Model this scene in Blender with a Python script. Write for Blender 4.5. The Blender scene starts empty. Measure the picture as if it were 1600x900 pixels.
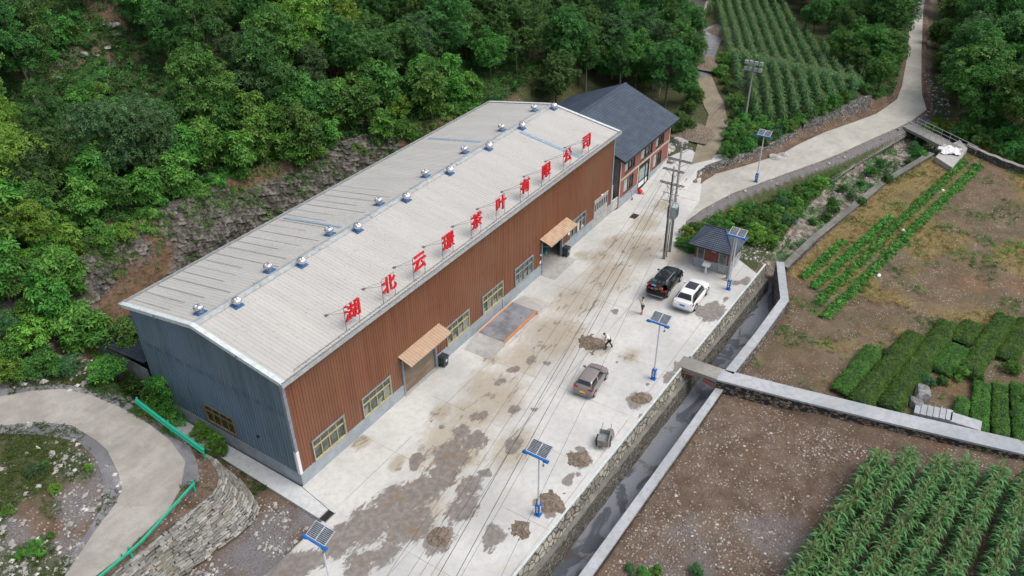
import bpy, bmesh, math, random
import numpy as np
from mathutils import Vector, Matrix
from mathutils.geometry import delaunay_2d_cdt
R = math.radians
scene = bpy.context.scene
COL = scene.collection
# ------------------------------------------------------------------ camera
# world frame: x runs along the long side of the factory, y into the hill, z up (metres)
FOC = 1237.1675
CAM = np.array([-22.8091, -31.6245, 40.0])
FW = np.array([0.69496958, 0.45465240, -0.55705338])
RT = np.array([0.54254382, -0.83998241, -0.00870396])
UP = np.array([0.47187232, 0.29617688, 0.83043108])
cd = bpy.data.cameras.new('camera'); cam = bpy.data.objects.new('camera', cd); COL.objects.link(cam)
cd.sensor_width = 36.0; cd.lens = FOC / 1600 * 36; cd.clip_start = 0.5; cd.clip_end = 3000
cam.matrix_world = Matrix(((RT[0], UP[0], -FW[0], CAM[0]), (RT[1], UP[1], -FW[1], CAM[1]),
                           (RT[2], UP[2], -FW[2], CAM[2]), (0, 0, 0, 1)))
scene.camera = cam
# ------------------------------------------------------------------ sky, sun, exposure
SUN_DIR = Vector((0.12, -0.50, 0.86)).normalized()     # towards the sun
el = math.asin(SUN_DIR.z); az = math.atan2(SUN_DIR.x, SUN_DIR.y)
w = bpy.data.worlds.new('World'); scene.world = w; w.use_nodes = True
wn = w.node_tree; wn.nodes.clear()
wo = wn.nodes.new('ShaderNodeOutputWorld'); bg = wn.nodes.new('ShaderNodeBackground')
sk = wn.nodes.new('ShaderNodeTexSky'); sk.sky_type = 'NISHITA'; sk.sun_disc = False
sk.sun_elevation = el; sk.sun_rotation = az; sk.air_density = 1.0; sk.dust_density = 4.0; sk.ozone_density = 1.0
hs = wn.nodes.new('ShaderNodeHueSaturation'); hs.inputs['Saturation'].default_value = 0.55
wn.links.new(sk.outputs[0], hs.inputs['Color']); wn.links.new(hs.outputs[0], bg.inputs['Color'])
bg.inputs['Strength'].default_value = 0.15
wn.links.new(bg.outputs[0], wo.inputs['Surface'])
sd = bpy.data.lights.new('sun', 'SUN'); sd.energy = 1.0; sd.angle = R(38); sd.color = (1.0, 0.965, 0.91)
so = bpy.data.objects.new('sun', sd); COL.objects.link(so)
so.rotation_euler = SUN_DIR.to_track_quat('Z', 'Y').to_euler()
vs = scene.view_settings
vs.view_transform = 'Standard'; vs.look = 'None'; vs.gamma = 1.0; vs.use_curve_mapping = False
vs.exposure = 0.42
cy = scene.cycles
cy.max_bounces = 6; cy.diffuse_bounces = 3; cy.glossy_bounces = 3; cy.transmission_bounces = 3; cy.transparent_max_bounces = 6
try:
    cy.use_denoising = True; cy.use_fast_gi = False
except Exception: pass

# ------------------------------------------------------------------ helpers
def ray(px, py): return FW + RT * (px - 800) / FOC - UP * (py - 450) / FOC
def G(px, py, z=0.0):
    d = ray(px, py); p = CAM + d * ((z - CAM[2]) / d[2]); return p
def proj(P):
    d = np.asarray(P, float) - CAM; z = d @ FW
    return np.stack([800 + FOC * (d @ RT) / z, 450 - FOC * (d @ UP) / z], -1)

def tag(o, label=None, cat=None, group=None, kind=None):
    if label: o['label'] = label
    if cat: o['category'] = cat
    if group: o['group'] = group
    if kind: o['kind'] = kind
    return o
def thing(name, label, cat, loc=(0, 0, 0), rz=0.0, group=None):
    o = bpy.data.objects.new(name, None); COL.objects.link(o)
    o.location = loc; o.rotation_euler = (0, 0, rz); o.empty_display_size = 0.3
    return tag(o, label, cat, group)
def dup(root, loc=None, rz=None, label=None, scale=None):
    r = root.copy(); COL.objects.link(r)
    if loc is not None: r.location = loc
    if rz is not None: r.rotation_euler = (0, 0, rz)
    if scale is not None: r.scale = (scale, scale, scale)
    if label: r['label'] = label
    for ch in list(root.children):
        c = ch.copy(); COL.objects.link(c); c.parent = r
        for g in ch.children:
            d = g.copy(); COL.objects.link(d); d.parent = c
    return r

class MB:
    def __init__(s): s.v = []; s.f = []
    def add(s, vs_, fs):
        b = len(s.v); s.v.extend([tuple(map(float, p)) for p in vs_]); s.f.extend([tuple(i + b for i in f) for f in fs]); return s
    def quad(s, *p): return s.add(p, [tuple(range(len(p)))])
    def box(s, x0, y0, z0, x1, y1, z1):
        x0, x1 = min(x0, x1), max(x0, x1); y0, y1 = min(y0, y1), max(y0, y1); z0, z1 = min(z0, z1), max(z0, z1)
        return s.add([(x0, y0, z0), (x1, y0, z0), (x1, y1, z0), (x0, y1, z0), (x0, y0, z1), (x1, y0, z1), (x1, y1, z1), (x0, y1, z1)],
                     [(0, 3, 2, 1), (4, 5, 6, 7), (0, 1, 5, 4), (1, 2, 6, 5), (2, 3, 7, 6), (3, 0, 4, 7)])
    def obox(s, c, a, b, cc):     # centre and three half-axis vectors
        c, a, b, cc = map(np.asarray, (c, a, b, cc)); v = []
        for k in (-1, 1):
            for i, j in ((-1, -1), (1, -1), (1, 1), (-1, 1)): v.append(c + a * i + b * j + cc * k)
        return s.add(v, [(0, 3, 2, 1), (4, 5, 6, 7), (0, 1, 5, 4), (1, 2, 6, 5), (2, 3, 7, 6), (3, 0, 4, 7)])
    def tube(s, pts, r, seg=8, cap=True):
        pts = [np.asarray(p, float) for p in pts]; n = len(pts)
        rr = [r] * n if np.isscalar(r) else list(r)
        b = len(s.v); prev = None
        for i, p in enumerate(pts):
            t = pts[min(i + 1, n - 1)] - pts[max(i - 1, 0)]; t = t / (np.linalg.norm(t) + 1e-9)
            if prev is None:
                q = np.array([0, 0, 1.]) if abs(t[2]) < .9 else np.array([1., 0, 0]); a = np.cross(t, q)
            else: a = prev - t * (prev @ t)
            a = a / (np.linalg.norm(a) + 1e-9); prev = a; c = np.cross(t, a)
            for k in range(seg):
                th = 2 * math.pi * k / seg; s.v.append(tuple(p + rr[i] * (a * math.cos(th) + c * math.sin(th))))
        for i in range(n - 1):
            for k in range(seg):
                k2 = (k + 1) % seg
                s.f.append((b + i * seg + k, b + i * seg + k2, b + (i + 1) * seg + k2, b + (i + 1) * seg + k))
        if cap:
            s.f.append(tuple(b + k for k in range(seg))[::-1]); s.f.append(tuple(b + (n - 1) * seg + k for k in range(seg)))
        return s
    def lathe(s, prof, c=(0, 0, 0), seg=14, axis='z'):
        b = len(s.v)
        for r, z in prof:
            for k in range(seg):
                th = 2 * math.pi * k / seg; x, y = r * math.cos(th), r * math.sin(th)
                p = (x, y, z) if axis == 'z' else ((x, z, y) if axis == 'y' else (z, x, y))
                s.v.append((c[0] + p[0], c[1] + p[1], c[2] + p[2]))
        for i in range(len(prof) - 1):
            for k in range(seg):
                k2 = (k + 1) % seg; s.f.append((b + i * seg + k, b + i * seg + k2, b + (i + 1) * seg + k2, b + (i + 1) * seg + k))
        s.f.append(tuple(b + k for k in range(seg))[::-1]); s.f.append(tuple(b + (len(prof) - 1) * seg + k for k in range(seg)))
        return s
    def prism(s, poly, z0, z1):
        n = len(poly); b = len(s.v)
        zz0 = z0 if hasattr(z0, '__len__') else [z0] * n; zz1 = z1 if hasattr(z1, '__len__') else [z1] * n
        s.v += [(float(p[0]), float(p[1]), float(zz0[i])) for i, p in enumerate(poly)] + [(float(p[0]), float(p[1]), float(zz1[i])) for i, p in enumerate(poly)]
        s.f.append(tuple(b + i for i in range(n))[::-1]); s.f.append(tuple(b + n + i for i in range(n)))
        for i in range(n):
            j = (i + 1) % n; s.f.append((b + i, b + j, b + n + j, b + n + i))
        return s
    def split(s, name, mat, parent=None, world=False):
        """every connected piece becomes an object of its own"""
        par = list(range(len(s.v)))
        def fd(i):
            while par[i] != i: par[i] = par[par[i]]; i = par[i]
            return i
        for f in s.f:
            for i in f[1:]: par[fd(i)] = fd(f[0])
        gr = {}
        for f in s.f: gr.setdefault(fd(f[0]), []).append(f)
        for fs in gr.values():
            us = sorted({i for f in fs for i in f}); mp = {a: b for b, a in enumerate(us)}; m = MB(); m.v = [s.v[i] for i in us]; m.f = [tuple(mp[i] for i in f) for f in fs]; m.build(name, mat, parent, world)
    def build(s, name, mat, parent=None, world=False, smooth=False):
        v = np.array(s.v, float).reshape(-1, 3)
        if world and parent is not None:
            q = parent
            while q.parent: q = q.parent
            v = v - np.array(q.location)
        me = bpy.data.meshes.new(name); me.from_pydata(v.tolist(), [], s.f); me.update()
        bm = bmesh.new(); bm.from_mesh(me); bmesh.ops.recalc_face_normals(bm, faces=bm.faces); bm.to_mesh(me); bm.free()
        if smooth: me.polygons.foreach_set('use_smooth', [True] * len(me.polygons))
        return link(name, me, mat, parent)
def link(name, me, mat, parent=None):
    o = bpy.data.objects.new(name, me); COL.objects.link(o)
    for m in (mat if isinstance(mat, (list, tuple)) else [mat]): me.materials.append(m)
    if parent is not None: o.parent = parent
    return o
def mesh_np(name, V, F, attrs=None, smooth=False):
    """V (n,3); F (m,k) array of equal-size faces"""
    me = bpy.data.meshes.new(name); n, (m, k) = len(V), F.shape
    me.vertices.add(n); me.vertices.foreach_set('co', np.ascontiguousarray(V, np.float32).ravel())
    me.loops.add(m * k); me.loops.foreach_set('vertex_index', np.ascontiguousarray(F, np.int32).ravel())
    me.polygons.add(m); me.polygons.foreach_set('loop_start', np.arange(0, m * k, k, dtype=np.int32))
    try: me.polygons.foreach_set('loop_total', np.full(m, k, np.int32))
    except Exception: pass
    me.polygons.foreach_set('use_smooth', np.full(m, bool(smooth)))
    me.update(calc_edges=True)
    for an, av in (attrs or {}).items():
        a = me.attributes.new(an, 'FLOAT', 'POINT'); a.data.foreach_set('value', np.ascontiguousarray(av, np.float32))
    return me

# ---- value noise in numpy
def _h(ix, iy, iz, seed):
    n = (ix.astype(np.int64) * 374761393 + iy.astype(np.int64) * 668265263 + iz.astype(np.int64) * 2147483647 + seed * 144665) & 0xffffffff
    n = ((n ^ (n >> 13)) * 1274126177) & 0xffffffff
    n = ((n ^ (n >> 15)) * 2246822519) & 0xffffffff
    return ((n ^ (n >> 16)) & 0xffff) / 65535.0
def noise(x, y, z=0.0, seed=0):
    x, y, z = np.broadcast_arrays(np.asarray(x, float), np.asarray(y, float), np.asarray(z, float))
    ix, iy, iz = np.floor(x), np.floor(y), np.floor(z); fx, fy, fz = x - ix, y - iy, z - iz
    fx, fy, fz = [t * t * (3 - 2 * t) for t in (fx, fy, fz)]; o = 0
    for a in (0, 1):
        for b in (0, 1):
            for c in (0, 1):
                wgt = (fx if a else 1 - fx) * (fy if b else 1 - fy) * (fz if c else 1 - fz)
                o = o + wgt * _h(ix + a, iy + b, iz + c, seed)
    return o
def fbm(x, y, z=0.0, seed=0, oct=4):
    o = 0; a = .5
    for i in range(oct): o = o + a * noise(x * 2 ** i, y * 2 ** i, z * 2 ** i, seed + i); a *= .5
    return o / (1 - .5 ** oct)
def sst(a, b, x):
    t = np.clip((x - a) / (b - a), 0, 1); return t * t * (3 - 2 * t)
def inpoly(x, y, poly):
    x = np.asarray(x, float); r = np.zeros(np.shape(x), bool); n = len(poly)
    for i in range(n):
        x0, y0 = poly[i][:2]; x1, y1 = poly[(i + 1) % n][:2]
        if y0 == y1: continue
        c = ((y0 > y) != (y1 > y)) & (x < (x1 - x0) * (y - y0) / (y1 - y0) + x0); r ^= c
    return r
def pdist(x, y, poly, closed=True):
    d = np.full(np.shape(x), 1e9); n = len(poly)
    for i in range(n if closed else n - 1):
        ax, ay = poly[i][:2]; bx, by = poly[(i + 1) % n][:2]; dx, dy = bx - ax, by - ay
        t = np.clip(((x - ax) * dx + (y - ay) * dy) / (dx * dx + dy * dy + 1e-9), 0, 1)
        d = np.minimum(d, np.hypot(x - ax - t * dx, y - ay - t * dy))
    return d

# ------------------------------------------------------------------ materials
class NT:
    def __init__(s, name):
        s.m = bpy.data.materials.new(name); s.m.use_nodes = True; s.t = s.m.node_tree; s.t.nodes.clear()
        s.out = s.n('ShaderNodeOutputMaterial'); s.b = s.n('ShaderNodeBsdfPrincipled')
        s.t.links.new(s.b.outputs[0], s.out.inputs['Surface']); s.tc = None
    def n(s, t, **k):
        x = s.t.nodes.new(t)
        for a, v in k.items(): setattr(x, a, v)
        return x
    def l(s, a, b): s.t.links.new(a, b)
    def put(s, sock, v):
        if hasattr(v, 'is_output'): s.l(v, sock)
        elif isinstance(v, (tuple, list)) and len(v) == 3 and sock.type == 'RGBA': sock.default_value = (*v, 1)
        else: sock.default_value = v
    def co(s, scale=(1, 1, 1), rot=(0, 0, 0)):
        if not s.tc: s.tc = s.n('ShaderNodeTexCoord')
        mp = s.n('ShaderNodeMapping'); s.l(s.tc.outputs['Object'], mp.inputs[0]); mp.inputs['Scale'].default_value = scale; mp.inputs['Rotation'].default_value = rot
        return mp.outputs[0]
    def noise(s, scale, detail=4, rough=.6, vec=None, dist=0.0):
        x = s.n('ShaderNodeTexNoise'); x.inputs['Scale'].default_value = scale; x.inputs['Detail'].default_value = detail; x.inputs['Roughness'].default_value = rough
        x.inputs['Distortion'].default_value = dist
        s.l(vec if vec is not None else s.co(), x.inputs['Vector']); return x.outputs[0]
    def vor(s, scale, feature='F1', vec=None, out=0, rnd=1.0):
        x = s.n('ShaderNodeTexVoronoi'); x.feature = feature; x.inputs['Scale'].default_value = scale; x.inputs['Randomness'].default_value = rnd
        s.l(vec if vec is not None else s.co(), x.inputs['Vector']); return x.outputs[out]
    def ramp(s, f, lo, hi, a=0.0, b=1.0):
        x = s.n('ShaderNodeMapRange'); x.interpolation_type = 'SMOOTHSTEP'; s.put(x.inputs['Value'], f)
        x.inputs['From Min'].default_value = lo; x.inputs['From Max'].default_value = hi; x.inputs['To Min'].default_value = a; x.inputs['To Max'].default_value = b
        return x.outputs[0]
    def mix(s, f, a, b, mode='MIX'):
        x = s.n('ShaderNodeMix'); x.data_type = 'RGBA'; x.blend_type = mode
        s.put(x.inputs[0], f); s.put(x.inputs[6], a); s.put(x.inputs[7], b); return x.outputs[2]
    def math(s, op, a, b=0.0):
        x = s.n('ShaderNodeMath'); x.operation = op; s.put(x.inputs[0], a); s.put(x.inputs[1], b); return x.outputs[0]
    def attr(s, name):
        x = s.n('ShaderNodeAttribute'); x.attribute_name = name; return x.outputs['Fac']
    def bump(s, h, strength=.5, dist=.05):
        x = s.n('ShaderNodeBump'); x.inputs['Strength'].default_value = strength; x.inputs['Distance'].default_value = dist
        s.l(h, x.inputs['Height']); s.l(x.outputs[0], s.b.inputs['Normal'])
    def fin(s, col, rough=.8, metal=0.0, spec=.4):
        s.put(s.b.inputs['Base Color'], col); s.put(s.b.inputs['Roughness'], rough); s.b.inputs['Metallic'].default_value = metal
        s.b.inputs['Specular IOR Level'].default_value = spec; return s.m
def simple(name, c, rough=.6, metal=0.0, var=.18, scale=3.0, spec=.4, bump=0.0):
    s = NT(name); f = s.noise(scale, 5)
    col = s.mix(s.ramp(f, .3, .7), tuple(x * (1 - var) for x in c), tuple(min(1, x * (1 + var)) for x in c))
    if bump: s.bump(s.noise(scale * 6, 3), bump, .02)
    return s.fin(col, rough, metal, spec)

def leaf_mat(name, dark, mid, light, trans=.25):
    s = NT(name); t = s.attr('tint'); oi = s.n('ShaderNodeObjectInfo')
    c = s.mix(s.ramp(t, 0, .55), dark, mid); c = s.mix(s.ramp(t, .55, 1), c, light)
    hv = s.n('ShaderNodeHueSaturation'); s.l(c, hv.inputs['Color'])
    s.l(s.math('ADD', s.math('MULTIPLY', oi.outputs['Random'], .045), .478), hv.inputs['Hue'])
    s.l(s.math('ADD', s.math('MULTIPLY', oi.outputs['Random'], .55), .86), hv.inputs['Value'])
    s.fin(hv.outputs[0], .55, 0, .3)
    tr = s.n('ShaderNodeBsdfTranslucent'); s.l(hv.outputs[0], tr.inputs['Color'])
    ms = s.n('ShaderNodeMixShader'); ms.inputs[0].default_value = trans
    s.l(s.b.outputs[0], ms.inputs[1]); s.l(tr.outputs[0], ms.inputs[2]); s.l(ms.outputs[0], s.out.inputs['Surface'])
    return s.m

def stone_mat(name, stones, mortar, scale=3.0, thick=.06, squash=(1, 1, 1.5), share=1.0, stain=(.10, .075, .05), stn=.35):
    s = NT(name); v = s.co(squash)
    d = s.n('ShaderNodeMix'); d.data_type = 'VECTOR'; d.inputs[0].default_value = .06
    nz = s.n('ShaderNodeTexNoise'); nz.inputs['Scale'].default_value = scale * 1.2; s.l(v, nz.inputs['Vector'])
    s.l(v, d.inputs[4]); s.l(nz.outputs['Color'], d.inputs[5]); v2 = d.outputs[1]
    edge = s.vor(scale, 'DISTANCE_TO_EDGE', v2); cell = s.vor(scale, 'F1', v2, 1)
    sx = s.n('ShaderNodeSeparateColor'); s.l(cell, sx.inputs[0])
    c = s.mix(s.ramp(sx.outputs[0], .05, .95), stones[0], stones[1]); c = s.mix(s.ramp(sx.outputs[1], .75, .95), c, stones[2])
    c = s.mix(s.ramp(s.noise(9, 5), .3, .8), c, tuple(x * .6 for x in stones[0]))
    m = s.ramp(edge, thick * .5, thick)
    if share < 1: m = s.math('MULTIPLY', m, s.ramp(sx.outputs[2], 1 - share - .01, 1 - share + .01))
    c = s.mix(m, mortar, c); c = s.mix(s.math('MULTIPLY', s.ramp(s.noise(.55, 4), .45, .75), stn), c, stain)
    s.bump(s.math('ADD', m, s.math('MULTIPLY', s.noise(14, 4), .4)), .9, .06)
    return s.fin(c, .9, 0, .2)

M = {}
M['orange'] = None
def clad(name, c1, c2, c3, rough=.45, streak=(1.2, 1.2, .05)):
    s = NT(name); f = s.noise(1.6, 6, .65, s.co(streak)); g = s.noise(.16, 3)
    c = s.mix(s.ramp(f, .32, .7), c1, c2); c = s.mix(s.math('MULTIPLY', s.ramp(g, .40, .66), .75), c, c3)
    c = s.mix(s.math('MULTIPLY', s.ramp(s.noise(14, 3, .6, s.co((1, 1, .06))), .55, .75), .3), c, tuple(x * .55 for x in c1))
    return s.fin(c, rough, 0, .4)
M['orange'] = clad('orange_steel', (.158, .058, .028), (.215, .084, .041), (.20, .094, .054))
M['bluegrey'] = clad('blue_grey_steel', (.080, .130, .158), (.125, .180, .215), (.14, .205, .28))
def roofm():
    s = NT('pale_roof_steel'); v = s.co((1.0, .14, .14)); f = s.noise(1.1, 6, .65, v); g = s.noise(.12, 4)
    c = s.mix(s.ramp(f, .3, .72), (.425, .413, .385), (.49, .478, .445)); c = s.mix(s.math('MULTIPLY', s.ramp(g, .45, .7), .4), c, (.46, .45, .42))
    sp = s.noise(5.5, 2, .5); c = s.mix(s.math('MULTIPLY', s.ramp(sp, .65, .71), .42), c, (.16, .14, .11))
    return s.fin(c, .5, 0, .4)
M['roof'] = roofm()
M['roofrib'] = simple('roof_seam', (.24, .26, .28), .6)
M['skylight'] = simple('blue_skylight', (.26, .36, .46), .35)
M['whitetrim'] = simple('white_trim', (.55, .60, .60), .5, var=.12)
M['greytrim'] = simple('grey_trim', (.22, .25, .28), .5)
M['gutter'] = simple('gutter_steel', (.36, .38, .38), .45)
M['plinth'] = simple('plinth_render', (.30, .335, .36), .8, var=.12, scale=1.2)
M['dark'] = simple('dark_interior', (.02, .02, .02), .9)
M['black'] = simple('black_rubber', (.018, .018, .018), .7)
M['glass'] = simple('window_glass', (.075, .085, .08), .12, var=.7, scale=1.3, spec=.6)
M['yellowframe'] = simple('yellow_window_frame', (.42, .385, .20), .5)
M['greyframe'] = simple('grey_window_frame', (.25, .27, .27), .5)
M['brownframe'] = simple('bronze_window_frame', (.22, .17, .09), .5)
def roller():
    s = NT('roller_shutter'); f = s.noise(2, 4, .6, s.co((.3, 1, 1))); c = s.mix(s.ramp(f, .3, .7), (.13, .095, .06), (.20, .155, .105))
    return s.fin(c, .55)
M['roller'] = roller()
M['tan'] = clad('tan_awning', (.42, .285, .185), (.55, .39, .27), (.42, .30, .21))
M['chrome'] = simple('spun_steel', (.72, .72, .72), .18, 1.0, .05)
M['ventneck'] = simple('galvanised_neck', (.42, .43, .44), .35, .8)
M['blue'] = simple('blue_paint', (.012, .13, .42), .4, var=.12)
M['ventblue'] = simple('blue_flashing', (.035, .13, .34), .5)
M['red'] = simple('red_letter', (.62, .012, .022), .4, var=.06)
M['steel'] = simple('thin_steel', (.20, .20, .20), .45, .5)
M['white'] = simple('white_paint', (.74, .74, .73), .45, var=.05)
M['lamp_pole'] = simple('lamp_pole_paint', (.62, .64, .66), .4, var=.06)
M['pole_conc'] = simple('pole_concrete', (.28, .28, .27), .85, scale=2)
M['silver'] = simple('silver_frame', (.62, .63, .64), .35, .5)
M['wire'] = simple('cable_black', (.025, .025, .027), .6)
M['brick'] = None
def brickm():
    s = NT('red_brick'); x = s.n('ShaderNodeTexBrick'); s.l(s.co((1, 1, 1), (R(90), 0, 0)), x.inputs['Vector'])
    x.inputs['Color1'].default_value = (.24, .085, .07, 1); x.inputs['Color2'].default_value = (.30, .115, .092, 1); x.inputs['Mortar'].default_value = (.22, .12, .105, 1)
    x.inputs['Scale'].default_value = 4.0; x.inputs['Mortar Size'].default_value = .012
    c = s.mix(s.math('MULTIPLY', s.ramp(s.noise(.8, 4), .4, .7), .3), x.outputs[0], (.16, .06, .05)); return s.fin(c, .8)
M['brick'] = brickm()
M['brickred'] = simple('red_panel', (.20, .055, .04), .7)
M['cream'] = simple('cream_band', (.46, .42, .35), .8)
def tiled(name, c1, c2):
    s = NT(name); f = s.noise(1.2, 5); c = s.mix(s.ramp(f, .3, .7), c1, c2)
    c = s.mix(s.math('MULTIPLY', s.ramp(s.noise(.25, 4), .45, .7), .35), c, tuple(1.5 * x for x in c2)); return s.fin(c, .55, 0, .4)
M['tile'] = tiled('slate_blue_tile', (.045, .062, .088), (.068, .088, .12))
M['tile_dark'] = tiled('slate_tile_darkened', (.030, .042, .062), (.045, .06, .085))  # darker copy of the slate tile
M['greyconc'] = simple('grey_block', (.20, .21, .21), .9, scale=1.5)
M['rubble_white'] = simple('pale_rock', (.40, .385, .36), .9, var=.35, scale=2.5, bump=.6)
M['rock'] = simple('grey_rock', (.23, .225, .22), .9, var=.4, scale=2.2, bump=.8)
M['plastic_dark'] = simple('dark_plastic', (.03, .045, .055), .45)
M['deck'] = simple('worn_steel_deck', (.22, .23, .25), .55, .2, .3, 1.1)
M['orange_edge'] = simple('orange_edge', (.62, .22, .07), .5)
M['teal'] = simple('teal_paint', (.015, .16, .18), .45)
M['green_rail'] = simple('green_rail', (.012, .36, .22), .4, var=.1)
M['bag'] = simple('white_bag', (.70, .70, .69), .7, var=.1)
M['soilpile'] = simple('soil_pile', (.165, .13, .098), .95, var=.45, scale=5, bump=.9)
M['wood'] = simple('grey_wood', (.17, .15, .125), .85, var=.3)
M['trunk'] = simple('bark', (.10, .085, .065), .9, var=.35, scale=5, bump=.6)
M['stem_pale'] = simple('pale_bark', (.24, .22, .19), .9, var=.3, scale=4)
M['leaf_dark'] = leaf_mat('leaf_dark', (.021, .063, .015), (.046, .122, .027), (.098, .215, .046))
M['leaf_mid'] = leaf_mat('leaf_mid', (.029, .086, .017), (.062, .168, .031), (.125, .27, .052))
M['leaf_lime'] = leaf_mat('leaf_lime', (.058, .12, .016), (.125, .245, .032), (.21, .37, .055))
M['leaf_blue'] = leaf_mat('leaf_bluish', (.026, .072, .026), (.056, .136, .047), (.106, .215, .078))
M['leaf_bright'] = leaf_mat('leaf_bright', (.038, .108, .019), (.078, .21, .033), (.15, .32, .055))
M['corn'] = leaf_mat('maize_leaf', (.027, .085, .026), (.064, .162, .048), (.15, .28, .10))
M['tassel'] = leaf_mat('maize_tassel', (.13, .13, .06), (.19, .18, .085), (.26, .24, .12))
M['corn_dry'] = leaf_mat('maize_dry', (.20, .15, .06), (.30, .23, .10), (.36, .28, .14))
M['tea'] = leaf_mat('tea_leaf', (.042, .100, .016), (.076, .168, .026), (.135, .25, .042))
M['dry'] = leaf_mat('dry_grass', (.14, .095, .025), (.24, .175, .045), (.32, .25, .09))
M['moss'] = leaf_mat('grass_blade', (.035, .075, .015), (.07, .135, .025), (.12, .19, .04))
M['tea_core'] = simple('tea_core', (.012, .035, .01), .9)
# ------------------------------------------------------------------ terrain
XK = [-60, -4, 2, 12, 22, 32, 41, 50, 62, 75, 95, 120, 200]
YT = np.interp; A_ = np.array
yt_ = [27, 27, 26.2, 27.5, 26.3, 23.3, 19.8, 19, 20, 22, 29, 44, 60]
wd_ = [10, 8, 4.6, 4.6, 4.6, 4.3, 4.2, 4, 6, 7, 7, 7, 7]
hc_ = [7, 6, 7.6, 8, 8, 8, 7.5, 6, 4.5, 3.5, 3, 3, 3]
sl_ = [.42, .42, .42, .42, .42, .42, .42, .40, .36, .33, .28, .25, .2]
WB = [G(1098, 275, .1), G(1150, 257, .2), G(1200, 241, .25), G(1255, 212, .3), G(1300, 197, .3), G(1355, 178, .3)]
UX = [46, 58.1, 67.9, 77.1, 86.9, 93.8, 111.9, 143.5, 200]; UY = [-3, -5.1, -9.3, -13.0, -16.8, -18.9, -17.1, -12.4, -5]; UX = [46] + [float(p[0]) for p in WB] + [93.8, 111.9, 143.5, 200]; UY = [-3] + [float(p[1]) for p in WB] + [-18.9, -17.1, -12.4, -5]   # upper road edge
LB = [G(1070, 345, 0), G(1100, 325, .05), G(1145, 300, .15), G(1220, 272, .25), G(1300, 245, .3), G(1400, 201, .3), G(1448, 178, .3)]; LX = [30] + [float(p[0]) for p in LB] + [103.8, 144, 200]; LY = [-6.5] + [float(p[1]) for p in LB] + [-20.5, -14.5, -7]     # lower road edge
EX = [-40, 1.6, 24.6, 40.6, 60]; EY = [-15.5, -15.5, -16.3, -16.9, -17.6]                                              # yard edge wall
WX = [26.8, 38.4, 44.4, 51, 60, 68, 79, 90, 120]; WY = [-19.75, -20.35, -18.4, -19.4, -21.1, -22.6, -26.0, -31, -44]  # stream right wall
SX = [44, 55, 65, 71, 84, 95]; SY = [-16.6, -16.6, -17.2, -18.5, -22.2, -27]                                         # stream left wall
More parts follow.
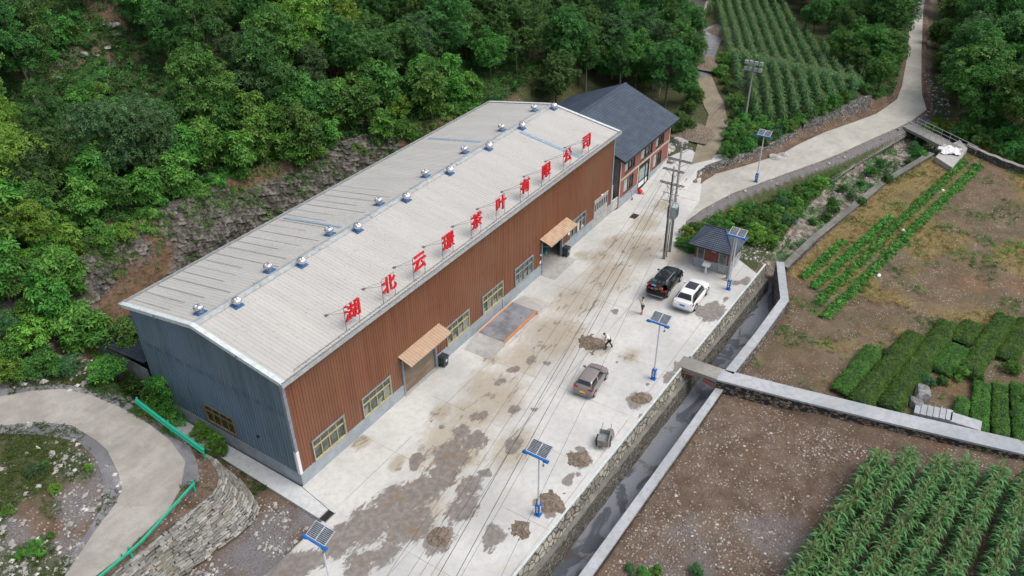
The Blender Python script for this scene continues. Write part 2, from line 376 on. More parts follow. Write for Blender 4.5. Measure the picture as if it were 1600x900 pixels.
def H(x, y):
    x, y = np.broadcast_arrays(np.asarray(x, float), np.asarray(y, float))
    U = np.interp(x, UX, UY); L = np.interp(x, LX, LY); E_ = np.interp(x, EX, EY); Wl = np.interp(x, WX, WY); S = np.interp(x, SX, SY)
    yt, wd, hc, sl = [np.interp(x, XK, k) for k in (yt_, wd_, hc_, sl_)]
    z = np.full(x.shape, -0.2)
    # valley road corridor
    z = np.where((x > 46) & (y > L - .5) & (y < U + .5), -0.05 + .35 * sst(54, 80, x), z)
    z = np.where((x > 46) & (x < 60) & (y >= U + .0), -.2, z)
    # ground above the road: wall then slope
    rise = np.interp(x, [46, 51.5, 55, 59, 64, 72, 74, 75.5, 87, 89, 94, 160], [0, 0, .3, .75, .85, .9, .9, 1.4, 2.4, 1.2, .6, .6])
    t = y - U; up = .3 * sst(54, 80, x) + rise * sst(.15, .7, t) + np.clip(t - .7, 0, 30) * .055 * sst(56, 66, x)
    up = up - .22 * (1 - sst(51, 54, x)); up = np.where((x > 50) & (t > .1), up, -9); z = np.maximum(z, up)
    # hill
    base = yt - wd; hill = np.where(y > base, hc * sst(0, 1, (y - base) / wd) , 0) + sl * np.clip(y - yt, 0, 1e3)
    hz = z + hill + np.where(y > yt, 1.2 * (fbm(x * .09, y * .09, 0, 3) - .5) * np.clip((y - yt) / 4, 0, 1), 0)
    z = np.where(y > base, hz, z)
    # left road bench behind a dry stone wall
    lb = np.interp(y, [1.5, 2.1], [0, 1]); xs = np.interp(y, [1.8, 2.4, 2.8, 3.4, 4.2, 5.4, 6.4, 14, 20, 30], [-4.6, -4.2, -3.75, -3.45, -3.15, -2.75, -2.4, -1.8, -.5, 1]); rt = sst(0, 1, (xs - x) / np.interp(y, [4, 8], [.45, .9]))
    P = 2.75 * lb * rt; P = P + np.where((x < -6), 1.3 * np.exp(-(((x + 11.5) / 3.6) ** 2 + ((y - 12.5) / 4.2) ** 2)), 0)
    z = np.where((y < 26) & (P > .004), np.maximum(z, P - .1 * (1 - np.clip(P, 0, 1))), z)
    # right side: channel, stream, fields
    dn = np.where(x < 44, sst(0.02, .42, E_ - y), 0)
    low = -2.62 + .02 * np.sin(x)
    rw = np.where(x < 25.5, np.interp(x, [-10, 4.6, 25], [-19, -18.85, -19.45]), Wl)
    field = np.where(x < 25.8, -1.2 + .25 * (fbm(x * .35, y * .35, 0, 7) - .5), np.interp(y, [-60, -40, -26, -20], [-.45, -.6, -.85, -1.05]) + .16 * (fbm(x * .5, y * .5, 0, 8) - .5))
    field = np.where(x > 46, field + .4 * sst(46, 60, x), field)
    ch = low + (field - low) * sst(0.0, .35, rw - y)
    z = np.where((x < 44) & (y < E_ - .02), np.where(y < rw, ch, z * (1 - dn) + low * dn), z)
    m = (x >= 44) & (y < np.minimum(L - .3, -8))
    bank = .1 * sst(46, 80, x) - 1.0 * sst(.3, 3.0, L - y) ; bed = -1.75 + .5 * sst(44, 50, x) + .25 * (fbm(x * .4, y * .4, 0, 5) - .5)
    st = np.where(y > S, np.maximum(bank, -1.0), np.where(y > Wl, bed, field))
    st = np.where(y > S, st, np.where(y > S - .4, -1.0 + (bed + 1.0) * (S - y) / .4, st))
    st = np.where(x > 86, np.where(y < L - .3, -.2 - .8 * sst(0, 8, L - y) + .02 * np.clip(-y - 30, 0, 100) * .5, st), st)
    z = np.where(m, st, z)
    # wooded rise far right and far beyond
    z = z + np.clip(np.hypot(x - 40, y) - 110, 0, 1e4) * .10
    z = z + np.where((x > 90) & (y < -36), .12 * np.clip(-y - 36, 0, 60), 0)
    return z
def hit(px, py, dz=0.0):
    d = ray(px, py); t0 = 20.0; lo = t0
    ts = np.arange(20, 260, .25); P = CAM[None] + d[None] * ts[:, None]
    b = P[:, 2] - H(P[:, 0], P[:, 1]) - dz; i = int(np.argmax(b < 0)) if (b < 0).any() else len(ts) - 1
    i = max(i, 1); f = b[i - 1] / (b[i - 1] - b[i] + 1e-9); p = P[i - 1] + (P[i] - P[i - 1]) * f
    p[2] = float(H(p[0], p[1])); return p
def hits(l, dz=0.0): return [hit(*q, dz) for q in l]

def axis(lims):
    o = []
    for a, b, s in lims: o.append(np.arange(a, b, s))
    o.append([lims[-1][1]]); return np.unique(np.round(np.concatenate(o), 3))
gx = axis([(-260, -60, 12), (-60, -16, 2), (-16, 62, .4), (62, 132, .6), (132, 180, 2), (180, 460, 12)])
gy = axis([(-320, -90, 12), (-90, -44, 1.5), (-44, -23, .4), (-23, -15, .16), (-15, 1, .5), (1, 30, .4), (30, 70, .7), (70, 110, 2), (110, 380, 12)])
GX, GY = np.meshgrid(gx, gy, indexing='ij'); GZ = H(GX, GY)
GZ += np.where((GY > 0) | (GX < -1) | (GY < -19.8), .10 * (fbm(GX * .9, GY * .9, 0, 21) - .5), 0) * np.where((GX > -1.5) & (GX < 60) & (GY < 20) & (GY > -17), 0, 1)
nx, ny = GX.shape
V = np.stack([GX, GY, GZ], -1).reshape(-1, 3)
I = np.arange(nx * ny).reshape(nx, ny); F = np.stack([I[:-1, :-1], I[1:, :-1], I[1:, 1:], I[:-1, 1:]], -1).reshape(-1, 4)
x, y = V[:, 0], V[:, 1]
Uv = np.interp(x, UX, UY); Lv = np.interp(x, LX, LY); Wv = np.interp(x, WX, WY); ytv = np.interp(x, XK, yt_); wdv = np.interp(x, XK, wd_)
grass = np.where((y > ytv - wdv * .4), .75, 0) * sst(-.1, .4, fbm(x * .2, y * .2, 0, 31) - .3)
grass = np.maximum(grass, np.where((x > 56) & (y > Uv + .8), .7, 0)); grass = np.maximum(grass, np.where((x > 41) & (y < Lv - 1.2) & (y > np.interp(x, SX, SY)), .8, 0))
plateau = (x < -2.2) & (y > 1.5) & (y < 30)
grass = np.where(plateau, .75 * sst(.44, .62, fbm(x * .35, y * .35, 0, 33)), grass)
gravel = np.where(plateau, sst(.45, .6, fbm(x * .5, y * .5, 0, 35)) * .7, 0)
gravel = np.maximum(gravel, np.where((x < -.6) & (y > -3.4) & (y < 1.5), .9 * sst(.38, .6, fbm(x * .35 + 4, y * .5, 0, 36) + .10 * (y < 0)), 0))
gravel = np.maximum(gravel, np.where((x > 47) & (x < 90) & (y < Lv) & (y > Lv - 1.4), .75, 0))
grass = np.maximum(grass, np.where((x > 27) & (y < Wv - 1) & (x < 86), .22 * sst(.45, .62, fbm(x * .35, y * .35, 0, 49)), 0))
gravel = np.maximum(gravel, np.where((x < 25) & (y < -19.4), .55 * sst(.52, .68, fbm(x * .22, y * .22, 0, 37)), 0))
dryf = np.where((x > 44) & (y < Wv - .5) & (x < 86), sst(.38, .58, fbm(x * .14, y * .22, 0, 41) + .22 * sst(9, 0, Wv - y)), 0)
dryf = np.maximum(dryf, np.where((x > 29) & (x < 86) & (y < Wv - .8), .16, 0))
dryf = np.maximum(dryf, np.where((x > 34) & (x <= 46) & (y < Wv - 4), .7 * sst(.5, .66, fbm(x * .2, y * .22, 0, 42)), 0))
sand = np.where((x > 44) & (x < 88) & (y < np.interp(x, SX, SY)) & (y > Wv), 1, 0).astype(float)
wet = np.where((x < 44) & (y < np.interp(x, EX, EY)) & (y > np.where(x < 25.5, -19.3, Wv)), 1, 0).astype(float)
def soilmat():
    s = NT('earth'); n1 = s.noise(.7, 8, .7); n2 = s.noise(7, 6, .7)
    c = s.mix(s.ramp(n1, .35, .65), (.112, .076, .053), (.185, .138, .104)); c = s.mix(s.ramp(n2, .35, .7), s.mix(.35, c, (.05, .03, .02)), c)
    rust = s.ramp(s.noise(.22, 4), .52, .7); c = s.mix(s.math('MULTIPLY', rust, .45), c, (.20, .098, .05))
    vf = s.n('ShaderNodeTexVoronoi'); vf.inputs['Scale'].default_value = 5.5; s.l(s.co(), vf.inputs['Vector'])
    sc = s.n('ShaderNodeSeparateColor'); s.l(vf.outputs['Color'], sc.inputs[0])
    peb = s.math('MULTIPLY', s.math('LESS_THAN', vf.outputs['Distance'], .34), s.math('GREATER_THAN', sc.outputs[0], .5))
    c = s.mix(s.math('MULTIPLY', peb, s.ramp(s.noise(.5, 4), .35, .6)), c, s.mix(sc.outputs[1], (.20, .165, .13), (.46, .42, .36)))
    gr = s.ramp(s.noise(11, 4, .8), .35, .7); gv = s.mix(gr, (.10, .10, .11), (.29, .28, .28)); c = s.mix(s.attr('gravel'), c, gv)
    dr = s.mix(s.ramp(s.noise(5, 4, .7), .35, .7), (.145, .112, .04), (.32, .245, .085)); c = s.mix(s.math('MULTIPLY', s.attr('dryness'), .8), c, dr)
    g = s.mix(s.ramp(s.noise(4, 5, .7), .35, .7), (.022, .042, .012), (.06, .10, .022)); c = s.mix(s.attr('grass'), c, g)
    sn = s.mix(s.ramp(s.noise(1.5, 6, .7), .4, .65), (.13, .115, .095), (.37, .325, .265)); c = s.mix(s.attr('sand'), c, sn)
    wt = s.ramp(s.noise(.55, 5, .55, s.co((.45, 1, 1)), .8), .42, .50)
    wc = s.mix(wt, (.085, .095, .11), (.20, .215, .24)); wc = s.mix(s.math('MULTIPLY', s.ramp(s.noise(.35, 4), .58, .66), .7), wc, (.085, .062, .045)); c = s.mix(s.attr('wet'), c, wc)
    s.bump(s.math('ADD', n2, s.math('MULTIPLY', peb, .5)), .8, .08)
    s.fin(c, .9, 0, .25); r = s.n('ShaderNodeMix'); r.data_type = 'FLOAT'; s.l(s.attr('wet'), r.inputs[0]); r.inputs[2].default_value = .92
    s.l(s.ramp(wt, 0, 1, .18, .5), r.inputs[3]); s.l(r.outputs[0], s.b.inputs['Roughness']); return s.m
M['earth'] = soilmat()
tag(link('ground', mesh_np('ground', V, F, dict(grass=grass, gravel=gravel, dryness=dryf, sand=sand, wet=wet), True), M['earth']), kind='structure')

# ---- paved sheets draped on the ground
def drape(name, poly, mat, step=.8, off=.06, flat=None, attrs=None, thick=.3):
    poly = [A_(p[:2], float) for p in poly]; bpts = []
    for i in range(len(poly)):
        a, b = poly[i], poly[(i + 1) % len(poly)]; n = max(1, int(np.linalg.norm(b - a) / step))
        for k in range(n): bpts.append(a + (b - a) * k / n)
    nb = len(bpts); bp = A_(bpts); x0, y0 = bp.min(0); x1, y1 = bp.max(0)
    xs, ys = np.meshgrid(np.arange(x0, x1, step), np.arange(y0, y1, step)); xs = xs.ravel() + .13 * step * np.sin(ys.ravel() * 7); ys = ys.ravel()
    k = inpoly(xs, ys, bpts) & (pdist(xs, ys, bpts) > step * .4)
    pts = [Vector(p) for p in bpts] + [Vector((a, b)) for a, b in zip(xs[k], ys[k])]
    vo, eo, fo, *_ = delaunay_2d_cdt(pts, [(i, (i + 1) % nb) for i in range(nb)], [list(range(nb))], 1, 1e-5)
    vv = A_([[q[0], q[1]] for q in vo]); zz = H(vv[:, 0], vv[:, 1]) + off if flat is None else np.full(len(vv), float(flat))
    V = np.column_stack([vv, zz]); F = A_([f for f in fo if len(f) == 3])
    c = V[F].mean(1); F = F[inpoly(c[:, 0], c[:, 1], bpts)]
    n = np.cross(V[F[:, 1]] - V[F[:, 0]], V[F[:, 2]] - V[F[:, 0]])[:, 2]; F[n < 0] = F[n < 0][:, ::-1]
    # skirt
    ed = {}
    for f in F:
        for i in range(3): e = (f[i], f[(i + 1) % 3]); ed[e] = 1
    bd = [e for e in ed if (e[1], e[0]) not in ed]; N0 = len(V); vid = {}
    ext = []
    for e in bd:
        for q in e:
            if q not in vid: vid[q] = N0 + len(ext); ext.append(V[q] - [0, 0, thick])
    sk = [(b_, a_, vid[a_]) for a_, b_ in bd] + [(b_, vid[a_], vid[b_]) for a_, b_ in bd]
    if ext: V = np.vstack([V, A_(ext)]); F = np.vstack([F, A_(sk)])
    at = {k_: fn(V[:, 0], V[:, 1]) for k_, fn in (attrs or {}).items()}
    return tag(link(name, mesh_np(name, V, F, at), mat), kind='structure')

# stains of the yard: (pixel x, pixel y, radius m) dark wet, and ochre dirt
WETP = [(705, 712, 1.5), (690, 742, 1.4), (655, 765, 1.7), (615, 790, 1.8), (580, 815, 1.7), (640, 822, 1.7), (720, 795, 1.3), (745, 690, 1.0), (735, 760, 1.1), (690, 845, 1.1),
        (530, 845, 1.4), (600, 868, 1.2), (560, 880, 1.3), (480, 880, 1.3), (440, 890, 1.2), (770, 840, .9), (800, 695, .9), (745, 650, .8), (720, 675, .9), (905, 718, .9), (885, 750, .5), (908, 745, .4), (850, 788, .7), (858, 800, .6), (816, 828, .5), (997, 625, 1.1), (1000, 650, .5),
        (1112, 488, 1.5), (1135, 468, .5), (1140, 500, .6), (1060, 572, .8), (1047, 590, .9), (952, 682, .7), (940, 690, .6), (960, 487, .5), (1010, 600, .3), (1165, 437, .7), (1148, 440, .6),
        (800, 640, .6), (830, 560, .7), (1095, 480, .5), (780, 600, .5), (800, 580, .5), (855, 570, .35), (930, 540, .8), (905, 610, .5), (760, 740, .6), (650, 720, .6), (960, 565, .3), (676, 660, .3), (690, 672, .25), (905, 700, .4), (840, 640, .3)]
DRTP = [(860, 520, 2.2), (820, 560, 2.0), (780, 620, 2.2), (740, 650, 2), (700, 690, 2), (720, 720, 1.4), (900, 470, 2.2), (950, 430, 2.4), (1000, 385, 2.4), (965, 380, 1.6), (1010, 350, 1.6), (880, 520, 1.8), (800, 700, 1.6), (760, 600, 1.6), (565, 692, .7), (620, 722, .6),
        (1040, 320, 1.4), (870, 545, 1.4), (935, 540, 1.2), (985, 555, .8), (1130, 380, 2), (940, 400, 1.4), (912, 400, .8), (690, 645, .8), (830, 480, 1.2), (1060, 400, 1.5), (660, 790, 1.5), (1000, 400, 1.4), (770, 560, .9)]
def blobs(L_):
    P = [(*G(a, b)[:2], r) for a, b, r in L_]
    def fn(x, y):
        o = np.zeros(np.shape(x)); x, y = x + 1.1 * (fbm(x * .9, y * .9, 0, 301, 3) - .5), y + 1.1 * (fbm(x * .9 + 50, y * .9, 0, 302, 3) - .5)
        for a, b, r in P: o = np.maximum(o, (.70 + .17 * (r < .8)) * np.exp(-.9 * (((x - a) / 1.35) ** 2 + (y - b) ** 2) / (r * (1.3 if r >= .8 else 1)) ** 2))
        return o
    return fn
def yardmat(name, base1, base2, stains=True):
    s = NT(name); v = s.co(); g = s.noise(.16, 5, .6); c = s.mix(s.ramp(g, .36, .64), base1, base2)
    c = s.mix(s.math('MULTIPLY', s.ramp(s.noise(2.2, 7, .72), .40, .70), .35 if stains else .6), c, tuple(a * .70 for a in base1))
    c = s.mix(s.math('MULTIPLY', s.ramp(s.noise(.5, 6, .65, None, 1.2), .52, .75), .4), c, (.43, .385, .30))
    if stains:
        nz = s.math('ADD', s.math('MULTIPLY', s.noise(.85, 8, .68, s.co((.55, 1.3, 1)), 1.2), .5), s.math('MULTIPLY', s.noise(3.2, 7, .66, s.co((.6, 1.3, 1)), .9), .5)); n3 = s.noise(2.6, 5, .6)
        d = s.math('ADD', s.math('MULTIPLY', s.attr('dirt'), 1.25), s.math('MULTIPLY', nz, .9)); c = s.mix(s.math('MULTIPLY', s.ramp(d, .78, 1.3), .62), c, (.30, .245, .155))
        dn = s.math('MULTIPLY', s.ramp(s.noise(.9, 7, .62, s.co((.6, 1.5, 1)), .8), .56, .64), s.ramp(d, .85, 1.1)); c = s.mix(s.math('MULTIPLY', dn, .55), c, (.125, .10, .075))
        wv = s.math('ADD', s.attr('stain'), s.math('MULTIPLY', nz, .85)); wm = s.ramp(wv, .915, .985)
        wc = s.mix(s.ramp(n3, .35, .7), (.155, .138, .124), (.25, .222, .20)); wc = s.mix(s.math('MULTIPLY', s.ramp(s.noise(.45, 3), .52, .66), .5), wc, (.20, .135, .08))
        c = s.mix(s.math('MULTIPLY', wm, .93), c, wc)
        # joints between the poured bays
        sep = s.n('ShaderNodeSeparateXYZ'); s.l(v, sep.inputs[0])
        def joint(o, per, off, wdt):
            f = s.math('PINGPONG', s.math('ADD', o, off), per / 2); return s.math('LESS_THAN', f, wdt)
        jx = joint(sep.outputs[0], 6.0, .4, .03); jy = joint(sep.outputs[1], 6.1, 3.2, .035)
        j = s.math('MULTIPLY', s.math('MAXIMUM', jx, jy), s.ramp(s.noise(.4, 4), .3, .55)); c = s.mix(s.math('MULTIPLY', j, .42), c, (.15, .13, .11))
        s.bump(s.noise(9, 4), .15, .02); s.fin(c, .85, 0, .3); s.l(s.ramp(wm, 0, 1, .85, .5), s.b.inputs['Roughness']); return s.m
    s.bump(s.noise(9, 4), .2, .02); return s.fin(c, .88, 0, .25)
M['yard'] = yardmat('yard_concrete', (.46, .46, .44), (.58, .575, .545))
M['newslab'] = yardmat('new_slab', (.47, .485, .485), (.565, .575, .57), False)
M['cap'] = yardmat('cap_concrete', (.33, .35, .37), (.43, .45, .465), False)
M['oldcap'] = yardmat('old_cap', (.22, .215, .195), (.31, .30, .275), False)
M['ramp'] = yardmat('ramp_concrete', (.36, .35, .33), (.47, .46, .44), False)
def roadmat(name, a, b, c3):
    s = NT(name); f = s.noise(.35, 7, .65, s.co((1, 1, 1)), .5); c = s.mix(s.ramp(f, .35, .65), a, b)
    c = s.mix(s.math('MULTIPLY', s.ramp(s.noise(1.3, 6, .7), .45, .7), .5), c, c3); c = s.mix(s.math('MULTIPLY', s.ramp(s.noise(13, 3, .8), .45, .7), .4), c, tuple(q * .62 for q in a)); c = s.mix(s.math('MULTIPLY', s.ramp(s.noise(.9, 5, .6, s.co((.25, 2.2, 1), (0, 0, .5))), .5, .7), .3), c, tuple(q * .78 for q in a)); s.bump(s.noise(10, 4), .3, .03); return s.fin(c, .9, 0, .2)
M['road'] = roadmat('road_concrete', (.31, .29, .258), (.41, .39, .352), (.26, .235, .195))
M['road2'] = roadmat('valley_road_concrete', (.39, .375, .33), (.48, .465, .42), (.33, .30, .245))
M['track'] = roadmat('dirt_track', (.22, .185, .13), (.29, .25, .19), (.16, .125, .085))
M['greygravel'] = roadmat('grey_gravel', (.155, .155, .165), (.26, .26, .27), (.11, .11, .115))
ED = lambda X: float(np.interp(X, EX, EY))
yard_poly = [(-24, -3.1), (-.62, -3.15), (-.12, -.03), (44.6, -.03), (46.0, -.3), (54.2, -.3), (54.4, -5.2), (57.2, -5.8), tuple(G(1120, 311, 0)[:2]), tuple(G(1100, 325, 0)[:2]), tuple(G(1072, 345, 0)[:2]), (44.4, -8.3), (42.6, -10.2), (43.0, -14.2), (41.2, ED(41.2) + .02)] + [(X, ED(X) + .02) for X in (34, 24.6, 14, 1.6, -24)]
drape('yard', yard_poly, M['yard'], .32, flat=0.0, attrs=dict(stain=blobs(WETP), dirt=blobs(DRTP)))
drape('factory_floor', [(.1, .12), (44.3, .12), (44.3, 14.5), (.1, 14.5)], M['ramp'], 3, flat=.012)
drape('side_path', [(-1.45, -3.1), (-.66, -3.1), (-.16, 0), (-.16, 16), (-1.2, 16), (-1.25, 6)], M['newslab'], .7, flat=.006)
drape('road', [G(1072, 343, .02), G(1100, 325, .05), G(1145, 300, .15), *[(X, float(np.interp(X, LX, LY))) for X in (60, 64, 68, 72, 78, 83.4, 87)], (92, -23.0), (98, -21.4), (104, -20.3), (120, -17.6), (144, -13.8), (175, -9.5), (175, -7.6), (143, -11.4), (120, -15.6), (112, -16.8), (100, -18.4), (94, -18.9), *[(X, float(np.interp(X, UX, UY)) - np.interp(X, [58, 66, 88], [.3, 1.1, .9])) for X in (87, 82, 77, 72, 68, 63, 59.2)], (56.5, -5.6), (52, -7.0)], M['road2'], .7, off=.09)
hr = [(0, 621), (50, 612), (100, 609), (143, 619), (187, 637), (233, 664), (267, 690), (290, 723), (283, 763), (262, 800), (215, 845), (168, 897), (110, 965), (60, 965), (105, 897), (150, 830), (180, 790), (192, 765), (185, 740), (168, 705), (150, 689), (112, 666), (63, 661), (0, 667), (-60, 680), (-60, 640)]
drape('upper_ramp', [(51.8, -.28), (58.9, -.28), *[tuple(p[:2]) for p in hits([(1078, 232), (1092, 245), (1118, 243), (1140, 240)])], (61.4, -6.1), (58.3, -4.75), (56, -5.5), (51.8, -7.2)], M['yard'], .5, off=.07)
drape('hill_road', hits(hr), M['road'], .6, off=.09)
gv = [(0, 609), (100, 601), (150, 610), (200, 628), (245, 655), (285, 688), (308, 722), (312, 752), (283, 763), (290, 723), (267, 690), (233, 664), (187, 637), (143, 619), (100, 609), (0, 621)]
drape('road_shoulder', hits(gv), M['greygravel'], .5, off=.05)
gv2 = [(0, 667), (63, 661), (112, 666), (150, 689), (168, 705), (185, 740), (192, 765), (180, 790), (150, 830), (105, 897), (92, 897), (138, 830), (162, 790), (160, 745), (148, 715), (120, 690), (60, 680), (0, 678)]
drape('inner_shoulder', hits(gv2), M['greygravel'], .5, off=.05)
tr = [(1080, 258), (1090, 225), (1100, 205), (1107, 180), (1098, 160), (1090, 140), (1086, 122), (1112, 120), (1122, 145), (1132, 165), (1138, 190), (1134, 215), (1122, 235), (1112, 250)]
drape('track', hits(tr), M['track'], .7, off=.09)
tr2 = [(1086, 122), (1082, 85), (1100, 45), (1120, 38), (1138, 45), (1124, 70), (1112, 92), (1112, 120)]
drape('upper_track', hits(tr2), M['greygravel'], .7, off=.09)
# ------------------------------------------------------------------ the factory
WL, WW, HE, HR, RY = 44.5, 14.7, 9.15, 10.42, 7.35
fac = thing('factory', 'long steel factory with orange front, blue gable and pale ribbed roof', 'factory', (0, 0, 0))
def ribwall(mb, L0, L1, topf, z0, openings, fix, axisx, out, pitch=.24, depth=.027):
    pro = [(0, 0), (.55, 0), (.64, 1), (.86, 1), (.95, 0)]
    us = []; k = int((L1 - L0) / pitch)
    pitch = (L1 - L0) / k
    for i in range(k):
        for a, d in pro: us.append((L0 + (i + a) * pitch, d * depth))
    us.append((L1, 0))
    for (a, da), (b, db) in zip(us[:-1], us[1:]):
        if b - a < 1e-6: continue
        mid = (a + b) / 2; segs = [(z0, None)]
        for (o0, o1, p0, p1) in openings:
            if o0 < mid < o1:
                ns = []
                for s0, s1 in segs:
                    if p0 > s0: ns.append((s0, p0))
                    ns.append((p1, s1))
                segs = ns
        for s0, s1 in segs:
            ta, tb = (topf(a), topf(b)) if s1 is None else (s1, s1)
            if axisx: mb.quad((a, fix + out * da, s0), (b, fix + out * db, s0), (b, fix + out * db, tb), (a, fix + out * da, ta))
            else: mb.quad((fix + out * da, a, s0), (fix + out * db, b, s0), (fix + out * db, b, tb), (fix + out * da, a, ta))
WIN = [(1.35, 4.35), (6.2, 9.2), (16.05, 19.05), (21.0, 24.05), (26.0, 28.95), (35.75, 38.85)]
DOORS = [(10.6, 14.5, 3.25), (30.5, 34.25, 3.25), (40.7, 43.6, 2.95)]
op = [(a, b, 1.08, 2.85) for a, b in WIN] + [(a, b, 0, h) for a, b, h in DOORS]
mb = MB(); ribwall(mb, .06, WL - .06, lambda u: 9.05, 1.08, op, 0, True, -1); mb.build('front_wall', M['orange'], fac)
roofz = lambda y: HR - (HR - HE) * abs(y - RY) / (RY + .3)
gwin = (6.0, 9.0, 1.35, 2.95)
mb = MB(); ribwall(mb, .06, WW - .06, lambda y: roofz(y) - .12, 1.05, [gwin], 0, False, -1, .30, .045); mb.build('gable_wall', M['bluegrey'], fac)
mb = MB(); mb.quad((WL, 0, 0), (WL, WW, 0), (WL, WW, roofz(WW) - .1), (WL, RY, HR - .1), (WL, 0, roofz(0) - .1)); mb.quad((0, WW, 0), (WL, WW, 0), (WL, WW, 9.05), (0, WW, 9.05)); mb.build('rear_wall', M['bluegrey'], fac)
# plinth, cut at the doors
mb = MB(); xs = [-.03]
for a, b, h in DOORS: xs += [a, b]
xs.append(WL + .02)
for i in range(0, len(xs), 2): mb.box(xs[i], -.05, -.1, xs[i + 1], .16, 1.085)
mb.box(-.05, .16, -.1, .14, WW, 1.055); mb.box(WL - .14, .16, -.1, WL + .04, WW, 1.05); mb.build('plinth', M['plinth'], fac)
# roof
mb = MB()
pitch = .30; k = int((WL + .5) / pitch); pr = [(0, 0), (.62, 0), (.72, 1), (.88, 1), (.98, 0)]
us = [(-.25 + (i + a) * (WL + .5) / k, d * .024) for i in range(k) for a, d in pr] + [(WL + .25, 0)]
for (a, da), (b, db) in zip(us[:-1], us[1:]):
    for y0, z0, y1, z1 in ((-.33, HE, RY, HR), (RY, HR, WW + .33, HE)):
        mb.quad((a, y0, z0 + da), (b, y0, z0 + db), (b, y1, z1 + db), (a, y1, z1 + da))
mb.quad((-.25, -.33, HE - .06), (WL + .25, -.33, HE - .06), (WL + .25, RY, HR - .06), (-.25, RY, HR - .06)); mb.quad((-.25, RY, HR - .06), (WL + .25, RY, HR - .06), (WL + .25, WW + .33, HE - .06), (-.25, WW + .33, HE - .06))
roof = mb.build('roof', M['roof'], fac)
rc = MB()
for a in range(0, 8):
    x0, x1 = -.27 + a * 5.63, -.27 + (a + 1) * 5.63 - .02; zz = .06 + .004 * (a % 2)
    rc.quad((x0, RY - .36, HR + zz - .075), (x1, RY - .36, HR + zz - .075), (x1, RY, HR + zz + .02), (x0, RY, HR + zz + .02)); rc.quad((x0, RY, HR + zz + .02), (x1, RY, HR + zz + .02), (x1, RY + .36, HR + zz - .075), (x0, RY + .36, HR + zz - .075))
    rc.box(x1 - .12, RY - .37, HR - .04, x1 - .06, RY + .37, HR + .055)
rc.build('ridge_cap', M['gutter'], roof)
sm = MB()
random.seed(4)
for i in range(22):
    x = .6 + i * 1.02 + random.uniform(-.1, .1); l = random.uniform(.55, 1)
    if x > 22: break
    y1 = WW + .2; y0 = y1 - (y1 - RY - .4) * l; zf = lambda y: HE + (HR - HE) * (WW + .33 - y) / (WW + .33 - RY) + .037
    sm.quad((x, y0, zf(y0)), (x + .045, y0, zf(y0)), (x + .045, y1, zf(y1)), (x, y1, zf(y1)))
sm.build('sheet_seam', M['roofrib'], roof)
def slope_strip(x0, x1, ya, yb):
    m = MB(); f = lambda y: roofz(y) + .042 if y < RY else HE + (HR - HE) * (WW + .33 - y) / (WW + .33 - RY) + .042
    m.quad((x0, ya, f(ya)), (x1, ya, f(ya)), (x1, yb, f(yb)), (x0, yb, f(yb))); return m
for a, b, ya, yb in ((37.0, 37.45, -.1, 6.5), (33.0, 33.4, 8.3, 14.6), (14.2, 14.45, 8.2, 14.6)): slope_strip(a, b, ya, yb).build('skylight_strip', M['skylight'], roof)
mb = MB()
for X, sgn in ((-.29, 1), (WL + .29, -1)):
    for ya, yb in ((-.42, RY), (RY, WW + .42)):
        za = HE - .01 if ya < 0 else HR; zb = HR if ya < 0 else HE - .01
        mb.obox(((X + sgn * .02), (ya + yb) / 2, (za + zb) / 2 - .05), (.05, 0, 0), (0, (yb - ya) / 2, (zb - za) / 2), (0, 0, .14))
        mb.obox((X + sgn * .16, (ya + yb) / 2, (za + zb) / 2 + .075), (.15, 0, 0), (0, (yb - ya) / 2, (zb - za) / 2), (0, 0, .012))
mb.split('verge_trim', M['whitetrim'], fac)
for y in (3.3, 11.2):
    m = MB(); m.obox((-.345, y, roofz(y) - .07), (.012, 0, 0), (0, .07, 0), (0, 0, .16)); m.build('trim_clip', M['greytrim'], fac)
for ys, nm, s in ((-.33, 'front_gutter', -1), (WW + .33, 'rear_gutter', 1)):
    g = MB(); y0, y1 = ys + s * .01, ys + s * .26
    g.box(-.34, y0, HE - .22, WL + .34, y1, HE - .2); g.box(-.34, y1 - s * .03, HE - .2, WL + .34, y1, HE + .07); g.box(-.34, y0, HE - .2, WL + .34, y0 + s * .02, HE - .02)
    for i in range(9): g.box(2.2 + i * 5, y1, HE - .2, 2.3 + i * 5, y1 + s * .012, HE + .07)
    for X in (-.34, WL + .32): g.box(X, y0, HE - .2, X + .02, y1 - s * .03, HE + .06)
    g.build(nm, M['gutter'], fac)
    b = MB(); b.box(-.3, y0 + s * .03, HE - .195, WL + .3, y1 - s * .04, HE - .15); b.build('gutter_bed', M['dark'], fac)
# corner posts
mb = MB(); mb.box(-.07, -.075, 3.1, .16, .0, 9.0); mb.box(-.075, 0, 3.1, -.03, .16, 9.0); mb.box(WL - .14, -.07, 1.09, WL + .07, .0, 9.0); mb.split('corner_trim', M['greytrim'], fac)
mb = MB(); mb.box(-.08, -.085, 1.09, .15, .0, 3.1); mb.box(-.085, 0, 1.09, -.03, .15, 3.1); mb.tube([(WL + .12, -.06, .1), (WL + .12, -.06, 3.2)], .06); mb.split('downpipe', M['white'], fac)
bl = MB()
n = 60
for i in range(n):
    y0, y1 = .2 + i * 14.3 / n, .2 + (i + .6) * 14.3 / n
    bl.quad((-.042, y0, 5.9 + .02 * (i % 3)), (-.042, y1, 5.9 + .02 * (i % 3)), (-.042, y1, 6.25), (-.042, y0, 6.25))
bl.build('lap_joint', simple('pale_blue_lap', (.11, .16, .235), .45), fac)
m = MB(); m.lathe([(.1, -.06), (.13, -.03), (.13, .01)], (-.02, 3.6, 2.6), 10, 'x'); m.build('wall_vent', M['dark'], fac)
